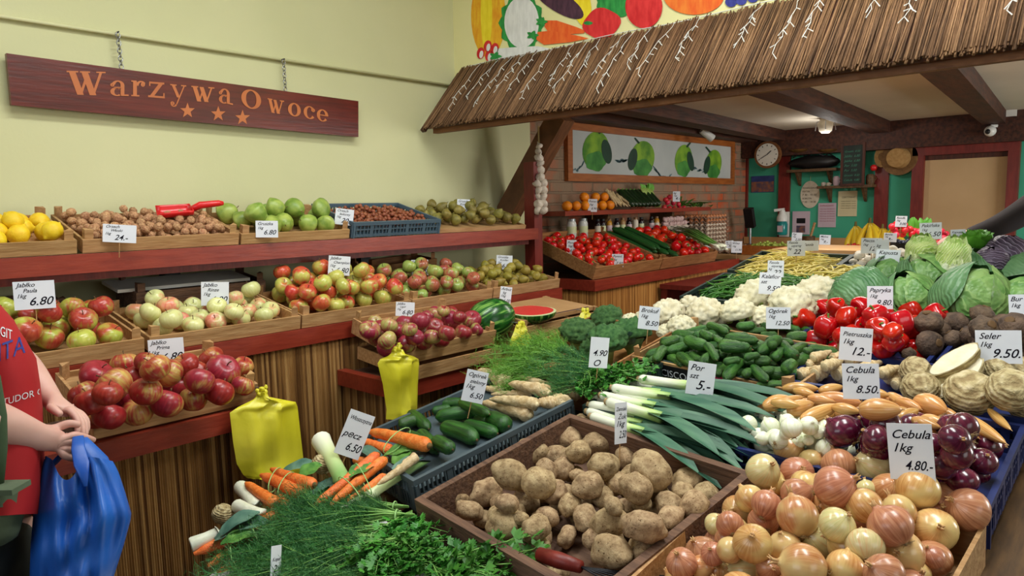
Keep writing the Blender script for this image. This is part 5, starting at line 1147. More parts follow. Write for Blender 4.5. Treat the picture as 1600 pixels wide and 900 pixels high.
def soup(label, carrots, others, bands, loc):
    T = thing('vegetable_bundle', label, 'vegetable bundle', loc=STALL.at(loc[0], loc[1], -.06), group='tied bundles of soup vegetables')
    def seg(x0, y0, x1, y1, w, h0, h1):
        a = STALL.at(x0, y0, h0); b = STALL.at(x1, y1, h1); c = (a+b)/2; r = w/2*depth(c)/F; d = b-a; return c, d.normalized(), r, d.length/2
    for i, (x0, y0, x1, y1, w, h0, h1) in enumerate(carrots):
        c, d, r, hl = seg(x0, y0, x1, y1, w, h0, h1); pr = P['carrot'][i % 3][1]; o = child_at(T, 'carrot', pr[0][1], TRS(c, rotfrom(d, i), (r, r, hl)))
        k = bpy.data.objects.new('carrot_crown', pr[1][1]); COL.objects.link(k); k.parent = o
    for (kind, x0, y0, x1, y1, w, h0, h1) in others:
        c, d, r, hl = seg(x0, y0, x1, y1, w, h0, h1)
        if kind == 'shaft': child_at(T, 'leek_shaft', shaftM, TRS(c, rotfrom(d), (r, r, hl)))
        elif kind == 'fade': child_at(T, 'leek_shaft', shaftF, TRS(c, rotfrom(d), (r, r, hl)))
        elif kind == 'parsnip': child_at(T, 'parsnip', P['parsnip'][0][1][0][1], TRS(c, rotfrom(d), (r, r, hl)))
        elif kind == 'celeriac': child_at(T, 'celeriac_piece', P['celeriac'][0][1][0][1], TRS(c, rotfrom((.3, .2, 1)), r))
        else:
            z = Vector((0, -SL, 1)); z = (z-d*z.dot(d)).normalized(); y = z.cross(d); s = hl*2; ws = max(.35, (2*r)/(.42*s))
            child_at(T, 'leaf', {'leaf': leafM[0], 'leaf2': leafM[1], 'green': leafG}[kind], Matrix.Translation(c-d*hl) @ Matrix((d, y, z)).transposed().to_4x4() @ Matrix.Diagonal((s, s*ws, s, 1)))
    for (x0, y0, x1, y1, h) in bands:
        a = STALL.at(x0, y0, h); b = STALL.at(x1, y1, h); m = (a+b)/2; n = Vector((0, -SL, 1)).normalized(); hw = (b-a)/2; pts = [m+hw*math.cos(q)*1.05+n*max(-.06, math.sin(q)*.022) for q in [i*math.pi/8 for i in range(17)]]
        b_ = MB(); b_.tube([p-T.location for p in pts], .0014, 6); b_.obj('rubber_band', 'rubber', T, smooth=True)
soup('bundle of three carrots tied with rubber bands, frontmost by the dill', [(303,866,438,802,22,-.035,-.02),(325,884,432,824,20,-.03,-.03),(338,894,430,850,15,-.045,-.045)], [('shaft',298,852,345,832,24,-.02,-.02),('leaf',335,845,415,800,44,-.02,.03),('leaf2',345,835,400,790,40,.0,.04),('celeriac',345,800,352,806,34,-.01,-.01),('shaft',370,790,405,805,22,.0,.0),('green',345,850,400,828,26,.0,.01)], [(362,858,366,892,-.02),(390,820,408,860,-.015)], (340, 860))
soup('bundle of blunt carrots with crossed rubber bands below the yellow bag', [(408,742,474,776,23,.0,.0),(424,733,492,758,21,.01,.01),(384,755,432,788,20,-.01,-.01),(434,776,458,796,20,-.02,-.02)], [('shaft',375,760,398,790,22,-.03,-.03),('leaf2',440,740,492,715,34,.0,.03),('green',470,745,500,720,30,.01,.03),('leaf',455,790,530,765,36,-.04,-.02),('celeriac',500,722,508,728,34,.0,.0),('leaf',480,760,540,790,30,-.03,-.03)], [(420,765,440,735,.01),(435,772,460,742,.015)], (450, 765))
soup('long carrots and leek tied with green bands in the middle', [(488,792,592,709,20,.0,.02),(516,790,604,716,19,.0,.015),(535,790,603,742,14,-.01,.0)], [('fade',502,688,536,752,27,.03,.0),('fade',535,802,656,722,17,-.02,-.01),('parsnip',590,757,652,712,17,.01,.02),('green',545,745,585,720,26,.02,.03),('leaf',560,770,625,745,24,-.02,-.02),('leaf2',615,735,660,705,22,.01,.02),('leaf',490,770,540,740,30,-.03,.0)], [(530,750,562,778,.02),(556,728,580,768,.022)], (550, 760))
soup('bundle of thick carrots beside the cucumbers', [(576,674,672,697,24,.02,.03),(568,688,612,704,19,.0,.0),(553,718,572,724,18,-.02,-.02)], [('green',600,712,650,695,26,.0,.02),('green',615,725,640,700,24,.0,.02),('leaf',565,700,600,720,22,.0,.0)], [(600,705,640,672,.035)], (600, 700))
# ================================================================= price cards
def text_mesh(mb, txt, x, y, size, M4, shear=.35, align='LEFT', space=1.0, thick=0.0, maxw=0):
    cu = bpy.data.curves.new('t', 'FONT'); cu.body = txt; cu.size = size; cu.shear = shear; cu.align_x = align; cu.space_character = space; cu.resolution_u = 3; cu.offset = thick
    ob = bpy.data.objects.new('t', cu); 
    me = bpy.data.meshes.new_from_object(ob); bpy.data.objects.remove(ob)
    xm = max([v.co.x for v in me.vertices] or [1]); f = min(1.0, maxw/xm) if maxw else 1.0
    mb.add([M4 @ (Vector((v.co.x*f+x, v.co.y*max(f, .6)+y, v.co.z))) for v in me.vertices], [tuple(p.vertices) for p in me.polygons]); bpy.data.meshes.remove(me)
def card(cx, cy, w, h, p, lines, label, roll=0.0, yawoff=0.0, back=.15, stick=True, ink='ink'):
    """card of w x h px in view, centre at p (world); faces roughly the viewer"""
    dep = depth(p); W = w*dep/F; H = h*dep/F; n = (CAM-p); n.z *= back*2; n = n.normalized(); n = Matrix.Rotation(yawoff, 3, 'Z') @ n
    up = UP.copy(); x = up.cross(n).normalized(); y = n.cross(x); R = Matrix((x, y, n)).transposed() @ Matrix.Rotation(roll, 3, 'Z')
    T = thing('price_card', label, 'price card', M4=TRS(p, R))
    MB().box((0, 0, 0), (W, H, .0012)).obj('paper', 'card_white', T)
    m = MB(); I = Matrix.Identity(4)
    for (txt, fx, fy, fs) in lines: text_mesh(m, txt, -W/2+fx*W, -H/2+fy*H, fs*H, Matrix.Translation((0, 0, .0010)), thick=fs*H*.008, maxw=(.96-fx)*W)
    if m.v: m.obj('lettering', ink, T)
    if stick: MB().tube([(0, -H*.30, -.0022), (0, -H/2-.05, -.003)], .0014, 6).obj('stick', 'crate_wood', T)
    return T
def L3(a, b, price, kg='1kg'): return [(a, .08, .80, .22), (b, .22, .60, .20), (kg, .06, .42, .20), (price, .34, .14, .42)]
def L2(a, price, kg='1kg'): return [(a, .08, .74, .26), (kg, .08, .50, .22), (price, .34, .18, .40)]
def scard(x, y, w, h, lines, label, hgt=.10, roll=0., yo=0., **k): return card(x, y, w, h, STALL.at(x, y, hgt), lines, label, roll, yo, **k)
def xcard(x, y, w, h, X, lines, label, roll=0., yo=0., **k): return card(x, y, w, h, hit(x, y, 0, X), lines, label, roll, yo, **k)
scard(1423, 706, 62, 88, L2('Cebula', '4.80.-'), 'white card reading Cebula 4.80 in the onions', .13, .07)
scard(1345, 596, 52, 56, L2('Cebula', '8.50.'), 'white card reading Cebula 8.50 above the shallots', .12, .04)
scard(1560, 542, 60, 52, L2('Seler', '9.50.'), 'white card reading Seler 9.50 at the right edge', .10, .03)
scard(1592, 480, 26, 40, [('Bur', .08, .74, .26), ('1kg', .08, .5, .22)], 'white card reading Bur cut by the right edge', .12, .03)
scard(1337, 538, 46, 52, L2('Pietruszka', '12.-'), 'white card reading Pietruszka 12 by the peppers', .13, -.06)
scard(1375, 465, 36, 36, L2('Papryka', '9.80.'), 'white card reading Papryka 9.80 above the peppers', .12)
scard(1216, 497, 36, 34, L2('Ogórek', '12.50'), 'white card reading Ogorek 12.50 behind the gherkins', .10)
scard(1095, 592, 42, 52, L2('Por', '5.-', 'szt'), 'white card reading Por 5 above the leeks', .09, -.12)
scard(970, 661, 26, 64, L3('Ziemniaki', 'Żuk', '2.50', '1kg'), 'narrow white card reading Ziemniaki 2.50 behind the potatoes', .06, -.03, .8)
scard(936, 551, 30, 48, [('4.90', .15, .40, .42), ('O', .2, .06, .3)], 'white card reading 4.90 in front of the broccoli', .13, -.08, .3)
scard(1014, 497, 32, 36, L2('Brokuł', '8.50'), 'white card reading Brokul 8.50 between broccoli and cauliflower', .12, -.10)
scard(1203, 443, 32, 34, L2('Kalafior', '9.50', 'szt'), 'white card reading Kalafior 9.50 above the cauliflowers', .10, -.06)
scard(1212, 420, 24, 26, L3('Fasola', 'szparag', '22', 'kg'), 'white card reading Fasola above the green beans', .09, -.04)
scard(1244, 388, 26, 24, L3('Fasola', 'szparag', '22', 'kg'), 'white card reading Fasola behind the yellow beans', .08)
scard(1266, 384, 24, 16, [('Fasola', .1, .5, .35)], 'half hidden white card right of the rear Fasola card', .06)
scard(1362, 384, 30, 24, L2('Pieczarka', '12.-'), 'white card reading Pieczarka above the mushrooms', .10, -.04)
scard(1378, 386, 20, 22, [('kg', .1, .5, .3)], 'white card half hidden behind the Pieczarka card', .11)
scard(1387, 407, 34, 34, [('Kapusta', .1, .78, .24), ('szt', .08, .55, .24), ('7.50', .36, .16, .36)], 'white card reading Kapusta 7.50 above the cabbages', .11, -.08)
scard(1454, 361, 30, 26, L2('Pekińska', '6.50'), 'white card reading Pekinska behind the chinese cabbages', .20)
scard(1497, 366, 20, 15, [('Kapusta', .08, .62, .3), ('6.50', .3, .1, .45)], 'small white card below the dark sleeve', .17)
scard(742, 604, 34, 50, L3('Ogórek', 'zielony', '6.50', '1kg'), 'white card reading Ogorek between cucumbers and parsnips', .11, -.22)
scard(554, 679, 40, 72, L3('Włoszczyzna', '', '6.50', 'pęcz'), 'narrow white card reading Wloszczyzna in the carrots', .08, -.38)
scard(431, 884, 24, 60, [('Koper', .1, .62, .2), ('2.-', .2, .35, .25)], 'narrow white card standing in the dill', .02, -.22, .9)
xcard(54, 461, 54, 44, -2.42, L3('Jabłko', 'Paula', '6.80'), 'white card reading Jablko Paula in the leftmost crate', .07)
xcard(336, 459, 40, 37, -2.50, L3('Jabłko', 'Rinze', '6.80'), 'white card reading Jablko Rinze in the pale apples')
xcard(260, 549, 50, 40, -2.22, L3('Jabłko', 'Prima', '6.80'), 'white card reading Jablko Prima in the lowest crate', .07)
xcard(187, 365, 46, 28, -2.565, L3('Orzech', 'Włoski', '24.-'), 'white card reading Orzech 24 on the walnut crate', -.02)
xcard(417, 358, 33, 26, -2.57, L2('Gruszka', '6.80'), 'white card reading Gruszka on the green pears', .02, stick=False)
xcard(538, 339, 28, 25, -2.62, L3('Orzech', 'laskowy', '20.-'), 'white card reading Orzech laskowy by the hazelnut crate', -.10)
xcard(724, 323, 20, 23, -2.75, L3('Gruszka', 'Konfer.', '8.50'), 'white card reading Gruszka 8.50 in the russet pears', -.04)
xcard(530, 415, 33, 30, -2.50, L3('Jabłko', 'Champion', '6.80'), 'white card reading Jablko Champion in the heaped apples', -.06)
xcard(656, 418, 26, 24, -2.58, L3('Jabłko', 'Cortland', '6.80'), 'white card reading Jablko Cortland in the green apples', .03)
xcard(788, 410, 25, 22, -2.55, L3('Gruszka', 'Konfer.', '6.80'), 'white card reading Gruszka 6.80 in the olive pears', -.04)
xcard(633, 483, 29, 22, -2.22, L3('Jabłko', 'Ligol', '6.80'), 'white card reading Jablko Ligol behind the crimson apples', -.05)
xcard(790, 462, 18, 28, -2.15, L3('Arbuz', 'kg', '6.00'), 'narrow white card between watermelon and its cut half', -.12)
pc = [o for o in bpy.data.objects if o.get('label', '').startswith('wooden crate of gherkins')][0]
m = MB(); text_mesh(m, 'FRANCISCO', .04, .045, .034, Matrix.Translation((0, -.004, 0)) @ Matrix.Rotation(math.pi/2, 4, 'X'), shear=0, maxw=.22); m.obj('printed_lettering', 'card_white', pc)
# ================================================================= plastic bags hanging in packs
simple('yellow_film', (214, 206, 42), (226, 218, 66), scale=5, rough=0.35, bump=0.15, bscale=30)
simple('blue_film', (18, 76, 168), (32, 98, 190), scale=5, rough=0.42, bump=0.25, bscale=14)
def film_bag(rows, X, label, mat='yellow_film', puff=.012, seed=1, knot=True, crease=.009):
    """rows: (y, x_left, x_right) in view; hangs in the plane x = X facing +x"""
    m = MB(); nu = 16; vs = []; fs = []; rr = random.Random(seed); ph = rr.uniform(0, 6)
    R2 = []
    for i in range(len(rows)-1):
        for k in range(4):
            t = k/4; R2.append(tuple(rows[i][j]*(1-t)+rows[i+1][j]*t for j in range(3)))
    R2.append(rows[-1]); nr = len(R2); base = hit((rows[0][1]+rows[0][2])/2, rows[0][0], 0, X)
    for side in (1, -1):
        for i, (y, a, b) in enumerate(R2):
            for j in range(nu+1):
                u = j/nu; p = hit(a+(b-a)*u, y, 0, X); e = 1-abs(2*u-1)**3; v = i/(nr-1)
                cr = crease*(1.2*abs(((u*3.1+ph+.6*v) % 1)*2-1)+.9*abs(((v*4.3+u*.5) % 1)*2-1)+.5*math.sin(v*17+u*9))+.010*math.exp(-((u-.5-.1*math.sin(v*3))*9)**2)*(1-v*.6)
                p.x += side*(puff*e*(.4+.6*math.sin(math.pi*min(1, v*.9+.08)))*(1 if side > 0 else .25)) + (cr*e if side > 0 else 0); vs.append(p-base)
    n1 = nr*(nu+1)
    for s in (0, 1):
        for i in range(nr-1):
            for j in range(nu):
                a = s*n1+i*(nu+1)+j; f = (a, a+nu+1, a+nu+2, a+1); fs.append(f if s == 0 else f[::-1])
    for i in range(nr-1):
        for j in (0, nu):
            a = i*(nu+1)+j; f = (a, a+n1, a+n1+nu+1, a+nu+1); fs.append(f if j == nu else f[::-1])
    for i in (0, nr-1):
        for j in range(nu): a = i*(nu+1)+j; f = (a, a+1, a+n1+1, a+n1); fs.append(f)
    T = thing('plastic_bag', label, 'plastic bag', loc=base); m.add(vs, fs).obj('film', mat, T, smooth=True, auto=50)
    k = MB(); w = (hit(rows[0][2], rows[0][0], 0, X)-hit(rows[0][1], rows[0][0], 0, X)).length/2
    for q in range(7): k.blob((.004+rr.uniform(-.004, .006), rr.uniform(-w, w)*.9, rr.uniform(-.004, .014)), w*.38, 8, 6, .5, 3, q)
    k.obj('gathered_top', mat, T, smooth=True); MB().tube([(-.045, 0, .008), (.012, 0, .010)], .0022, 6).obj('nail', 'metal', T)
    return T
film_bag([(612,401,417),(620,400,420),(624,396,440),(628,388,462),(636,372,465),(645,359,466),(690,364,471),(725,370,475),(742,380,470),(747,386,425)], -1.935, 'pack of yellow plastic bags hanging by the lowest apple crate', seed=1)
film_bag([(545,613,627),(552,611,629),(556,606,645),(561,594,654),(568,590,655),(600,598,653),(640,604,652),(655,603,648)], -1.935, 'pack of yellow plastic bags under the crimson apples', seed=2, puff=.022)
film_bag([(508,806,818),(518,803,822),(530,798,830),(545,796,838),(562,797,850)], -1.93, 'pack of yellow plastic bags under the cut watermelon', seed=3, puff=.02)
film_bag([(488,908,918),(498,903,924),(510,899,930),(520,897,934)], -1.93, 'small yellow bag pack behind the broccoli', seed=4, puff=.02)
# ================================================================= hanging wooden sign
SX = -2.955
simple('sign_wood', (78, 20, 14), (104, 30, 20), scale=5, rough=0.32, spec=0.5, bump=0.06, stretch=(1, 1, 12), coat=0.1)
simple('sign_letter', (184, 100, 48), (198, 114, 58), scale=6, rough=0.5)
c4 = [hit(x, y, 0, SX) for x, y in ((18, 164), (560, 214), (560, 158), (10, 83))]
SG = thing('shop_sign', 'long red wooden sign reading Warzywa Owoce hung by chains', 'sign', loc=c4[0]); so = -c4[0]
b = MB(); b.poly([p+so for p in c4], (-.022, 0, 0)); b.obj('board', 'sign_wood', SG)
bl = [(105, 147.5), (135, 148.5), (186, 149.7), (215, 150.5), (245, 152.5), (279, 156), (318, 159), (352, 161.5), (392, 170), (430, 177), (460, 181.5), (484, 185.5), (503, 189.5), (520, 192)]
def base_y(x):
    for (a, b_), (c, d) in zip(bl, bl[1:]):
        if a <= x <= c: return b_+(d-b_)*(x-a)/(c-a)
    return bl[0][1]
def arc(cx, cy, rx, ry, a0, a1, w, wmin=.35, n=14):
    out = []; inn = []
    for i in range(n+1):
        a = math.radians(a0+(a1-a0)*i/n); t = w*(wmin+(1-wmin)*abs(math.cos(a)))
        out.append((cx+rx*math.cos(a), cy+ry*math.sin(a))); inn.append((cx+(rx-t)*math.cos(a), cy+(ry-t*.8)*math.sin(a)))
    return [[out[i], out[i+1], inn[i+1], inn[i]] for i in range(n)]
def st(x0, y0, x1, y1, w): return [[(x0-w/2, y0), (x0+w/2, y0), (x1+w/2, y1), (x1-w/2, y1)]]
def bar(x0, x1, y, t=.06): return [[(x0, y), (x1, y), (x1, y+t), (x0, y+t)]]
G = {
 'W': st(.14, .97, .36, .0, .17)+st(.36, .0, .52, .80, .07)+st(.46, .97, .68, 0, .17)+st(.68, 0, .88, .97, .07)+bar(0, .30, .94)+bar(.34, .60, .94)+bar(.76, 1.0, .94),
 'w': st(.14, .95, .34, .0, .18)+st(.34, .0, .50, .75, .07)+st(.44, .95, .66, 0, .18)+st(.66, 0, .88, .95, .07)+bar(0, .30, .90, .08)+bar(.74, 1.0, .90, .08),
 'a': arc(.40, .27, .36, .29, 60, 300, .22)+st(.68, .06, .68, .70, .20)+arc(.44, .68, .34, .32, 0, 165, .20, .5)+arc(.15, .70, .11, .12, 0, 360, .11)+bar(.60, 1.0, 0, .10)+arc(.40, .50, .36, .08, 20, 120, .08, .9),
 'r': st(.30, .04, .30, .95, .26)+bar(.05, .60, 0, .08)+bar(.05, .40, .90, .08)+arc(.72, .62, .38, .36, 40, 170, .20, .5)+arc(.84, .76, .14, .14, 0, 360, .14),
 'z': bar(.08, .95, .86, .12)+bar(.02, .98, 0, .12)+st(.22, .06, .78, .92, .24)+st(.11, .70, .11, .90, .08)+st(.93, .08, .93, .32, .08),
 'y': st(.18, .95, .52, .15, .20)+st(.88, .95, .40, -.30, .08)+bar(.0, .40, .90, .08)+bar(.68, 1.0, .90, .08)+arc(.22, -.32, .20, .16, 180, 360, .12, .6)+arc(.14, -.26, .13, .12, 0, 360, .13),
 'O': arc(.5, .5, .5, .5, 0, 360, .24, .3, 30), 'o': arc(.5, .48, .5, .5, 0, 360, .28, .3, 26),
 'c': arc(.52, .48, .50, .50, 40, 320, .28, .3, 22)+arc(.80, .72, .16, .15, 0, 360, .16),
 'e': arc(.5, .48, .50, .50, 0, 320, .28, .3, 24)+bar(.20, .96, .46, .08)}
for i, (ch, xl, xr, hh) in enumerate([('W', 104, 165, 37), ('a', 171, 201, 24), ('r', 204, 227, 25), ('z', 231, 258, 25), ('y', 266, 291, 24), ('w', 299, 335, 24), ('a', 341, 364, 23), ('O', 377, 408, 30), ('w', 418, 444, 22), ('o', 450, 470, 21), ('c', 474, 493, 20), ('e', 495, 513, 19)]):
    m = MB()
    for qi, q in enumerate(G[ch]):
        pts = []
        for (u, v) in q:
            x = xl+(xr-xl)*u; p = hit(x, base_y(x)-hh*v, 0, SX+.0015+.00004*qi); pts.append(p+so)
        m.add(pts, [(0, 1, 2, 3)])
    m.obj('letter', 'sign_letter', SG)
for cx, cy in ((293, 173), (341, 178), (379, 184)):
    m = MB(); m.poly([hit(cx+(12 if k % 2 == 0 else 5)*math.sin(k*math.pi/5), cy-(12.5 if k % 2 == 0 else 5)*math.cos(k*math.pi/5), 0, SX+.0015)+so for k in range(10)]); m.obj('star', 'sign_letter', SG)
def chain(name, label, p0, p1, par=None):
    T = thing(name, label, 'chain', loc=p0); d = (p1-p0); L = d.length; n = int(L/.014); m = MB()
    for i in range(n):
        c = d*(i+.5)/n; s = Vector((1, 0, 0)) if i % 2 else Vector((0, 1, 0)); z = d.normalized()
        m.tube([c+s*math.cos(a)*.008+z*math.sin(a)*.0105 for a in [k*math.pi/4 for k in range(9)]], .0020, 5, cap=False)
    m.obj('links', 'metal', T, smooth=True); MB().tube([(-.035, 0, .004), (.01, 0, .004)], .003, 6).obj('nail', 'dark_metal', T); return T
chain('chain', 'left metal chain holding the wooden sign', hit(184, 52, 0, -2.965), hit(190, 107, 0, -2.967))
chain('chain', 'right metal chain holding the wooden sign', hit(443, 94, 0, -2.965), hit(446, 142, 0, -2.967))
# ================================================================= painted vegetables on the wall above the thatch
MY = 2.8488
MU = thing('painted_mural', 'painted vegetables on the cream wall above the thatch', 'mural', loc=hit(760, 90, 1, MY)); mo = -MU.location
for n_, a, b in (('paint_orange', (228, 150, 20), (240, 190, 40)), ('paint_white', (214, 214, 212), (232, 232, 230)), ('paint_green', (20, 120, 50), (50, 160, 70)), ('paint_purple', (52, 24, 44), (84, 48, 66)), ('paint_yellow', (232, 206, 20), (244, 222, 50)), ('paint_red', (196, 22, 28), (220, 50, 50)), ('paint_carrot', (226, 84, 22), (236, 110, 40)), ('paint_pumpkin', (226, 92, 24), (236, 130, 44)), ('paint_blue', (36, 40, 120), (60, 66, 150)), ('paint_pink', (222, 60, 70), (236, 220, 214))):
    simple(n_, a, b, scale=14, rough=.75, stretch=(3, 1, 1))
def paint(name, pts, mat, lay=0, label=None):
    m = MB(); m.poly([hit(x, y, 1, MY-.0006*lay)+mo for x, y in pts]); return m.obj(name, mat, MU, label=label)
def ell(cx, cy, rx, ry, rot=0, n=28, lob=0, lobn=5): 
    c, s = math.cos(math.radians(rot)), math.sin(math.radians(rot)); out = []
    for i in range(n):
        a = 2*math.pi*i/n; k = 1+lob*math.cos(lobn*a); x, y = rx*k*math.cos(a), ry*k*math.sin(a); out.append((cx+x*c-y*s, cy+x*s+y*c))
    return out
paint('painted_melon', ell(763, 24, 27, 66), 'paint_orange', 0); paint('painted_melon_stripe', ell(760, 20, 9, 60), 'paint_yellow', 1)
paint('painted_leaves', ell(815, 36, 34, 44, 0, 48, .07, 12), 'paint_green', 2); paint('painted_squash', ell(815, 35, 27, 40), 'paint_white', 3)
for x, y in ((751, 83), (762, 72), (764, 87), (773, 76)): paint('painted_radish', ell(x, y, 6, 9, 10), 'paint_red', 4); paint('painted_radish_tip', ell(x+1, y+2, 3, 6, 10), 'paint_white', 5)
paint('painted_white_root', [(777, 76), (800, 74), (840, 72), (860, 76), (840, 81), (800, 90), (780, 95), (775, 86)], 'paint_white', 4)
paint('painted_eggplant', ell(872, 2, 46, 16, 32), 'paint_purple', 4)
paint('painted_yellow_pepper', ell(908, 5, 15, 36, -10), 'paint_yellow', 3)
paint('painted_carrot', [(853, 32), (870, 32), (900, 42), (915, 48), (912, 52), (880, 54), (858, 52), (851, 42)], 'paint_carrot', 5)
paint('painted_carrot', [(840, 50), (860, 48), (900, 55), (920, 60), (890, 66), (850, 70), (838, 62)], 'paint_carrot', 6)
for x, y in ((846, 34), (832, 55), (774, 88)): paint('painted_leaf_tuft', ell(x, y, 8, 6, 0, 20, .3, 5), 'paint_green', 7)
paint('painted_red_pepper', ell(940, 37, 29, 24, -12, 30, .06, 4), 'paint_red', 6); paint('painted_pepper_stem', ell(919, 36, 7, 3), 'paint_green', 7)
paint('painted_green_pepper', ell(966, 4, 34, 22, 0, 40, .05, 9), 'paint_green', 4); paint('painted_tomato', ell(1006, 10, 29, 34), 'paint_red', 8)
paint('painted_pumpkin', ell(1084, -8, 48, 31), 'paint_pumpkin', 5); 
for x, y in ((1142, 3), (1158, 0), (1176, -4), (1150, -9), (1190, -8)): paint('painted_plum', ell(x, y, 9, 8), 'paint_blue', 6)
# ================================================================= framed apple banner on the brick wall
BX = -3.028
BN = thing('framed_banner', 'long wood-framed banner of green apples on the brick wall', 'picture', loc=hit(885, 283, 0, BX)); bo = -BN.location
yl, yr = hit(885, 236, 0, BX).y, hit(1146, 262, 0, BX).y; z0, z1 = hit(887, 283, 0, BX).z, hit(885, 189, 0, BX).z
fw = .055
for nm, lo, hi in (('frame_rail', (BX-.02, yl, z0), (BX+.014, yr, z0+fw)), ('frame_rail', (BX-.02, yl, z1-fw), (BX+.014, yr, z1)), ('frame_stile', (BX-.02, yl, z0+fw), (BX+.014, yl+fw, z1-fw)), ('frame_stile', (BX-.02, yr-fw, z0+fw), (BX+.014, yr, z1-fw))):
    fbox(nm, lo, hi, 'frame_wood', BN, bo)
simple('banner_white', (176, 182, 180), (196, 200, 198), scale=2, rough=.6); simple('banner_green', (60, 124, 24), (140, 184, 44), scale=7, rough=.6); simple('banner_dark', (14, 50, 34), (24, 66, 44), scale=8, rough=.6); simple('banner_splash', (50, 84, 92), (110, 136, 140), scale=20, rough=.6); simple('banner_leafgreen', (40, 110, 40), (76, 150, 60), scale=9, rough=.6)
fbox('print', (BX-.015, yl+fw, z0+fw), (BX-.004, yr-fw, z1-fw), 'banner_white', BN, bo)
def bp(name, pts, mat, lay): m = MB(); m.poly([hit(x, y, 0, BX-.003+.0008*lay)+bo for x, y in pts]); m.obj(name, mat, BN)
rr = random.Random(2)
for (cx, cy, rx, ry, sgn) in ((931, 235, 20, 31, 1), (1004, 247, 18, 28, -1), (1068, 250, 13, 25, 1), (1115, 256, 12, 23, -1)):
    bp('printed_apple', ell(cx, cy, rx, ry, 6, 24, .04, 2), 'banner_green', 1); bp('printed_apple_base', ell(cx, cy+ry*.55, rx*.8, ry*.5, 0, 20, .08, 5), 'banner_leafgreen', 2)
    bp('printed_cut_face', ell(cx+sgn*rx*.85, cy+2, rx*.38, ry*.62, -sgn*10), 'banner_dark', 3); bp('printed_stalk', [(cx+sgn*4, cy-ry+4), (cx+sgn*11, cy-ry-4), (cx+sgn*13, cy-ry-3), (cx+sgn*6, cy-ry+6)], 'banner_dark', 4)
for (xa, ya, xb, yb, dip) in ((893, 266, 916, 250, 6), (948, 240, 986, 244, 10), (1018, 258, 1058, 268, 14), (1080, 258, 1106, 262, 8)):
    for k in range(9):
        t0 = rr.uniform(0, .7); t1 = t0+rr.uniform(.15, .3); f = lambda t: (xa+(xb-xa)*t, ya+(yb-ya)*t+dip*math.sin(math.pi*t)+rr.uniform(-3, 3)); (x0, y0), (x1, y1) = f(t0), f(t1)
        bp('printed_splash', [(x0, y0), ((x0+x1)/2, (y0+y1)/2-2.2), (x1, y1), ((x0+x1)/2, (y0+y1)/2+1.8)], 'banner_splash', 1)
# ================================================================= shelves on the brick wall
def wallshelf(label, ya, yb, z, dep, x0=-3.045):
    T = thing('red_shelf', label, 'shelf', loc=(x0, ya, z)); fbox('board', (x0, ya, z-.03), (x0+dep, yb, z), 'red_paint', T, -T.location)
    for y in (ya+.55, ya+1.45 if yb-ya > 1.6 else yb-.2):
        if y < yb: b = MB(); b.poly([(x0, y, z-.031), (x0+dep*.8, y, z-.031), (x0+dep*.8, y, z-.06), (x0+.05, y, z-.20), (x0, y, z-.20)], (0, .035, 0)); b.v = [tuple(Vector(v)-T.location) for v in b.v]; b.obj('bracket', 'table_wood', T)
    return T
ZU, ZL = 1.512, 1.325
wallshelf('upper red shelf on the brick wall carrying oranges', 3.60, 5.62, ZU, .245); wallshelf('lower red shelf on the brick wall carrying jars', 3.72, 4.90, ZL, .225)
SU = Plane((-2.9, 4, ZU), (0, 0, 1)); SLo = Plane((-2.9, 4, ZL), (0, 0, 1))
def on_x(x, y, X): return hit(x, y, 0, X)
OR = []
for x, y, r, X in ((886,323,7.5,-2.84),(900,324,8,-2.84),(914,324,7.5,-2.84),(941,325,7.5,-2.84),(953,325,7.3,-2.84),(927,324,7.5,-2.84),(913,311,7.5,-2.86),(930,311,7.5,-2.86),(944,312,7.3,-2.86)):
    p = on_x(x, y, X); R_ = .034; p.z = ZU+R_*.97 if y > 318 else ZU+R_*2.65; OR.append(place(P['orange'][0], TRS(p, rrot(rnd, .8), R_), '', 'orange', 'oranges on the upper wall shelf'))
label_rows(OR, 'bright orange', 'on the upper wall shelf')
ZC = []
for i in range(8):
    a = on_x(966+i*6.2, 300+i*.6, -2.95); b = on_x(990+i*5.8, 327+i*.3, -2.83); a.z = max(a.z, ZU+.14); b.z = ZU+.022; d = (b-a); ZC.append(place(P['zucchini'][0], TRS((a+b)/2, rotfrom(d, i), (.028, .028, d.length/2)), '', 'zucchini', 'zucchini leaning on the upper wall shelf'))
label_rows(ZC, 'dark zucchini', 'on the upper wall shelf')
GI = []
for i in range(16):
    a = on_x(948+i*1.6+rnd.uniform(-5, 5), 296+i*1.2, -2.94); b = on_x(962+i*2.6+rnd.uniform(-5, 4), 318+(i % 4)*2.5, -2.84); b.z = max(ZU+.02, b.z); d = b-a; GI.append(place(rnd.choice(P['parsnip']), TRS((a+b)/2, rotfrom(-d, i), (.014, .014, d.length/2)), '', 'horseradish root', 'horseradish roots on the wall shelf'))
for o in GI: o['label'] = 'tan horseradish root heaped right of the oranges'
for i, (x, y) in enumerate(((1038,324),(1046,326),(1054,326),(1062,326),(1068,325),(1043,316),(1052,317),(1060,319),(1046,308),(1040,312))):
    p = on_x(x, y, -2.85); o = place(P['radish'][0], TRS(p, rrot(rnd, 1), .021), 'red radish in the bunch on the upper wall shelf', 'radish', 'radishes on the upper wall shelf')
c = thing('celery_bunch', 'pale celery bunch standing between zucchini and radishes', 'celery', loc=on_x(1028, 320, -2.88)); m = MB()
for k in range(7): m.tube([(0, -.01*k+.03, -.01), (-.02, -.02*k-.02, .06), (-.03, -.024*k-.06, .13)], [.012, .011, .006], 6)
m.obj('stalk', 'leaf_light', c, smooth=True); m = MB()
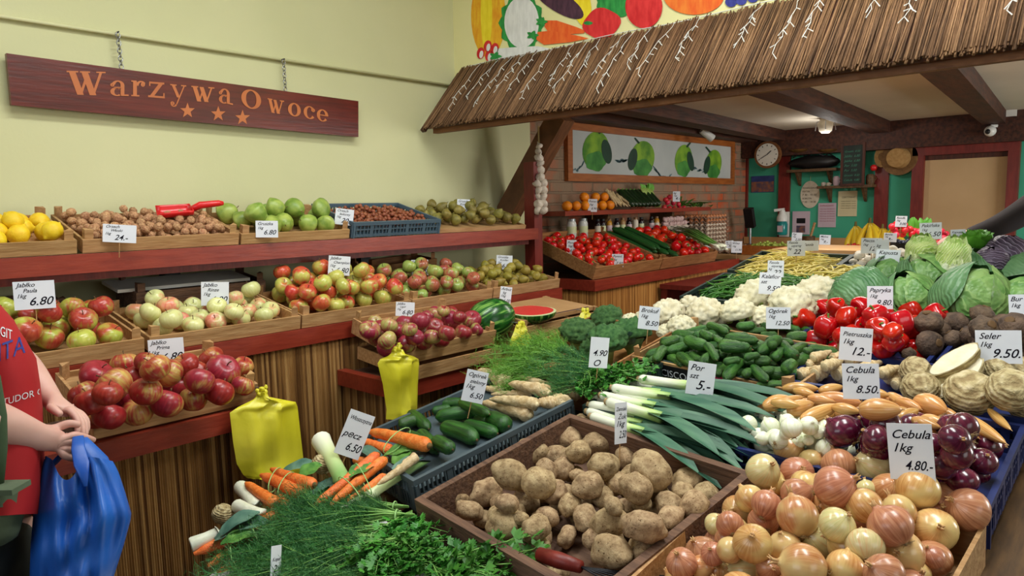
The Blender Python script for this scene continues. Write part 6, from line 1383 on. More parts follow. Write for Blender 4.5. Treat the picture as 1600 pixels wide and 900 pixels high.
for k in range(8): m.leaf((-.03, -.02*k-.03, .11), (rnd.uniform(-.3, .3), rnd.uniform(-.6, .2), .8), (1, 0, 0), .06, .035, seed=k)
m.obj('leaf', 'leaf_bright', c, smooth=True)
c = thing('spinach_heap', 'dark green leaves lying right of the radishes', 'leaf vegetables', loc=on_x(1080, 324, -2.86)); m = MB()
for k in range(34): m.leaf((rnd.uniform(-.05, .05), rnd.uniform(-.18, .25), rnd.uniform(0, .03)), (rnd.uniform(-1, 1), rnd.uniform(-1, 1), rnd.uniform(0, .5)), (0, 0, 1), .08, .045, seed=k)
m.obj('leaf', 'leaf_mid', c, smooth=True)
def jar(name, label, cat, x, r, h, body, lid, lab, X=-2.87, z=ZL, neck=.62, grp=None):
    p = on_x(x, 355, X); T = thing(name, label, cat, loc=(p.x, p.y, z), group=grp)
    MB().lathe([(r*.9, .001), (r, .006), (r, h*.72), (r*.92, h*.80), (r*neck, h*.88)], 20).obj('glass_body', body, T, smooth=True, auto=40)
    MB().lathe([(r*neck*1.08, h*.885), (r*neck*1.08, h), (r*neck, h*1.005)], 18).obj('lid', lid, T, smooth=True, auto=40)
    if lab: MB().lathe([(r*1.012, h*.30), (r*1.012, h*.62)], 20).obj('paper_label', lab, T, smooth=True, auto=40)
simple('milk_glass', (206, 210, 206), (216, 220, 214), rough=.2); simple('label_lime', (196, 206, 150), (214, 220, 180), scale=30, rough=.5); simple('label_cream', (206, 196, 176), (220, 210, 190), scale=30, rough=.5)
simple('preserve_dark', (30, 16, 18), (44, 24, 26), rough=.15); simple('preserve_honey', (176, 120, 30), (196, 140, 44), rough=.15); simple('preserve_tan', (150, 110, 60), (170, 130, 80), rough=.2); simple('lid_brown', (120, 84, 50), (140, 100, 60), rough=.4); simple('label_pink', (196, 170, 180), (210, 186, 190), scale=30, rough=.5)
jar('pickle_jar', 'large white jar with lime label, left of the pair', 'jar', 893, .033, .135, 'milk_glass', 'metal', 'label_lime', neck=.8); jar('pickle_jar', 'large white jar with lime label, right of the pair', 'jar', 911, .033, .135, 'milk_glass', 'metal', 'label_lime', neck=.8)
JD = [('dark', 934), ('dark', 942), ('honey', 952), ('dark', 964), ('tan', 973), ('dark', 983), ('pale', 993), ('dark', 1002), ('dark', 1018), ('honey', 1026)]
for i, (k, x) in enumerate(JD):
    lab = f'{ {"dark": "dark", "honey": "honey coloured", "tan": "tan", "pale": "pale"}[k] } preserve jar, {ORD[i]} from the left beside the white jars'
    jar('preserve_jar', lab, 'jar', x, .021, .125, {'dark': 'preserve_dark', 'honey': 'preserve_honey', 'tan': 'preserve_tan', 'pale': 'label_cream'}[k], 'black' if k == 'dark' else 'lid_brown', ['label_cream', 'label_lime', 'label_pink'][i % 3], grp='preserve jars on the lower wall shelf')
def garlic_head(): 
    return MB().lathe([(.05, -.75), (.7, -.65), (1, -.25), (.95, .1), (.55, .5), (.16, .85), (.10, 1.35)], 14, lambda r, z, a: (r*(1+.07*abs(math.cos(3*a))), z))
P['garlic'] = [proto('garlic', [(None, garlic_head().mesh('garlic', 'garlic', True)), ('root_tuft', MB().blob((0, 0, -.75), .2, 7, 5, .4, 3, 0, (1, 1, .4)).mesh('root_tuft', 'root_hair'))])]
P['garlic_pink'] = [proto('garlic', [(None, garlic_head().mesh('garlic', 'garlic_pink', True))])]
T = thing('garlic_braid', 'braid of white garlic bulbs hanging by the red post', 'garlic braid', loc=VP(842, 225, 4.05)); m = MB(); n = 0
y = 228
while y < 338:
    for dx in ((-3, 4) if (n % 2 and y > 285) else (0,) if y < 285 else (-5, 5)):
        p = VP(842+dx+(y-228)*.03+rnd.uniform(-1, 1), y, 4.03+rnd.uniform(-.02, .02)); g = bpy.data.objects.new('bulb', P['garlic'][0][1][0][1]); COL.objects.link(g); g.parent = T; g.matrix_local = Matrix.Translation(-T.location) @ TRS(p, rrot(rnd, 1.2), .027 if y > 245 else .02)
    y += 10.5 if y > 250 else 9; n += 1
MB().tube([(0, 0, .10), (0, 0, 0), (.006, 0, -.2), (0, 0, -.40)], .005, 6).obj('plait', 'string', T)
GB = thing('garlic_bundle', 'big bundle of pink garlic with pale stems on lower shelf end', 'garlic', loc=hit(1055, 362, 0, -2.84))
for i in range(34):
    a = i % 9; b_ = i//9; p = Vector((-.01+.012*(b_ % 2), -.16+.042*a+rnd.uniform(-.008, .008), .0+.034*b_-.0)); g = bpy.data.objects.new('bulb', P['garlic_pink' if b_ > 1 else 'garlic'][0][1][0][1]); COL.objects.link(g); g.parent = GB; g.matrix_local = TRS(p, rrot(rnd, 1.5), .023)
# eggs
def eggtray(T, M4, w=.29, n=6, eggs='egg', full=True):
    m = MB(); step = w/n; vs = []; fs = []; N = n*4
    for i in range(N+1):
        for j in range(N+1): vs.append(M4 @ Vector((i*w/N, j*w/N, .014*(math.cos(i*math.pi/2)*math.cos(j*math.pi/2))+.016)))
    for i in range(N):
        for j in range(N): a = i*(N+1)+j; fs.append((a, a+N+1, a+N+2, a+1))
    m.add(vs, fs); vb = [M4 @ Vector(v) for v in ((0, 0, 0), (w, 0, 0), (w, w, 0), (0, w, 0))]; return m
EG = thing('egg_tray_stack', 'tall stack of grey egg trays by the brick wall', 'egg trays', loc=(-3.02, 5.32, 1.136))
for k in range(9):
    m = eggtray(EG, Matrix.Translation((0, 0, .034*k)), .36); 
    m.obj('tray', 'egg_tray', EG)
    eg = MB()
    for i in range(7):
        for j in range(7): 
            if i > 4 or j < 2 or k > 6: eg.blob((.03+i*.05, .03+j*.05, .034*k+.020), .019, 8, 6, 0, 1, 0, (1, 1, 1.2))
    eg.obj('egg_layer', 'egg' if k > 6 else 'egg_white', EG, smooth=True)
E2 = thing('egg_tray', 'single tray of pale eggs right of the tall stack', 'egg tray', loc=(-2.62, 5.36, 1.136)); eggtray(E2, Matrix.Identity(4), .42).obj('tray', 'egg_tray', E2)
for i in range(8):
    for j in range(8): g = MB().blob((.03+i*.05, .03+j*.05, .03), .020, 8, 6, 0, 1, 0, (1, 1, 1.2)); g.obj('egg', 'egg_white', E2, smooth=True)
# ================================================================= tomato crates
def counter_crate(y0, y1, label, **k): 
    M4 = frame((-2.395, y0, 1.118), (0, 1, 0), (-math.cos(.36), 0, math.sin(.36))); wood_crate(label, M4, y1-y0, .55, .075, post=.02, mat='crate_wood_dark', floor=.03, **k); return M4
M4 = counter_crate(3.33, 4.08, 'wooden crate of small tomatoes at the counter corner')
obs = put(M4, fill(66, .75, .55, gen_round(.026, .031, 1.2), base=.032, bulge=.012, seed=31), P['tomato'], '', 'tomato', 'small tomatoes in the corner crate', 1); label_rows(obs, 'small red tomato', 'in the corner crate')
M4 = counter_crate(4.09, 4.88, 'wooden crate of cucumbers and large tomatoes on the counter')
def glong(rg): d = Vector((rg.uniform(-.12, .12), 1, rg.uniform(-.03, .03))).normalized(); hl = .19; r = .021; ts = np.linspace(-hl+r, hl-r, 12); return np.array([[d.x*t, d.y*t, d.z*t] for t in ts]), np.full(12, r), (rotfrom(d, 0), (r, r, hl))
obs = put(M4, fill(7, .30, .53, glong, base=.032, bulge=0, seed=32), P['long_cucumber'], '', 'cucumber', 'long cucumbers on the counter'); label_rows(obs, 'long slim cucumber', 'between the tomatoes')
obs = put(M4, fill(26, .46, .53, gen_round(.034, .038, 1.0), base=.032, bulge=.0, seed=33, x0=.31), P['tomato'], '', 'tomato', 'large tomatoes on the counter', 1); label_rows(obs, 'large red tomato', 'on the counter')
so_ = thing('spring_onion_bunch', 'bunch of spring onions lying behind the large tomatoes', 'spring onions', loc=hit(1128, 388, 2, 1.25)); st_, gr = MB(), MB()
for i in range(26):
    e = hit(1040+rnd.uniform(-6, 25), 352+rnd.uniform(-2, 14), 0, -2.95)-so_.location; a = Vector((rnd.uniform(-.03, .03), rnd.uniform(-.03, .03), rnd.uniform(-.01, .02)))
    st_.tube([a, a.lerp(e, .12)], [.009, .006], 6); gr.tube([a.lerp(e, .12), a.lerp(e, .5)+Vector((0, 0, .03)), e], [.006, .005, .002], 5)
st_.obj('white_bulb', 'leek_white', so_, smooth=True); gr.obj('green_top', 'leaf_mid', so_, smooth=True)
gp = hit(1128, 402, 2, 1.137); M4 = frame((gp.x+.0, gp.y+.34, 1.137), (1, 0, 0), (0, 1, 0)); wood_crate('orange wooden crate of pale grapes at the counter end', M4, .34, .30, .07, post=0, mat='frame_wood', floor=.04)
obs = put(M4, fill(170, .34, .30, gen_round(.009, .012, 3), base=.045, bulge=.03, seed=35, K=5), [proto('grape', [(None, MB().blob((0, 0, 0), 1, 9, 7, 0, 1, 0, (1, 1, 1.15)).mesh('grape', 'grape', True))])], 'pale green grape in the orange crate', 'grape', 'grapes in the orange crate')
# small back-room price cards
for (x, y, w, h, X, ls, lab) in ((893, 386, 15, 22, -2.62, L2('Pomid.', '8.90'), 'small card in the corner crate of tomatoes'), (965, 407, 18, 20, -2.40, L2('Pomid.', '7.50'), 'small card at the front of the tomato crate'), (972, 376, 12, 15, -2.75, L2('Ogórek', '5.50'), 'small card above the long cucumbers'), (1015, 374, 15, 16, -2.80, L2('Pomid.', '9.80'), 'small card behind the large tomatoes'), (1103, 392, 13, 17, -2.50, L2('Pomid.', '6.80'), 'small card at the right of the large tomatoes'), (1151, 386, 16, 18, -2.3, L2('Wino', '11.90'), 'small card left of the grapes'), (1140, 382, 12, 12, -2.35, L2('kg', '9.-'), 'small card partly behind the grape card'), (926, 321, 14, 20, -2.79, L2('Pomar.', '8.90'), 'small card in front of the oranges'), (1057, 307, 11, 16, -2.78, L2('kg', '4.-'), 'small card standing in the radishes')):
    xcard(x, y, w, h, X, ls, lab, .05 if 'behind' in lab else -.03)
# ================================================================= rear counter goods
CT = 1.137
def at_y(x, y, Y): return hit(x, y, 1, Y)
def banana_bunch(p, s, n, seed, label):
    rr = random.Random(seed); T = thing('banana_bunch', label, 'bananas', loc=p); 
    for k in range(n):
        a = -1.9+k*(2.6/(n-1 or 1))+rr.uniform(-.1, .1); o = Vector((math.cos(a), math.sin(a), 0)); pts = []; rs = []
        for i in range(8):
            t = i/7; pts.append((o*(.012+.075*math.sin(t*1.9))+Vector((0, 0, .155-.165*t)))*s)
            rs.append((.004 if t < .02 else .007+.011*min(1, t*2.2)*(1 if t < .8 else max(.25, (1-t)*4)))*s)
        MB().tube(pts, rs, 9).obj('banana', 'banana', T, smooth=True)
    MB().tube([(0, 0, .15*s), (0, 0, .185*s)], [.010*s, .006*s], 7).obj('stalk', 'banana_tip', T)
for i, (x, y, n, s) in enumerate(((1336, 379, 6, 1.25), (1358, 377, 6, 1.40), (1378, 379, 5, 1.15), (1392, 380, 5, 1.1))):
    p = at_y(x, y, 5.75); p.z = CT+.014; banana_bunch(p, s, n, i, 'yellow banana bunch on the rear counter, '+['leftmost one', 'second and tallest one', 'third small one', 'rightmost small one'][i])
bx = thing('banana_box', 'low wooden box under the bananas', 'box', loc=(at_y(1330, 392, 5.5).x, 5.62, CT)); 
bpy.data.objects.remove(bx)
def punnets(xs, Y, proto_, r, lab, cat, grp, zb, mat='black', n=26, w=.13):
    for i, x in enumerate(xs):
        p = at_y(x, 380, Y); M4 = frame((p.x-w/2, Y, zb), (1, 0, 0), (0, 1, .05)); T = thing('punnet', lab+(' punnet, left one' if i == 0 and len(xs) > 1 else ' punnet, right one' if len(xs) > 1 else ' punnet'), 'punnet', M4=M4)
        b = MB(); 
        for c, s in (((w/2, .002, .02), (w, .003, .04)), ((w/2, w-.002, .02), (w, .003, .04)), ((.002, w/2, .02), (.003, w-.008, .04)), ((w-.002, w/2, .02), (.003, w-.008, .04)), ((w/2, w/2, .002), (w, w, .003))): b.box(c, s)
        b.obj('tray', mat, T); put(M4, fill(n, w, w, gen_round(r*.9, r*1.1, 3), base=.02, bulge=.01, seed=i+40, K=6, pad=.003), proto_, grp[1], cat, grp[0])
sph = lambda nm, mt: [proto(nm, [(None, MB().blob((0, 0, 0), 1, 9, 7, .03, 2, 0).mesh(nm, mt, True))])]
# raised shelf of small fruit behind the mushrooms
RK = thing('display_rack', 'wooden rack raising the radishes and berries behind the cabbages', 'rack', loc=(-1.0, 4.2, 0)); ko = -RK.location
zk = hit(1410, 392, 1, 4.1).z
fbox('rack_top', (-1.62, 4.02, zk-.02), (-.28, 4.50, zk), 'counter_wood', RK, ko); fbox('rack_front', (-1.60, 4.03, 0), (-.30, 4.05, zk-.0201), 'table_wood', RK, ko); fbox('rack_back', (-1.60, 4.46, 0), (-.30, 4.48, zk-.0201), 'table_wood', RK, ko)
punnets((1392, 1422), 4.10, sph('blueberry', 'blueberry'), .008, 'black blueberry', 'blueberry', ('blueberries in the punnets', 'dark blueberry in a black punnet behind the mushrooms'), zk+.001, n=60)
punnets((1442,), 4.12, sph('cherry', 'strawberry'), .010, 'wrapped red cherry', 'cherry', ('cherries in the punnet', 'dark red cherry in the punnet by the radishes'), zk+.001, n=30)
rd = []
for i, (x, y) in enumerate(((1394, 354), (1401, 350), (1407, 347), (1413, 352), (1398, 360), (1406, 358), (1414, 360), (1422, 358), (1429, 361), (1436, 362), (1425, 365), (1410, 366), (1400, 367), (1472, 362), (1478, 366), (1474, 372), (1481, 374), (1470, 377), (1444, 363), (1450, 366))):
    p = VP(x, y, 3.95+.02*(i % 3)); p.z = max(p.z, zk+.02); rd.append(place(P['radish'][0], TRS(p, rrot(rnd, 1.5), .019), 'red radish heaped behind the blueberry punnets', 'radish', 'radishes on the rear rack'))
sp = thing('radish_leaves', 'green radish leaves behind the Pekinska card', 'leaves', loc=VP(1436, 358, 4.02)); m = MB()
for k in range(12): m.leaf((rnd.uniform(-.05, .05), 0, -.04), (rnd.uniform(-.6, .6), rnd.uniform(-.3, .3), 1), (0, -1, .2), .11, .04, seed=k)
m.obj('leaf', 'leaf_bright', sp, smooth=True)
lt = thing('lettuce', 'bright green lettuce between chinese and red cabbage', 'lettuce', loc=STALL.at(1522, 402, .08)); m = MB()
for k in range(26): a = k*2.4; m.leaf((0, 0, 0), (math.cos(a), math.sin(a), .5+.05*k), (-math.cos(a)*.5, -math.sin(a)*.5, 1), .11, .10, curl=-.7, wav=.05, seed=k)
m.obj('leaf', 'leaf_bright', lt, smooth=True)
# strawberries tray and cards on the rear counter
p = hit(1265, 396, 2, CT+.0); M4 = frame((at_y(1276, 385, 4.95).x, 4.95+.35, CT), (1, 0, 0), (0, 1, 0)); wood_crate('low pale tray of strawberries on the rear counter', M4, .30, .22, .05, post=0, mat='cardboard', floor=.03)
put(M4, fill(80, .30, .22, gen_round(.012, .015, 3), base=.035, bulge=.01, seed=50, K=5), sph('strawberry', 'strawberry'), 'red strawberry in the low pale tray', 'strawberry', 'strawberries in the low tray')
for (x, y, w, h, Y, ls, lab) in ((1289, 375, 16, 16, 5.15, L2('Malina', '9.-'), 'white card standing in the strawberries'), (1245, 371, 15, 15, 5.3, L2('Figi', '2.50'), 'white card left of the brown cup'), (1408, 346, 16, 17, 4.2, L2('Rzodk.', '3.00'), 'white card in the red radishes'), (1391, 371, 18, 14, 4.05, L2('Borów.', '9.-'), 'white card over the blueberry punnets')):
    card(x, y, w, h, hit(x, y, 1, Y), ls, lab, -.08)
cu = thing('pen_cup', 'brown cup holding a wooden stick on the rear counter', 'cup', loc=(hit(1263, 380, 1, 6.3).x, 6.3, CT)); MB().lathe([(.045, .001), (.05, .01), (.055, .10), (.057, .102), (.05, .101), (.045, .02)], 18).obj('cup_body', 'table_wood', cu, smooth=True, auto=40); MB().tube([(0, 0, .03), (.05, -.0, .22)], .011, 6).obj('stick', 'crate_wood', cu)
cb = thing('card_terminal', 'black card terminal on a chrome stand by the brick wall', 'card terminal', loc=(hit(1172, 372, 1, 6.5).x, 6.5, CT)); MB().lathe([(.05, 0.001), (.05, .008), (.012, .014), (.012, .17)], 16).obj('stand', 'metal', cb, smooth=True, auto=40); MB().box((0, -.02, .26), (.085, .05, .19), (.35, 0, 0)).obj('terminal_body', 'dark_metal', cb); MB().box((0, -.052, .30), (.065, .004, .06), (.35, 0, 0)).obj('screen', 'black', cb)
# bottle dispenser
simple('teal_liquid', (24, 128, 128), (30, 140, 138), rough=.2)
ds = thing('spray_bottle', 'teal soap bottle with white pump fixed to the wall post', 'bottle', loc=(hit(1222, 350, 1, 6.78).x, 6.78, hit(1222, 367, 1, 6.78).z)); MB().lathe([(.045, .0), (.05, .01), (.05, .10), (.04, .13)], 16).obj('bottle_body', 'teal_liquid', ds, smooth=True, auto=40); MB().lathe([(.05, .131), (.05, .17), (.03, .21), (.022, .24)], 16).obj('pump_collar', 'white_plastic', ds, smooth=True, auto=40); MB().beam((.02, 0, .245), (-.07, -.02, .235), .03, .025).obj('nozzle', 'white_plastic', ds); MB().box((0, -.049, .06), (.05, .006, .06)).obj('bottle_label', 'label_pink', ds); MB().box((0, .055, .10), (.09, .02, .24)).obj('wall_bracket', 'white_plastic', ds)
# ================================================================= things on the green wall
WY = 6.895
def wall_rect(name, label, cat, x0, y0, x1, y1, mat, th=.006, Y=WY, lines=None, ink='ink'):
    a = hit(x0, y1, 1, Y); b = hit(x1, y0, 1, Y); T = thing(name, label, cat, loc=((a.x+b.x)/2, Y, (a.z+b.z)/2)); w, h = b.x-a.x, b.z-a.z
    MB().box((0, -th/2, 0), (w, th, h)).obj('sheet', mat, T)
    if lines:
        m = MB(); R = Matrix.Rotation(math.pi/2, 4, 'X')
        for t_, fx, fy, fs in lines: text_mesh(m, t_, -w/2+fx*w, -h/2+fy*h, fs*h, Matrix.Translation((0, -th-.001, 0)) @ R, shear=0, maxw=(.95-fx)*w)
        m.obj('lettering', ink, T)
    return T, w, h
simple('paper_cream', (206, 196, 156), (214, 204, 166), scale=5, rough=.8); simple('paper_lilac', (196, 176, 190), (206, 188, 200), scale=5, rough=.8); simple('ink_red', (160, 60, 80), rough=.8); simple('ink_brown', (60, 50, 40), rough=.8)
simple('photo_blue', (36, 50, 100), (60, 80, 140), scale=8, rough=.4); simple('photo_town', (150, 96, 70), (70, 70, 96), scale=26, rough=.4); simple('chalkboard', (18, 30, 26), (28, 48, 40), scale=9, rough=.7); simple('clock_face', (226, 222, 210), rough=.5)
T, w, h = wall_rect('postcard_poster', 'small blue town photo poster under the clock', 'poster', 1174, 274, 1210, 301, 'photo_blue'); MB().box((0, -.007, -h*.16), (w*.98, .002, h*.62)).obj('printed_town', 'photo_town', T)
wall_rect('paper_notice', 'lilac paper notice with red print below the oval sign', 'notice', 1278, 317, 1307, 355, 'paper_lilac', lines=[('ZAPRASZAMY', .08, .86, .09)]+[('informacje dla klientow', .1, .74-.1*k, .07) for k in range(6)], ink='ink_red')
wall_rect('paper_notice', 'cream certificate with fine text under the lower shelf', 'notice', 1309, 298, 1340, 338, 'paper_cream', lines=[('CERTYFIKAT', .2, .72, .09)]+[('swieze warzywa i owoce', .15, .58-.09*k, .06) for k in range(4)], ink='ink_brown')
T, w, h = wall_rect('paper_notice', 'lilac paper with a dark picture behind the brown cup', 'notice', 1238, 330, 1266, 366, 'paper_lilac'); MB().box((.0, -.007, .02), (w*.5, .002, h*.22)).obj('printed_picture', 'dark_metal', T); MB().box((.0, -.007, -h*.27), (w*.5, .002, h*.3)).obj('printed_picture', 'photo_town', T)
def disc(name, mat, T, r, y0, y1, sx=1.0, sz=1.0, c=(0, 0), n=36):
    m = MB(); m.poly([(c[0]+r*sx*math.cos(a), y0, c[1]+r*sz*math.sin(a)) for a in [2*math.pi*i/n for i in range(n)]], (0, y1-y0, 0)); return m.obj(name, mat, T)
a = hit(1266, 304, 1, WY); T = thing('oval_sign', 'white oval plaque with dark lettering on the green wall', 'sign', loc=a); disc('plate', 'label_cream', T, .088, 0, -.008, 1, 1.45)
m = MB(); R = Matrix.Rotation(math.pi/2, 4, 'X'); 
for k, (t_, s_) in enumerate((('PONIEDZIALEK', .022), ('PIATEK', .022), ('7 30 - 18 00', .026), ('SOBOTA', .022), ('7 30 - 14 00', .026))): text_mesh(m, t_, -.07, .055-.033*k, s_, Matrix.Translation((0, -.0095, 0)) @ R, shear=0, maxw=.14)
m.obj('lettering', 'ink_brown', T); MB().tube([(0, -.003, .127), (0, -.003, .17)], .0015, 4).obj('string', 'string', T)
a = hit(1201, 242, 1, 6.73); T = thing('wall_clock', 'round wooden rimmed wall clock on the dark beam', 'clock', loc=a); disc('rim', 'fascia_wood', T, .127, .0, -.035); disc('clock_face', 'clock_face', T, .106, -.036, -.037)
m = MB()
for k in range(12): an = k*math.pi/6; m.box((.088*math.sin(an), -.0385, .088*math.cos(an)), (.006, .001, .014), (0, an, 0))
m.obj('hour_mark', 'ink', T); MB().beam((0, -.040, 0), (.04, -.040, .035), .001, .007).obj('hour_hand', 'ink', T); MB().beam((0, -.041, 0), (-.062, -.041, -.035), .001, .005).obj('minute_hand', 'ink', T)
def bshelf(label, x0, x1, y, dep=.16):
    a = hit(x0, y, 1, WY-.08); b = hit(x1, y, 1, WY-.08); T = thing('small_shelf', label, 'shelf', loc=(a.x, WY, a.z)); L = b.x-a.x; MB().box((L/2, -dep/2, -.012), (L, dep, .024)).obj('board', 'table_wood', T)
    for f in (.14, .78): m = MB(); m.poly([(L*f, -.002, -.025), (L*f, -dep*.75, -.025), (L*f, -.03, -.13), (L*f, -.002, -.15)], (.022, 0, 0)); m.obj('bracket', 'table_wood', T)
    return T, a.z
S1, zs1 = bshelf('upper small shelf with a dark bag on the green wall', 1234, 1311, 266); S2, zs2 = bshelf('lower small shelf with jars and blackboard on the green wall', 1281, 1367, 291)
a = hit(1273, 262, 1, 6.80); T = thing('dark_bag', 'rolled dark bag lying on the upper small shelf', 'bag', loc=(a.x, 6.80, zs1+.062)); MB().blob((0, 0, 0), 1, 26, 14, .12, 2.5, 1, (.235, .07, .062)).obj('bag_body', 'black', T, smooth=True); MB().tube([(-.08, -.02, .05), (-.03, -.03, .075), (.04, -.03, .075), (.09, -.02, .05)], .008, 6).obj('strap', 'dark_metal', T, smooth=True)
for x, lab in ((1250, 'left brass kitchen scale pan above the dark bag'), (1295, 'right brass kitchen scale pan above the dark bag')):
    a = hit(x, 236, 1, 6.78); T = thing('brass_pan', lab, 'pan', loc=a); t = None
    if 'brass' not in MATS: simple('brass', (120, 90, 50), (150, 116, 66), rough=.3, metal=.7)
    MB().lathe([(.03, -.02), (.085, -.005), (.10, .012), (.095, .012), (.02, -.008)], 24).obj('pan', 'brass', T, smooth=True, auto=40); MB().tube([(0, 0, -.01), (0, 0, .05)], .008, 6).obj('post', 'dark_metal', T); MB().tube([(-.06, 0, -.06), (0, 0, -.02), (.06, 0, -.06)], .006, 6).obj('arm', 'dark_metal', T)
T, w, h = wall_rect('blackboard', 'tall framed blackboard leaning over the lower small shelf', 'blackboard', 1315, 224, 1351, 289, 'chalkboard', Y=6.74, th=.01)
m = MB()
for c, s in (((0, -.006, h/2), (w+.02, .022, .02)), ((0, -.006, -h/2), (w+.02, .022, .02)), ((-w/2, -.006, 0), (.02, .022, h-.02)), ((w/2, -.006, 0), (.02, .022, h-.02))): m.box(c, s)
m.obj('frame', 'dark_timber', T); m = MB()
for k in range(9): text_mesh(m, rnd.choice(('Jablka  6.80', 'Gruszki  8.50', 'Cebula  4.80', 'Por  5.00', 'Seler  9.50')), -w/2+.02, h/2-.07-.042*k, .028, Matrix.Translation((0, -.0125, 0)) @ Matrix.Rotation(math.pi/2, 4, 'X'), maxw=w-.05)
simple('chalk', (70, 130, 108), rough=.9); m.obj('chalk_lettering', 'chalk', T)
for i, (x, r, h_, mt, lab) in enumerate(((1286, .020, .035, 'garlic', 'small white cup at the left of the lower small shelf'), (1294, .018, .03, 'label_cream', 'second small white cup on the lower small shelf'), (1306, .028, .085, 'label_pink', 'pale pink jug left of the blackboard'), (1359, .036, .09, 'table_wood', 'brown tin box right of the blackboard'))):
    a = hit(x, 288, 1, 6.80); T = thing('shelf_pot', lab, 'pot', loc=(a.x, 6.81, zs2+.001)); MB().lathe([(r*.8, .0), (r, h_*.2), (r, h_*.8), (r*.7, h_), (r*.6, h_*.98)], 16).obj('pot_body', mt, T, smooth=True, auto=40); MB().tube([(r*.95, 0, h_*.75), (r*1.4, 0, h_*.6), (r*.95, 0, h_*.35)], .004, 6).obj('handle', mt, T)
simple('straw', (156, 118, 66), (176, 138, 84), scale=40, rough=.8, bump=.3); simple('straw_dark', (112, 80, 44), (130, 96, 56), scale=40, rough=.8, bump=.3)
a = hit(1404, 247, 1, 6.80); T = thing('straw_hat', 'round straw hat with wide darker brim on the beam', 'hat', loc=a); disc('brim', 'straw_dark', T, .145, .03, .018); R = Matrix.Rotation(math.pi/2, 4, 'X')
MB().lathe([(.092, -.015), (.088, .05), (.078, .07), (.03, .076), (.002, .077)], 28, None, R).obj('crown', 'straw', T, smooth=True, auto=40)
a = hit(1378, 245, 1, 6.82); T = thing('wooden_plaque', 'oval carved wooden plaque left of the straw hat', 'plaque', loc=a); disc('plate', 'straw', T, .062, .02, .0, 1, 1.45); disc('carving', 'straw_dark', T, .03, -.0005, -.004, 1, 1.2)
a = hit(1365, 262, 1, 6.78); T = thing('red_ornament', 'small red heart-like ornament beside the plaque', 'ornament', loc=a); MB().blob((0, 0, 0), .028, 12, 8, .15, 2, 1).obj('flower', 'strawberry', T, smooth=True); MB().tube([(0, 0, .02), (0, .05, .05)], .003, 5).obj('stem', 'green_stem', T)
# ceiling fittings
a = hit(1290, 196, 2, 2.15); T = thing('ceiling_lamp', 'small glass ceiling lamp below the middle beam', 'lamp', loc=(a.x, a.y, 2.209)); MB().lathe([(.03, -.12), (.05, -.10), (.06, -.05), (.045, -.012), (.05, .0)], 16).obj('lamp_shade', 'label_cream', T, smooth=True, auto=40); m = MB()
for k in range(5): an = k*1.257; m.tube([(0, 0, -.02), (.07*math.cos(an), .07*math.sin(an), -.03), (.08*math.cos(an), .08*math.sin(an), -.10)], .004, 5)
m.obj('lamp_arm', 'metal', T)
ld = bpy.data.lights.new('ceiling_fill_glow', 'POINT'); ld.energy = 4; ld.color = (1.0, 0.95, 0.88); ld.shadow_soft_size = .05; lo_ = bpy.data.objects.new('ceiling_fill_glow', ld); COL.objects.link(lo_); lo_.location = (a.x, a.y, 2.02)  # added glow to brighten the back room ceiling; the lamp itself is off
a = hit(1548, 203, 1, 6.70); T = thing('security_camera', 'white dome security camera on the rear beam', 'camera', loc=a); MB().tube([(.0, 0, .03), (.04, .02, .03)], .012, 8).obj('bracket', 'white_plastic', T); MB().blob((0, -.02, -.01), .042, 16, 10).obj('housing', 'white_plastic', T, smooth=True); MB().blob((-.01, -.052, -.015), .020, 10, 8).obj('lens', 'black', T, smooth=True)
a = hit(1572, 177, 1, 6.70); T = thing('junction_box', 'small white box on the beam above the camera', 'box', loc=a); MB().box((0, 0.02, 0), (.13, .03, .05)).obj('cover', 'white_plastic', T)
a = hit(1104, 207, 0, -2.80); T = thing('spotlight', 'white spotlight over the apple banner', 'spotlight', loc=a); MB().box((0, 0, .065), (.06, .10, .02)).obj('base', 'white_plastic', T); MB().tube([(0, 0, .06), (0, 0, .0)], .011, 8).obj('arm', 'white_plastic', T); MB().tube([(-.03, -.03, .02), (.03, .05, -.05)], [.028, .034], 14).obj('lamp_head', 'white_plastic', T, smooth=True, auto=40)
# ================================================================= people
simple('skin', (200, 154, 142), (212, 170, 158), scale=9, rough=0.5, spec=0.4, sss=0.08)
simple('shirt_red', (150, 8, 18), (168, 14, 24), scale=4, rough=0.8, bump=0.15, bscale=9)
simple('trousers_dark', (26, 32, 30), (36, 42, 38), scale=6, rough=0.85)
simple('bag_olive', (72, 86, 64), (88, 102, 78), scale=9, rough=0.85, bump=0.2, bscale=30)
simple('strap_olive', (52, 72, 46), (64, 84, 56), scale=9, rough=0.85)
simple('hair_brown', (58, 38, 26), (84, 56, 38), scale=30, rough=0.6, stretch=(6, 6, 1))
simple('sweater_dark', (40, 34, 36), (52, 44, 46), scale=8, rough=0.9, bump=0.15, bscale=30)
simple('print_white', (206, 206, 214), rough=0.7); simple('print_blue', (40, 50, 130), rough=0.7); simple('shoe_black', (24, 22, 22), rough=.5)
simple('eye_white', (220, 218, 212), rough=.3); simple('lip', (170, 96, 88), rough=.5)
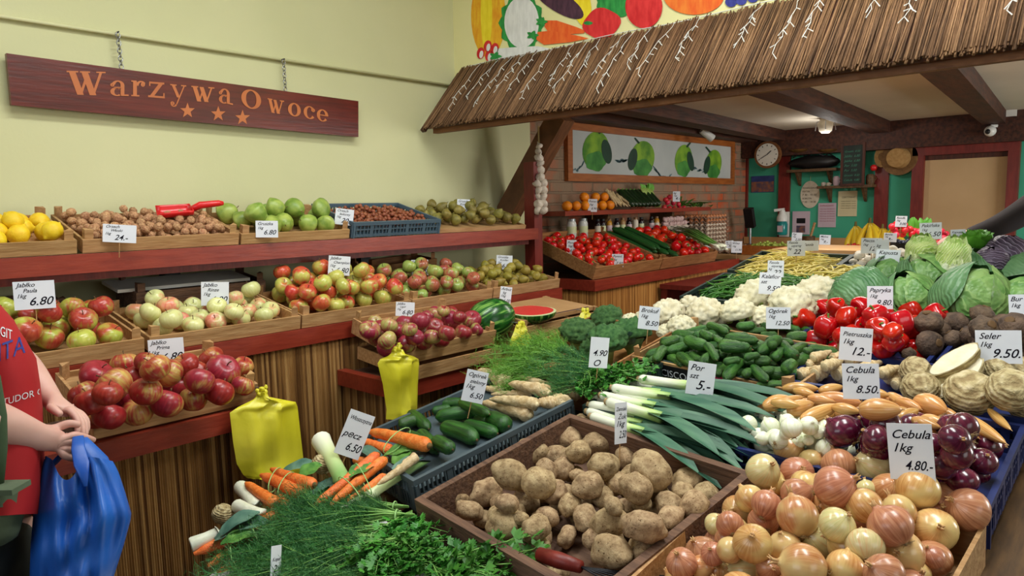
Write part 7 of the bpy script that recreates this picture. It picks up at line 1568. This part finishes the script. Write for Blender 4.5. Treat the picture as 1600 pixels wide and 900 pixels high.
def skin_body(name, pts, edges, mat, parent, root, sub=2, off=Vector((0, 0, 0))):
    """pts {name: (pos, (rx, ry))}; one continuous surface grown round the joints"""
    keys = list(pts); me = bpy.data.meshes.new(name); me.from_pydata([tuple(pts[k][0]+off) for k in keys], [(keys.index(a), keys.index(b)) for a, b in edges], [])
    o = bpy.data.objects.new(name, me); COL.objects.link(o); o.modifiers.new('s', 'SKIN')
    for i, k in enumerate(keys):
        r = pts[k][1]; v = me.skin_vertices[0].data[i]; v.radius = r if isinstance(r, tuple) else (r, r); v.use_root = (k == root)
    sb = o.modifiers.new('u', 'SUBSURF'); sb.levels = sub; sb.render_levels = sub
    dg = bpy.context.evaluated_depsgraph_get(); m2 = bpy.data.meshes.new_from_object(o.evaluated_get(dg)); bpy.data.objects.remove(o); bpy.data.meshes.remove(me)
    m2.materials.clear(); m2.materials.append(MATS[mat]); m2.polygons.foreach_set('use_smooth', [True]*len(m2.polygons)); m2.name = name
    return link(name, m2, parent)
def hand_points(P_, E_, pre, wrist, palm, fw, side, curl, nrm, s=1.0, parent='wrist'):
    """palm centre, fw finger direction, side towards the thumb, nrm out of the back of the hand; curl = bend per joint"""
    fw = fw.normalized(); side = (side-fw*side.dot(fw)).normalized(); nrm = fw.cross(side) if fw.cross(side).dot(nrm) > 0 else -fw.cross(side)
    P_[pre+'palm'] = (palm, (.030*s, .016*s)); E_.append((parent, pre+'palm'))
    for i, (o, L) in enumerate(((.026, .070), (.009, .080), (-.009, .074), (-.026, .058))):
        k0 = palm+fw*.034*s+side*o*s; P_[pre+'k%d' % i] = (k0, .0105*s); E_.append((pre+'palm', pre+'k%d' % i)); d = fw.copy(); p = k0; prev = pre+'k%d' % i
        for j, f in enumerate((.45, .32, .23)):
            a = curl*(1.0 if j else .8); d = (d*math.cos(a)-nrm*math.sin(a)).normalized(); p = p+d*L*f*s; kk = pre+'f%d%d' % (i, j)
            P_[kk] = (p, (.0092-.0009*j)*s); E_.append((prev, kk)); prev = kk
    t0 = palm-fw*.012*s+side*.030*s; t1 = t0+(side*.6+fw*.7-nrm*.2).normalized()*.030*s; t2 = t1+(fw*.9-nrm*.5*min(1, curl+.2)+side*.1).normalized()*.026*s
    P_[pre+'t0'] = (t0, .0125*s); P_[pre+'t1'] = (t1, .0105*s); P_[pre+'t2'] = (t2, .0088*s); E_ += [(pre+'palm', pre+'t0'), (pre+'t0', pre+'t1'), (pre+'t1', pre+'t2')]
def head_parts(T, c, facing, r, hair_len, o):
    f = Vector(facing); f.z = 0; f.normalize(); s = Vector((-f.y, f.x, 0)); up = Vector((0, 0, 1)); R = Matrix((f, s, up)).transposed().to_4x4(); B = Matrix.Translation(c+o) @ R
    def add(name, mb, mat): mb.v = [tuple(B @ Vector(v)) for v in mb.v]; return mb.obj(name, mat, T, smooth=True)
    m = MB(); m.blob((-r*.18, 0, r*.16), r*1.04, 24, 18, .06, 2.2, 3, (.98, .84, 1.06)); m.v = [v for v in m.v]; add('hair', m, 'hair_brown')
    m = MB(); 
    for q in (-1, 1): m.blob((r*.80, q*r*.30, r*.06), r*.11, 10, 8)
    add('eye', m, 'eye_white'); m = MB(); m.blob((r*.93, 0, -r*.42), r*.2, 12, 8, 0, 1, 0, (.35, 1, .32)); add('mouth', m, 'lip')
# ---- customer at the left: stands side on, facing right, holding a blue bag
D = 1.45
def V(x, y, d=D): return VP(x, y, d)
cx = V(-62, 620); foot = Vector((cx.x, cx.y, 0))
CU = thing('person', 'person in red printed shirt at the left edge holding a blue bag', 'person', loc=foot); co = -foot
fR = Vector((RT.x, RT.y, 0)).normalized(); fF = Vector((FW.x, FW.y, 0)).normalized()      # facing (right in view), and away from the viewer
def W_(x, y, dd=0.0): return V(x, y, D+dd)
pel = W_(-62, 770); hipn = pel-fF*.08; hipf = pel+fF*.09
J = {'pelvis': (pel, .115), 'belly': (W_(-48, 640), .112), 'chest': (W_(-78, 520), .108), 'neck0': (W_(-120, 440), (.07, .07)), 'neck': (W_(-138, 395), (.052, .052)),
     'head0': (W_(-148, 345), (.068, .062)), 'head1': (W_(-150, 300), (.086, .074)), 'head2': (W_(-150, 255), (.082, .074)), 'nose': (W_(-76, 318), (.012, .012)), 'nose0': (W_(-112, 315), (.05, .045)), 'chin': (W_(-112, 352), (.034, .034)),
     'hipN': (Vector((hipn.x, hipn.y, hipn.z-.06)), .088), 'hipF': (Vector((hipf.x, hipf.y, hipf.z-.06)), .088)}
for n, h in (('N', hipn), ('F', hipf)):
    st_ = fR*(.05 if n == 'F' else -.03)
    J['knee'+n] = (Vector((h.x, h.y, .50))+st_, .062); J['ank'+n] = (Vector((h.x, h.y, .10))+st_*1.2, .040); J['toe'+n] = (Vector((h.x, h.y, .035))+st_*1.2+fR*.15, (.035, .03))
ed = [('pelvis', 'belly'), ('belly', 'chest'), ('chest', 'neck0'), ('neck0', 'neck'), ('neck', 'head0'), ('head0', 'head1'), ('head1', 'head2'), ('head1', 'nose0'), ('nose0', 'nose'), ('head0', 'chin'), ('pelvis', 'hipN'), ('pelvis', 'hipF')]
for n in 'NF': ed += [('hip'+n, 'knee'+n), ('knee'+n, 'ank'+n), ('ank'+n, 'toe'+n)]
# near arm
J['shN'] = (W_(-96, 470, -.17), .055); J['elN'] = (W_(-75, 635, -.20), .045); J['fa1N'] = (W_(10, 664, -.13), (.037, .036)); J['wrN'] = (W_(64, 684, -.06), (.027, .024)); ed += [('chest', 'shN'), ('shN', 'elN'), ('elN', 'fa1N'), ('fa1N', 'wrN')]
hand_points(J, ed, 'n', None, W_(86, 690, -.03), fR*.9+Vector((0, 0, -.25)), fF*.5+Vector((0, 0, 1)), 1.25, -fF, s=.84, parent='wrN')
# far arm
J['shF'] = (W_(-108, 474, .15), .050); J['elF'] = (W_(36, 572, .12), .040); J['wrF'] = (W_(78, 622, .09), (.027, .024)); ed += [('chest', 'shF'), ('shF', 'elF'), ('elF', 'wrF')]
hand_points(J, ed, 'f', None, W_(97, 641, .05), fR*.9+Vector((0, 0, -.12)), -fF*.8+Vector((0, 0, .4)), .85, Vector((0, 0, 1)), s=.82, parent='wrF')
skin_body('body', J, ed, 'skin', CU, 'pelvis', off=co)
rows_ = [(440, -78, 52, .07), (458, -30, 84, .12), (475, 0, 92, .150), (500, 20, 98, .155), (530, 40, 102, .152), (560, 57, 106, .148), (600, 63, 108, .145), (640, 65, 108, .142), (700, 69, 108, .145), (760, 68, 108, .150), (805, 64, 104, .150)]
sv = []; sf = []; NS = 40
for (y, xr, hw, hd_) in rows_:
    for k in range(NS):
        a = 2*math.pi*k/NS; ca, sa = math.cos(a), math.sin(a); wr = .0035*math.sin(5*a+y*.09)+.002*math.sin(11*a-y*.05)
        sv.append(W_(xr-hw+hw*math.copysign(abs(ca)**.9, ca)*(1+wr*6), y+2*math.sin(a*3), hd_*math.copysign(abs(sa)**.9, sa)+wr)+co)
for i in range(len(rows_)-1):
    for k in range(NS): a = i*NS+k; b = i*NS+(k+1) % NS; sf.append((a, a+NS, b+NS, b))
MB().add(sv, sf).obj('shirt', 'shirt_red', CU, smooth=True)
for a_, b_, c_ in (((-104, 468, -.12), (-98, 500, -.175), (-88, 560, -.19)), ((-110, 470, .10), (-100, 500, .15), (-70, 530, .15))): MB().tube([W_(*a_)+co, W_(*b_)+co, W_(*c_)+co], [.072, .068, .060], 16).obj('sleeve', 'shirt_red', CU, smooth=True)
Tr = {'a': (W_(-66, 790), (.124, .148)), 'b': (W_(-62, 850), (.13, .15))}
for n in 'NF':
    h = J['hip'+n][0]; Tr['h'+n] = (h+Vector((0, 0, -.10)), .105); Tr['k'+n] = (J['knee'+n][0], .080); Tr['l'+n] = (J['ank'+n][0]+Vector((0, 0, .02)), .066)
skin_body('trousers', Tr, [('a', 'b')]+[e for n in 'NF' for e in (('b', 'h'+n), ('h'+n, 'k'+n), ('k'+n, 'l'+n))], 'trousers_dark', CU, 'b', off=co)
for n in 'NF': a = J['ank'+n][0]; m = MB(); m.blob(a+co+fR*.07+Vector((0, 0, -.055)), 1, 18, 12, 0, 1, 0, (.145, .05, .05), (0, 0, math.atan2(fR.y, fR.x))); m.v = [(x, y, max(z, .001)) for x, y, z in m.v]; m.obj('shoe', 'shoe_black', CU, smooth=True)
head_parts(CU, W_(-142, 300), fR, .098, 0, co)
# shirt print: lettering wrapped onto the shirt
bpy.context.view_layer.update()
shirt = [c for c in CU.children if c.name.startswith('shirt')][0]
def wrap_print(txt, x, y, size, mat, slope, stretch=1.0):
    m = MB(); text_mesh(m, txt, 0, 0, size, Matrix.Identity(4), shear=0)
    bm = bmesh.new(); vs = [bm.verts.new(v) for v in m.v]
    for f in m.f:
        try: bm.faces.new([vs[i] for i in f])
        except ValueError: pass
    bmesh.ops.triangulate(bm, faces=bm.faces[:]); bmesh.ops.subdivide_edges(bm, edges=[e for e in bm.edges if e.calc_length() > 6], cuts=1)
    inv = shirt.matrix_world.inverted() if shirt.matrix_world else Matrix.Identity(4); out = []
    for v in bm.verts:
        px, py = x+v.co.x*stretch, y-v.co.y+v.co.x*slope; d = ray(px, py).normalized(); o_ = CAM+co; ok, p, n, i = shirt.ray_cast(o_, d)
        out.append((p-d*.0025) if ok else None)
    m2 = MB(); idx = {v: i for i, v in enumerate(bm.verts)}; fs = [tuple(idx[v] for v in f.verts) for f in bm.faces]; fs = [f for f in fs if all(out[i] is not None for i in f)]
    m2.v = [tuple(p) if p is not None else (0, 0, 0) for p in out]; m2.f = fs; bm.free()
    if fs: 
        me = m2.mesh('shirt_lettering', mat); b2 = bmesh.new(); b2.from_mesh(me); bmesh.ops.delete(b2, geom=[v for v in b2.verts if not v.link_faces], context='VERTS'); b2.to_mesh(me); b2.free(); link('shirt_lettering', me, CU)
wrap_print('GIT', 0, 524, 22, 'print_white', .2, .55); wrap_print('ITA', -4, 566, 40, 'print_blue', -.25, .72); wrap_print('TUDOR CA', 4, 634, 15, 'print_white', -.28, .95)
# olive waist bag and strap
hb = W_(-10, 800, -.10); m = MB(); m.blob(hb+co, 1, 24, 16, .10, 2, 1, (.048, .045, .070), (0, 0, math.atan2(fR.y, fR.x))); m.obj('belt_bag', 'bag_olive', CU, smooth=True)
m = MB(); a = W_(4, 762, -.165)+co; m.beam(a-fR*.03, a+fR*.035, .05, .010, up=(0, 0, 1)); m.beam(W_(-8, 776, -.15)+co, W_(26, 772, -.12)+co, .010, .040); m.obj('belt_bag_flap', 'bag_olive', CU)
m = MB(); m.tube([W_(x, y, dd)+co for x, y, dd in ((-90, 450, -.20), (-50, 520, -.185), (-8, 590, -.170), (2, 650, -.165), (3, 700, -.165), (-4, 770, -.16))], .009, 8, flat=.30); m.obj('bag_strap', 'strap_olive', CU, smooth=True)
# ---- blue carrier bag hanging from the hand
BB = thing('plastic_bag', 'blue plastic carrier bag held by the person in red', 'plastic bag', loc=V(125, 700)); bo_ = -BB.location
def edge(y, pts):
    for (y0, v0), (y1, v1) in zip(pts, pts[1:]):
        if y0 <= y <= y1: return v0+(v1-v0)*(y-y0)/(y1-y0)
    return pts[-1][1] if y > pts[-1][0] else pts[0][1]
Lp = [(700, 76), (720, 68), (760, 60), (800, 52), (850, 48), (900, 46), (960, 56), (990, 80)]; Rp = [(700, 150), (722, 178), (740, 186), (770, 196), (805, 206), (850, 194), (900, 178), (960, 160), (990, 130)]
nu, nv = 30, 26; m = MB(); vs = []; fs = []
def topy(u): return (712+16*math.sin(u*3)) if u < .12 else (716+34*math.sin(math.pi*(u-.12)/.42) if u < .54 else 716-20*math.sin(math.pi*(u-.54)/.46)*.2+(u-.54)*10)
for side in (-1, 1):
    for i in range(nv+1):
        for j in range(nu+1):
            u = j/nu; v = i/nv; y = topy(u)+(985-topy(u))*v; xl, xr = edge(y, Lp), edge(y, Rp); x = xl+(xr-xl)*u
            e = math.sqrt(max(0, 1-(2*u-1)**2)); dep = side*(.012+.075*e*math.sin(math.pi*min(1, .12+v*.62)))
            dep += .010*e*math.sin(u*14+v*5)*(1-v*.3)+.008*e*math.sin(u*27-v*7)+(.020*math.exp(-((u-.62+.1*v)*14)**2) if side < 0 else 0)+.006*math.sin(v*19+u*6)*e
            vs.append(V(x, y, D-.02+dep)+bo_)
n1 = (nv+1)*(nu+1)
for s in (0, 1):
    for i in range(nv):
        for j in range(nu): a = s*n1+i*(nu+1)+j; f = (a, a+1, a+nu+2, a+nu+1); fs.append(f if s else f[::-1])
for i in range(nv):
    for j in (0, nu): a = i*(nu+1)+j; f = (a, a+nu+1, a+n1+nu+1, a+n1); fs.append(f if j == nu else f[::-1])
for j in range(nu): a = nv*(nu+1)+j; fs.append((a, a+1, a+n1+1, a+n1))
m.add(vs, fs).obj('bag_body', 'blue_film', BB, smooth=True)
hd = MB()
for pts, w in (([(122, 682, -.01), (122, 700, -.03), (128, 725, -.05), (134, 760, -.070)], (.010, .012, .014, .003)), ([(126, 682, .01), (140, 700, .0), (158, 722, .01), (172, 738, .01)], (.010, .014, .018, .008)), ([(118, 684, .0), (100, 706, .01), (86, 722, .01), (76, 735, .01)], (.008, .011, .014, .006))):
    hd.tube([V(x, y, D-.02+dd)+bo_ for x, y, dd in pts], list(w), 12, flat=.22)
hd.obj('handle', 'blue_film', BB, smooth=True)
# ---- seller at the right reaching over the vegetables
D2 = 3.35
fo = VP(1690, 400, D2); foot = Vector((fo.x, fo.y, 0)); SE = thing('person', 'person in dark sweater reaching in from the right behind the vegetables', 'person', loc=foot); co2 = -foot
def S_(x, y, dd=0.0): return VP(x, y, D2+dd)
lf_ = -Vector((RT.x, RT.y, 0)).normalized()
pz = Vector((fo.x, fo.y, .95)); J = {'pelvis': (pz, (.14, .11)), 'belly': (pz+Vector((0, 0, .2)), (.135, .11)), 'chest': (pz+Vector((0, 0, .42))+lf_*.03, (.16, .12)), 'neck0': (pz+Vector((0, 0, .54))+lf_*.05, .07), 'neck': (pz+Vector((0, 0, .60))+lf_*.06, .055), 'head0': (pz+Vector((0, 0, .66))+lf_*.09, .072), 'head1': (pz+Vector((0, 0, .74))+lf_*.10, .090), 'head2': (pz+Vector((0, 0, .80))+lf_*.09, .080), 'nose0': (pz+Vector((0, 0, .71))+lf_*.15, .045), 'nose': (pz+Vector((0, 0, .70))+lf_*.20, .013)}
ed = [('pelvis', 'belly'), ('belly', 'chest'), ('chest', 'neck0'), ('neck0', 'neck'), ('neck', 'head0'), ('head0', 'head1'), ('head1', 'head2'), ('head1', 'nose0'), ('nose0', 'nose')]
for n, q in (('N', -.09), ('F', .09)):
    h = pz-fF*q*-1+Vector((0, 0, -.06)); J['hip'+n] = (h, .09); J['knee'+n] = (Vector((h.x, h.y, .5)), .062); J['ank'+n] = (Vector((h.x, h.y, .1)), .042); J['toe'+n] = (Vector((h.x, h.y, .035))+lf_*.14, .034); ed += [('pelvis', 'hip'+n), ('hip'+n, 'knee'+n), ('knee'+n, 'ank'+n), ('ank'+n, 'toe'+n)]
J['sh'] = (S_(1632, 308, -.12), .062); J['el'] = (S_(1560, 354, -.08), .046); J['wr'] = (S_(1503, 370), (.028, .024)); ed += [('chest', 'sh'), ('sh', 'el'), ('el', 'wr')]
hand_points(J, ed, 'h', None, S_(1489, 372), lf_+Vector((0, 0, -.1)), -fF+Vector((0, 0, .3)), .7, Vector((0, 0, 1)), parent='wr')
J['sh2'] = (S_(1690, 300, .16), .062); J['el2'] = (S_(1700, 400, .2), .05); J['wr2'] = (S_(1660, 440, .12), .028); ed += [('chest', 'sh2'), ('sh2', 'el2'), ('el2', 'wr2')]
hand_points(J, ed, 'g', None, S_(1645, 445, .10), lf_, Vector((0, 0, 1)), .5, fF, parent='wr2')
skin_body('body', J, ed, 'skin', SE, 'pelvis', off=co2)
Sw = {'a': (pz+Vector((0, 0, .02)), (.155, .135)), 'b': (pz+Vector((0, 0, .2)), (.15, .13)), 'c': (pz+Vector((0, 0, .40))+lf_*.03, (.17, .14)), 'd': (pz+Vector((0, 0, .51))+lf_*.05, .09), 'sh': (S_(1632, 308, -.12), .078), 'u': (S_(1600, 332, -.10), .066), 'el': (S_(1562, 353, -.08), .055), 'fa': (S_(1530, 364, -.03), .045), 'wr': (S_(1505, 370), .037), 'sh2': (S_(1690, 300, .16), .08), 'el2': (S_(1700, 400, .2), .065), 'wr2': (S_(1665, 436, .13), .045)}
skin_body('sweater', Sw, [('a', 'b'), ('b', 'c'), ('c', 'd'), ('c', 'sh'), ('sh', 'u'), ('u', 'el'), ('el', 'fa'), ('fa', 'wr'), ('c', 'sh2'), ('sh2', 'el2'), ('el2', 'wr2')], 'sweater_dark', SE, 'b', off=co2)
Tr = {'a': (pz, .15), 'b': (pz+Vector((0, 0, -.08)), .15)}
for n in 'NF': h = J['hip'+n][0]; Tr['h'+n] = (h+Vector((0, 0, -.12)), .10); Tr['k'+n] = (J['knee'+n][0], .078); Tr['l'+n] = (J['ank'+n][0], .062)
skin_body('trousers', Tr, [('a', 'b')]+[e for n in 'NF' for e in (('b', 'h'+n), ('h'+n, 'k'+n), ('k'+n, 'l'+n))], 'trousers_dark', SE, 'b', off=co2)
for n in 'NF': a = J['ank'+n][0]; m = MB(); m.blob(a+co2+lf_*.07+Vector((0, 0, -.055)), 1, 18, 12, 0, 1, 0, (.145, .05, .05), (0, 0, math.atan2(lf_.y, lf_.x))); m.v = [(x, y, max(z, .001)) for x, y, z in m.v]; m.obj('shoe', 'shoe_black', SE, smooth=True)
head_parts(SE, pz+Vector((0, 0, .74))+lf_*.10, lf_, .10, 0, co2)
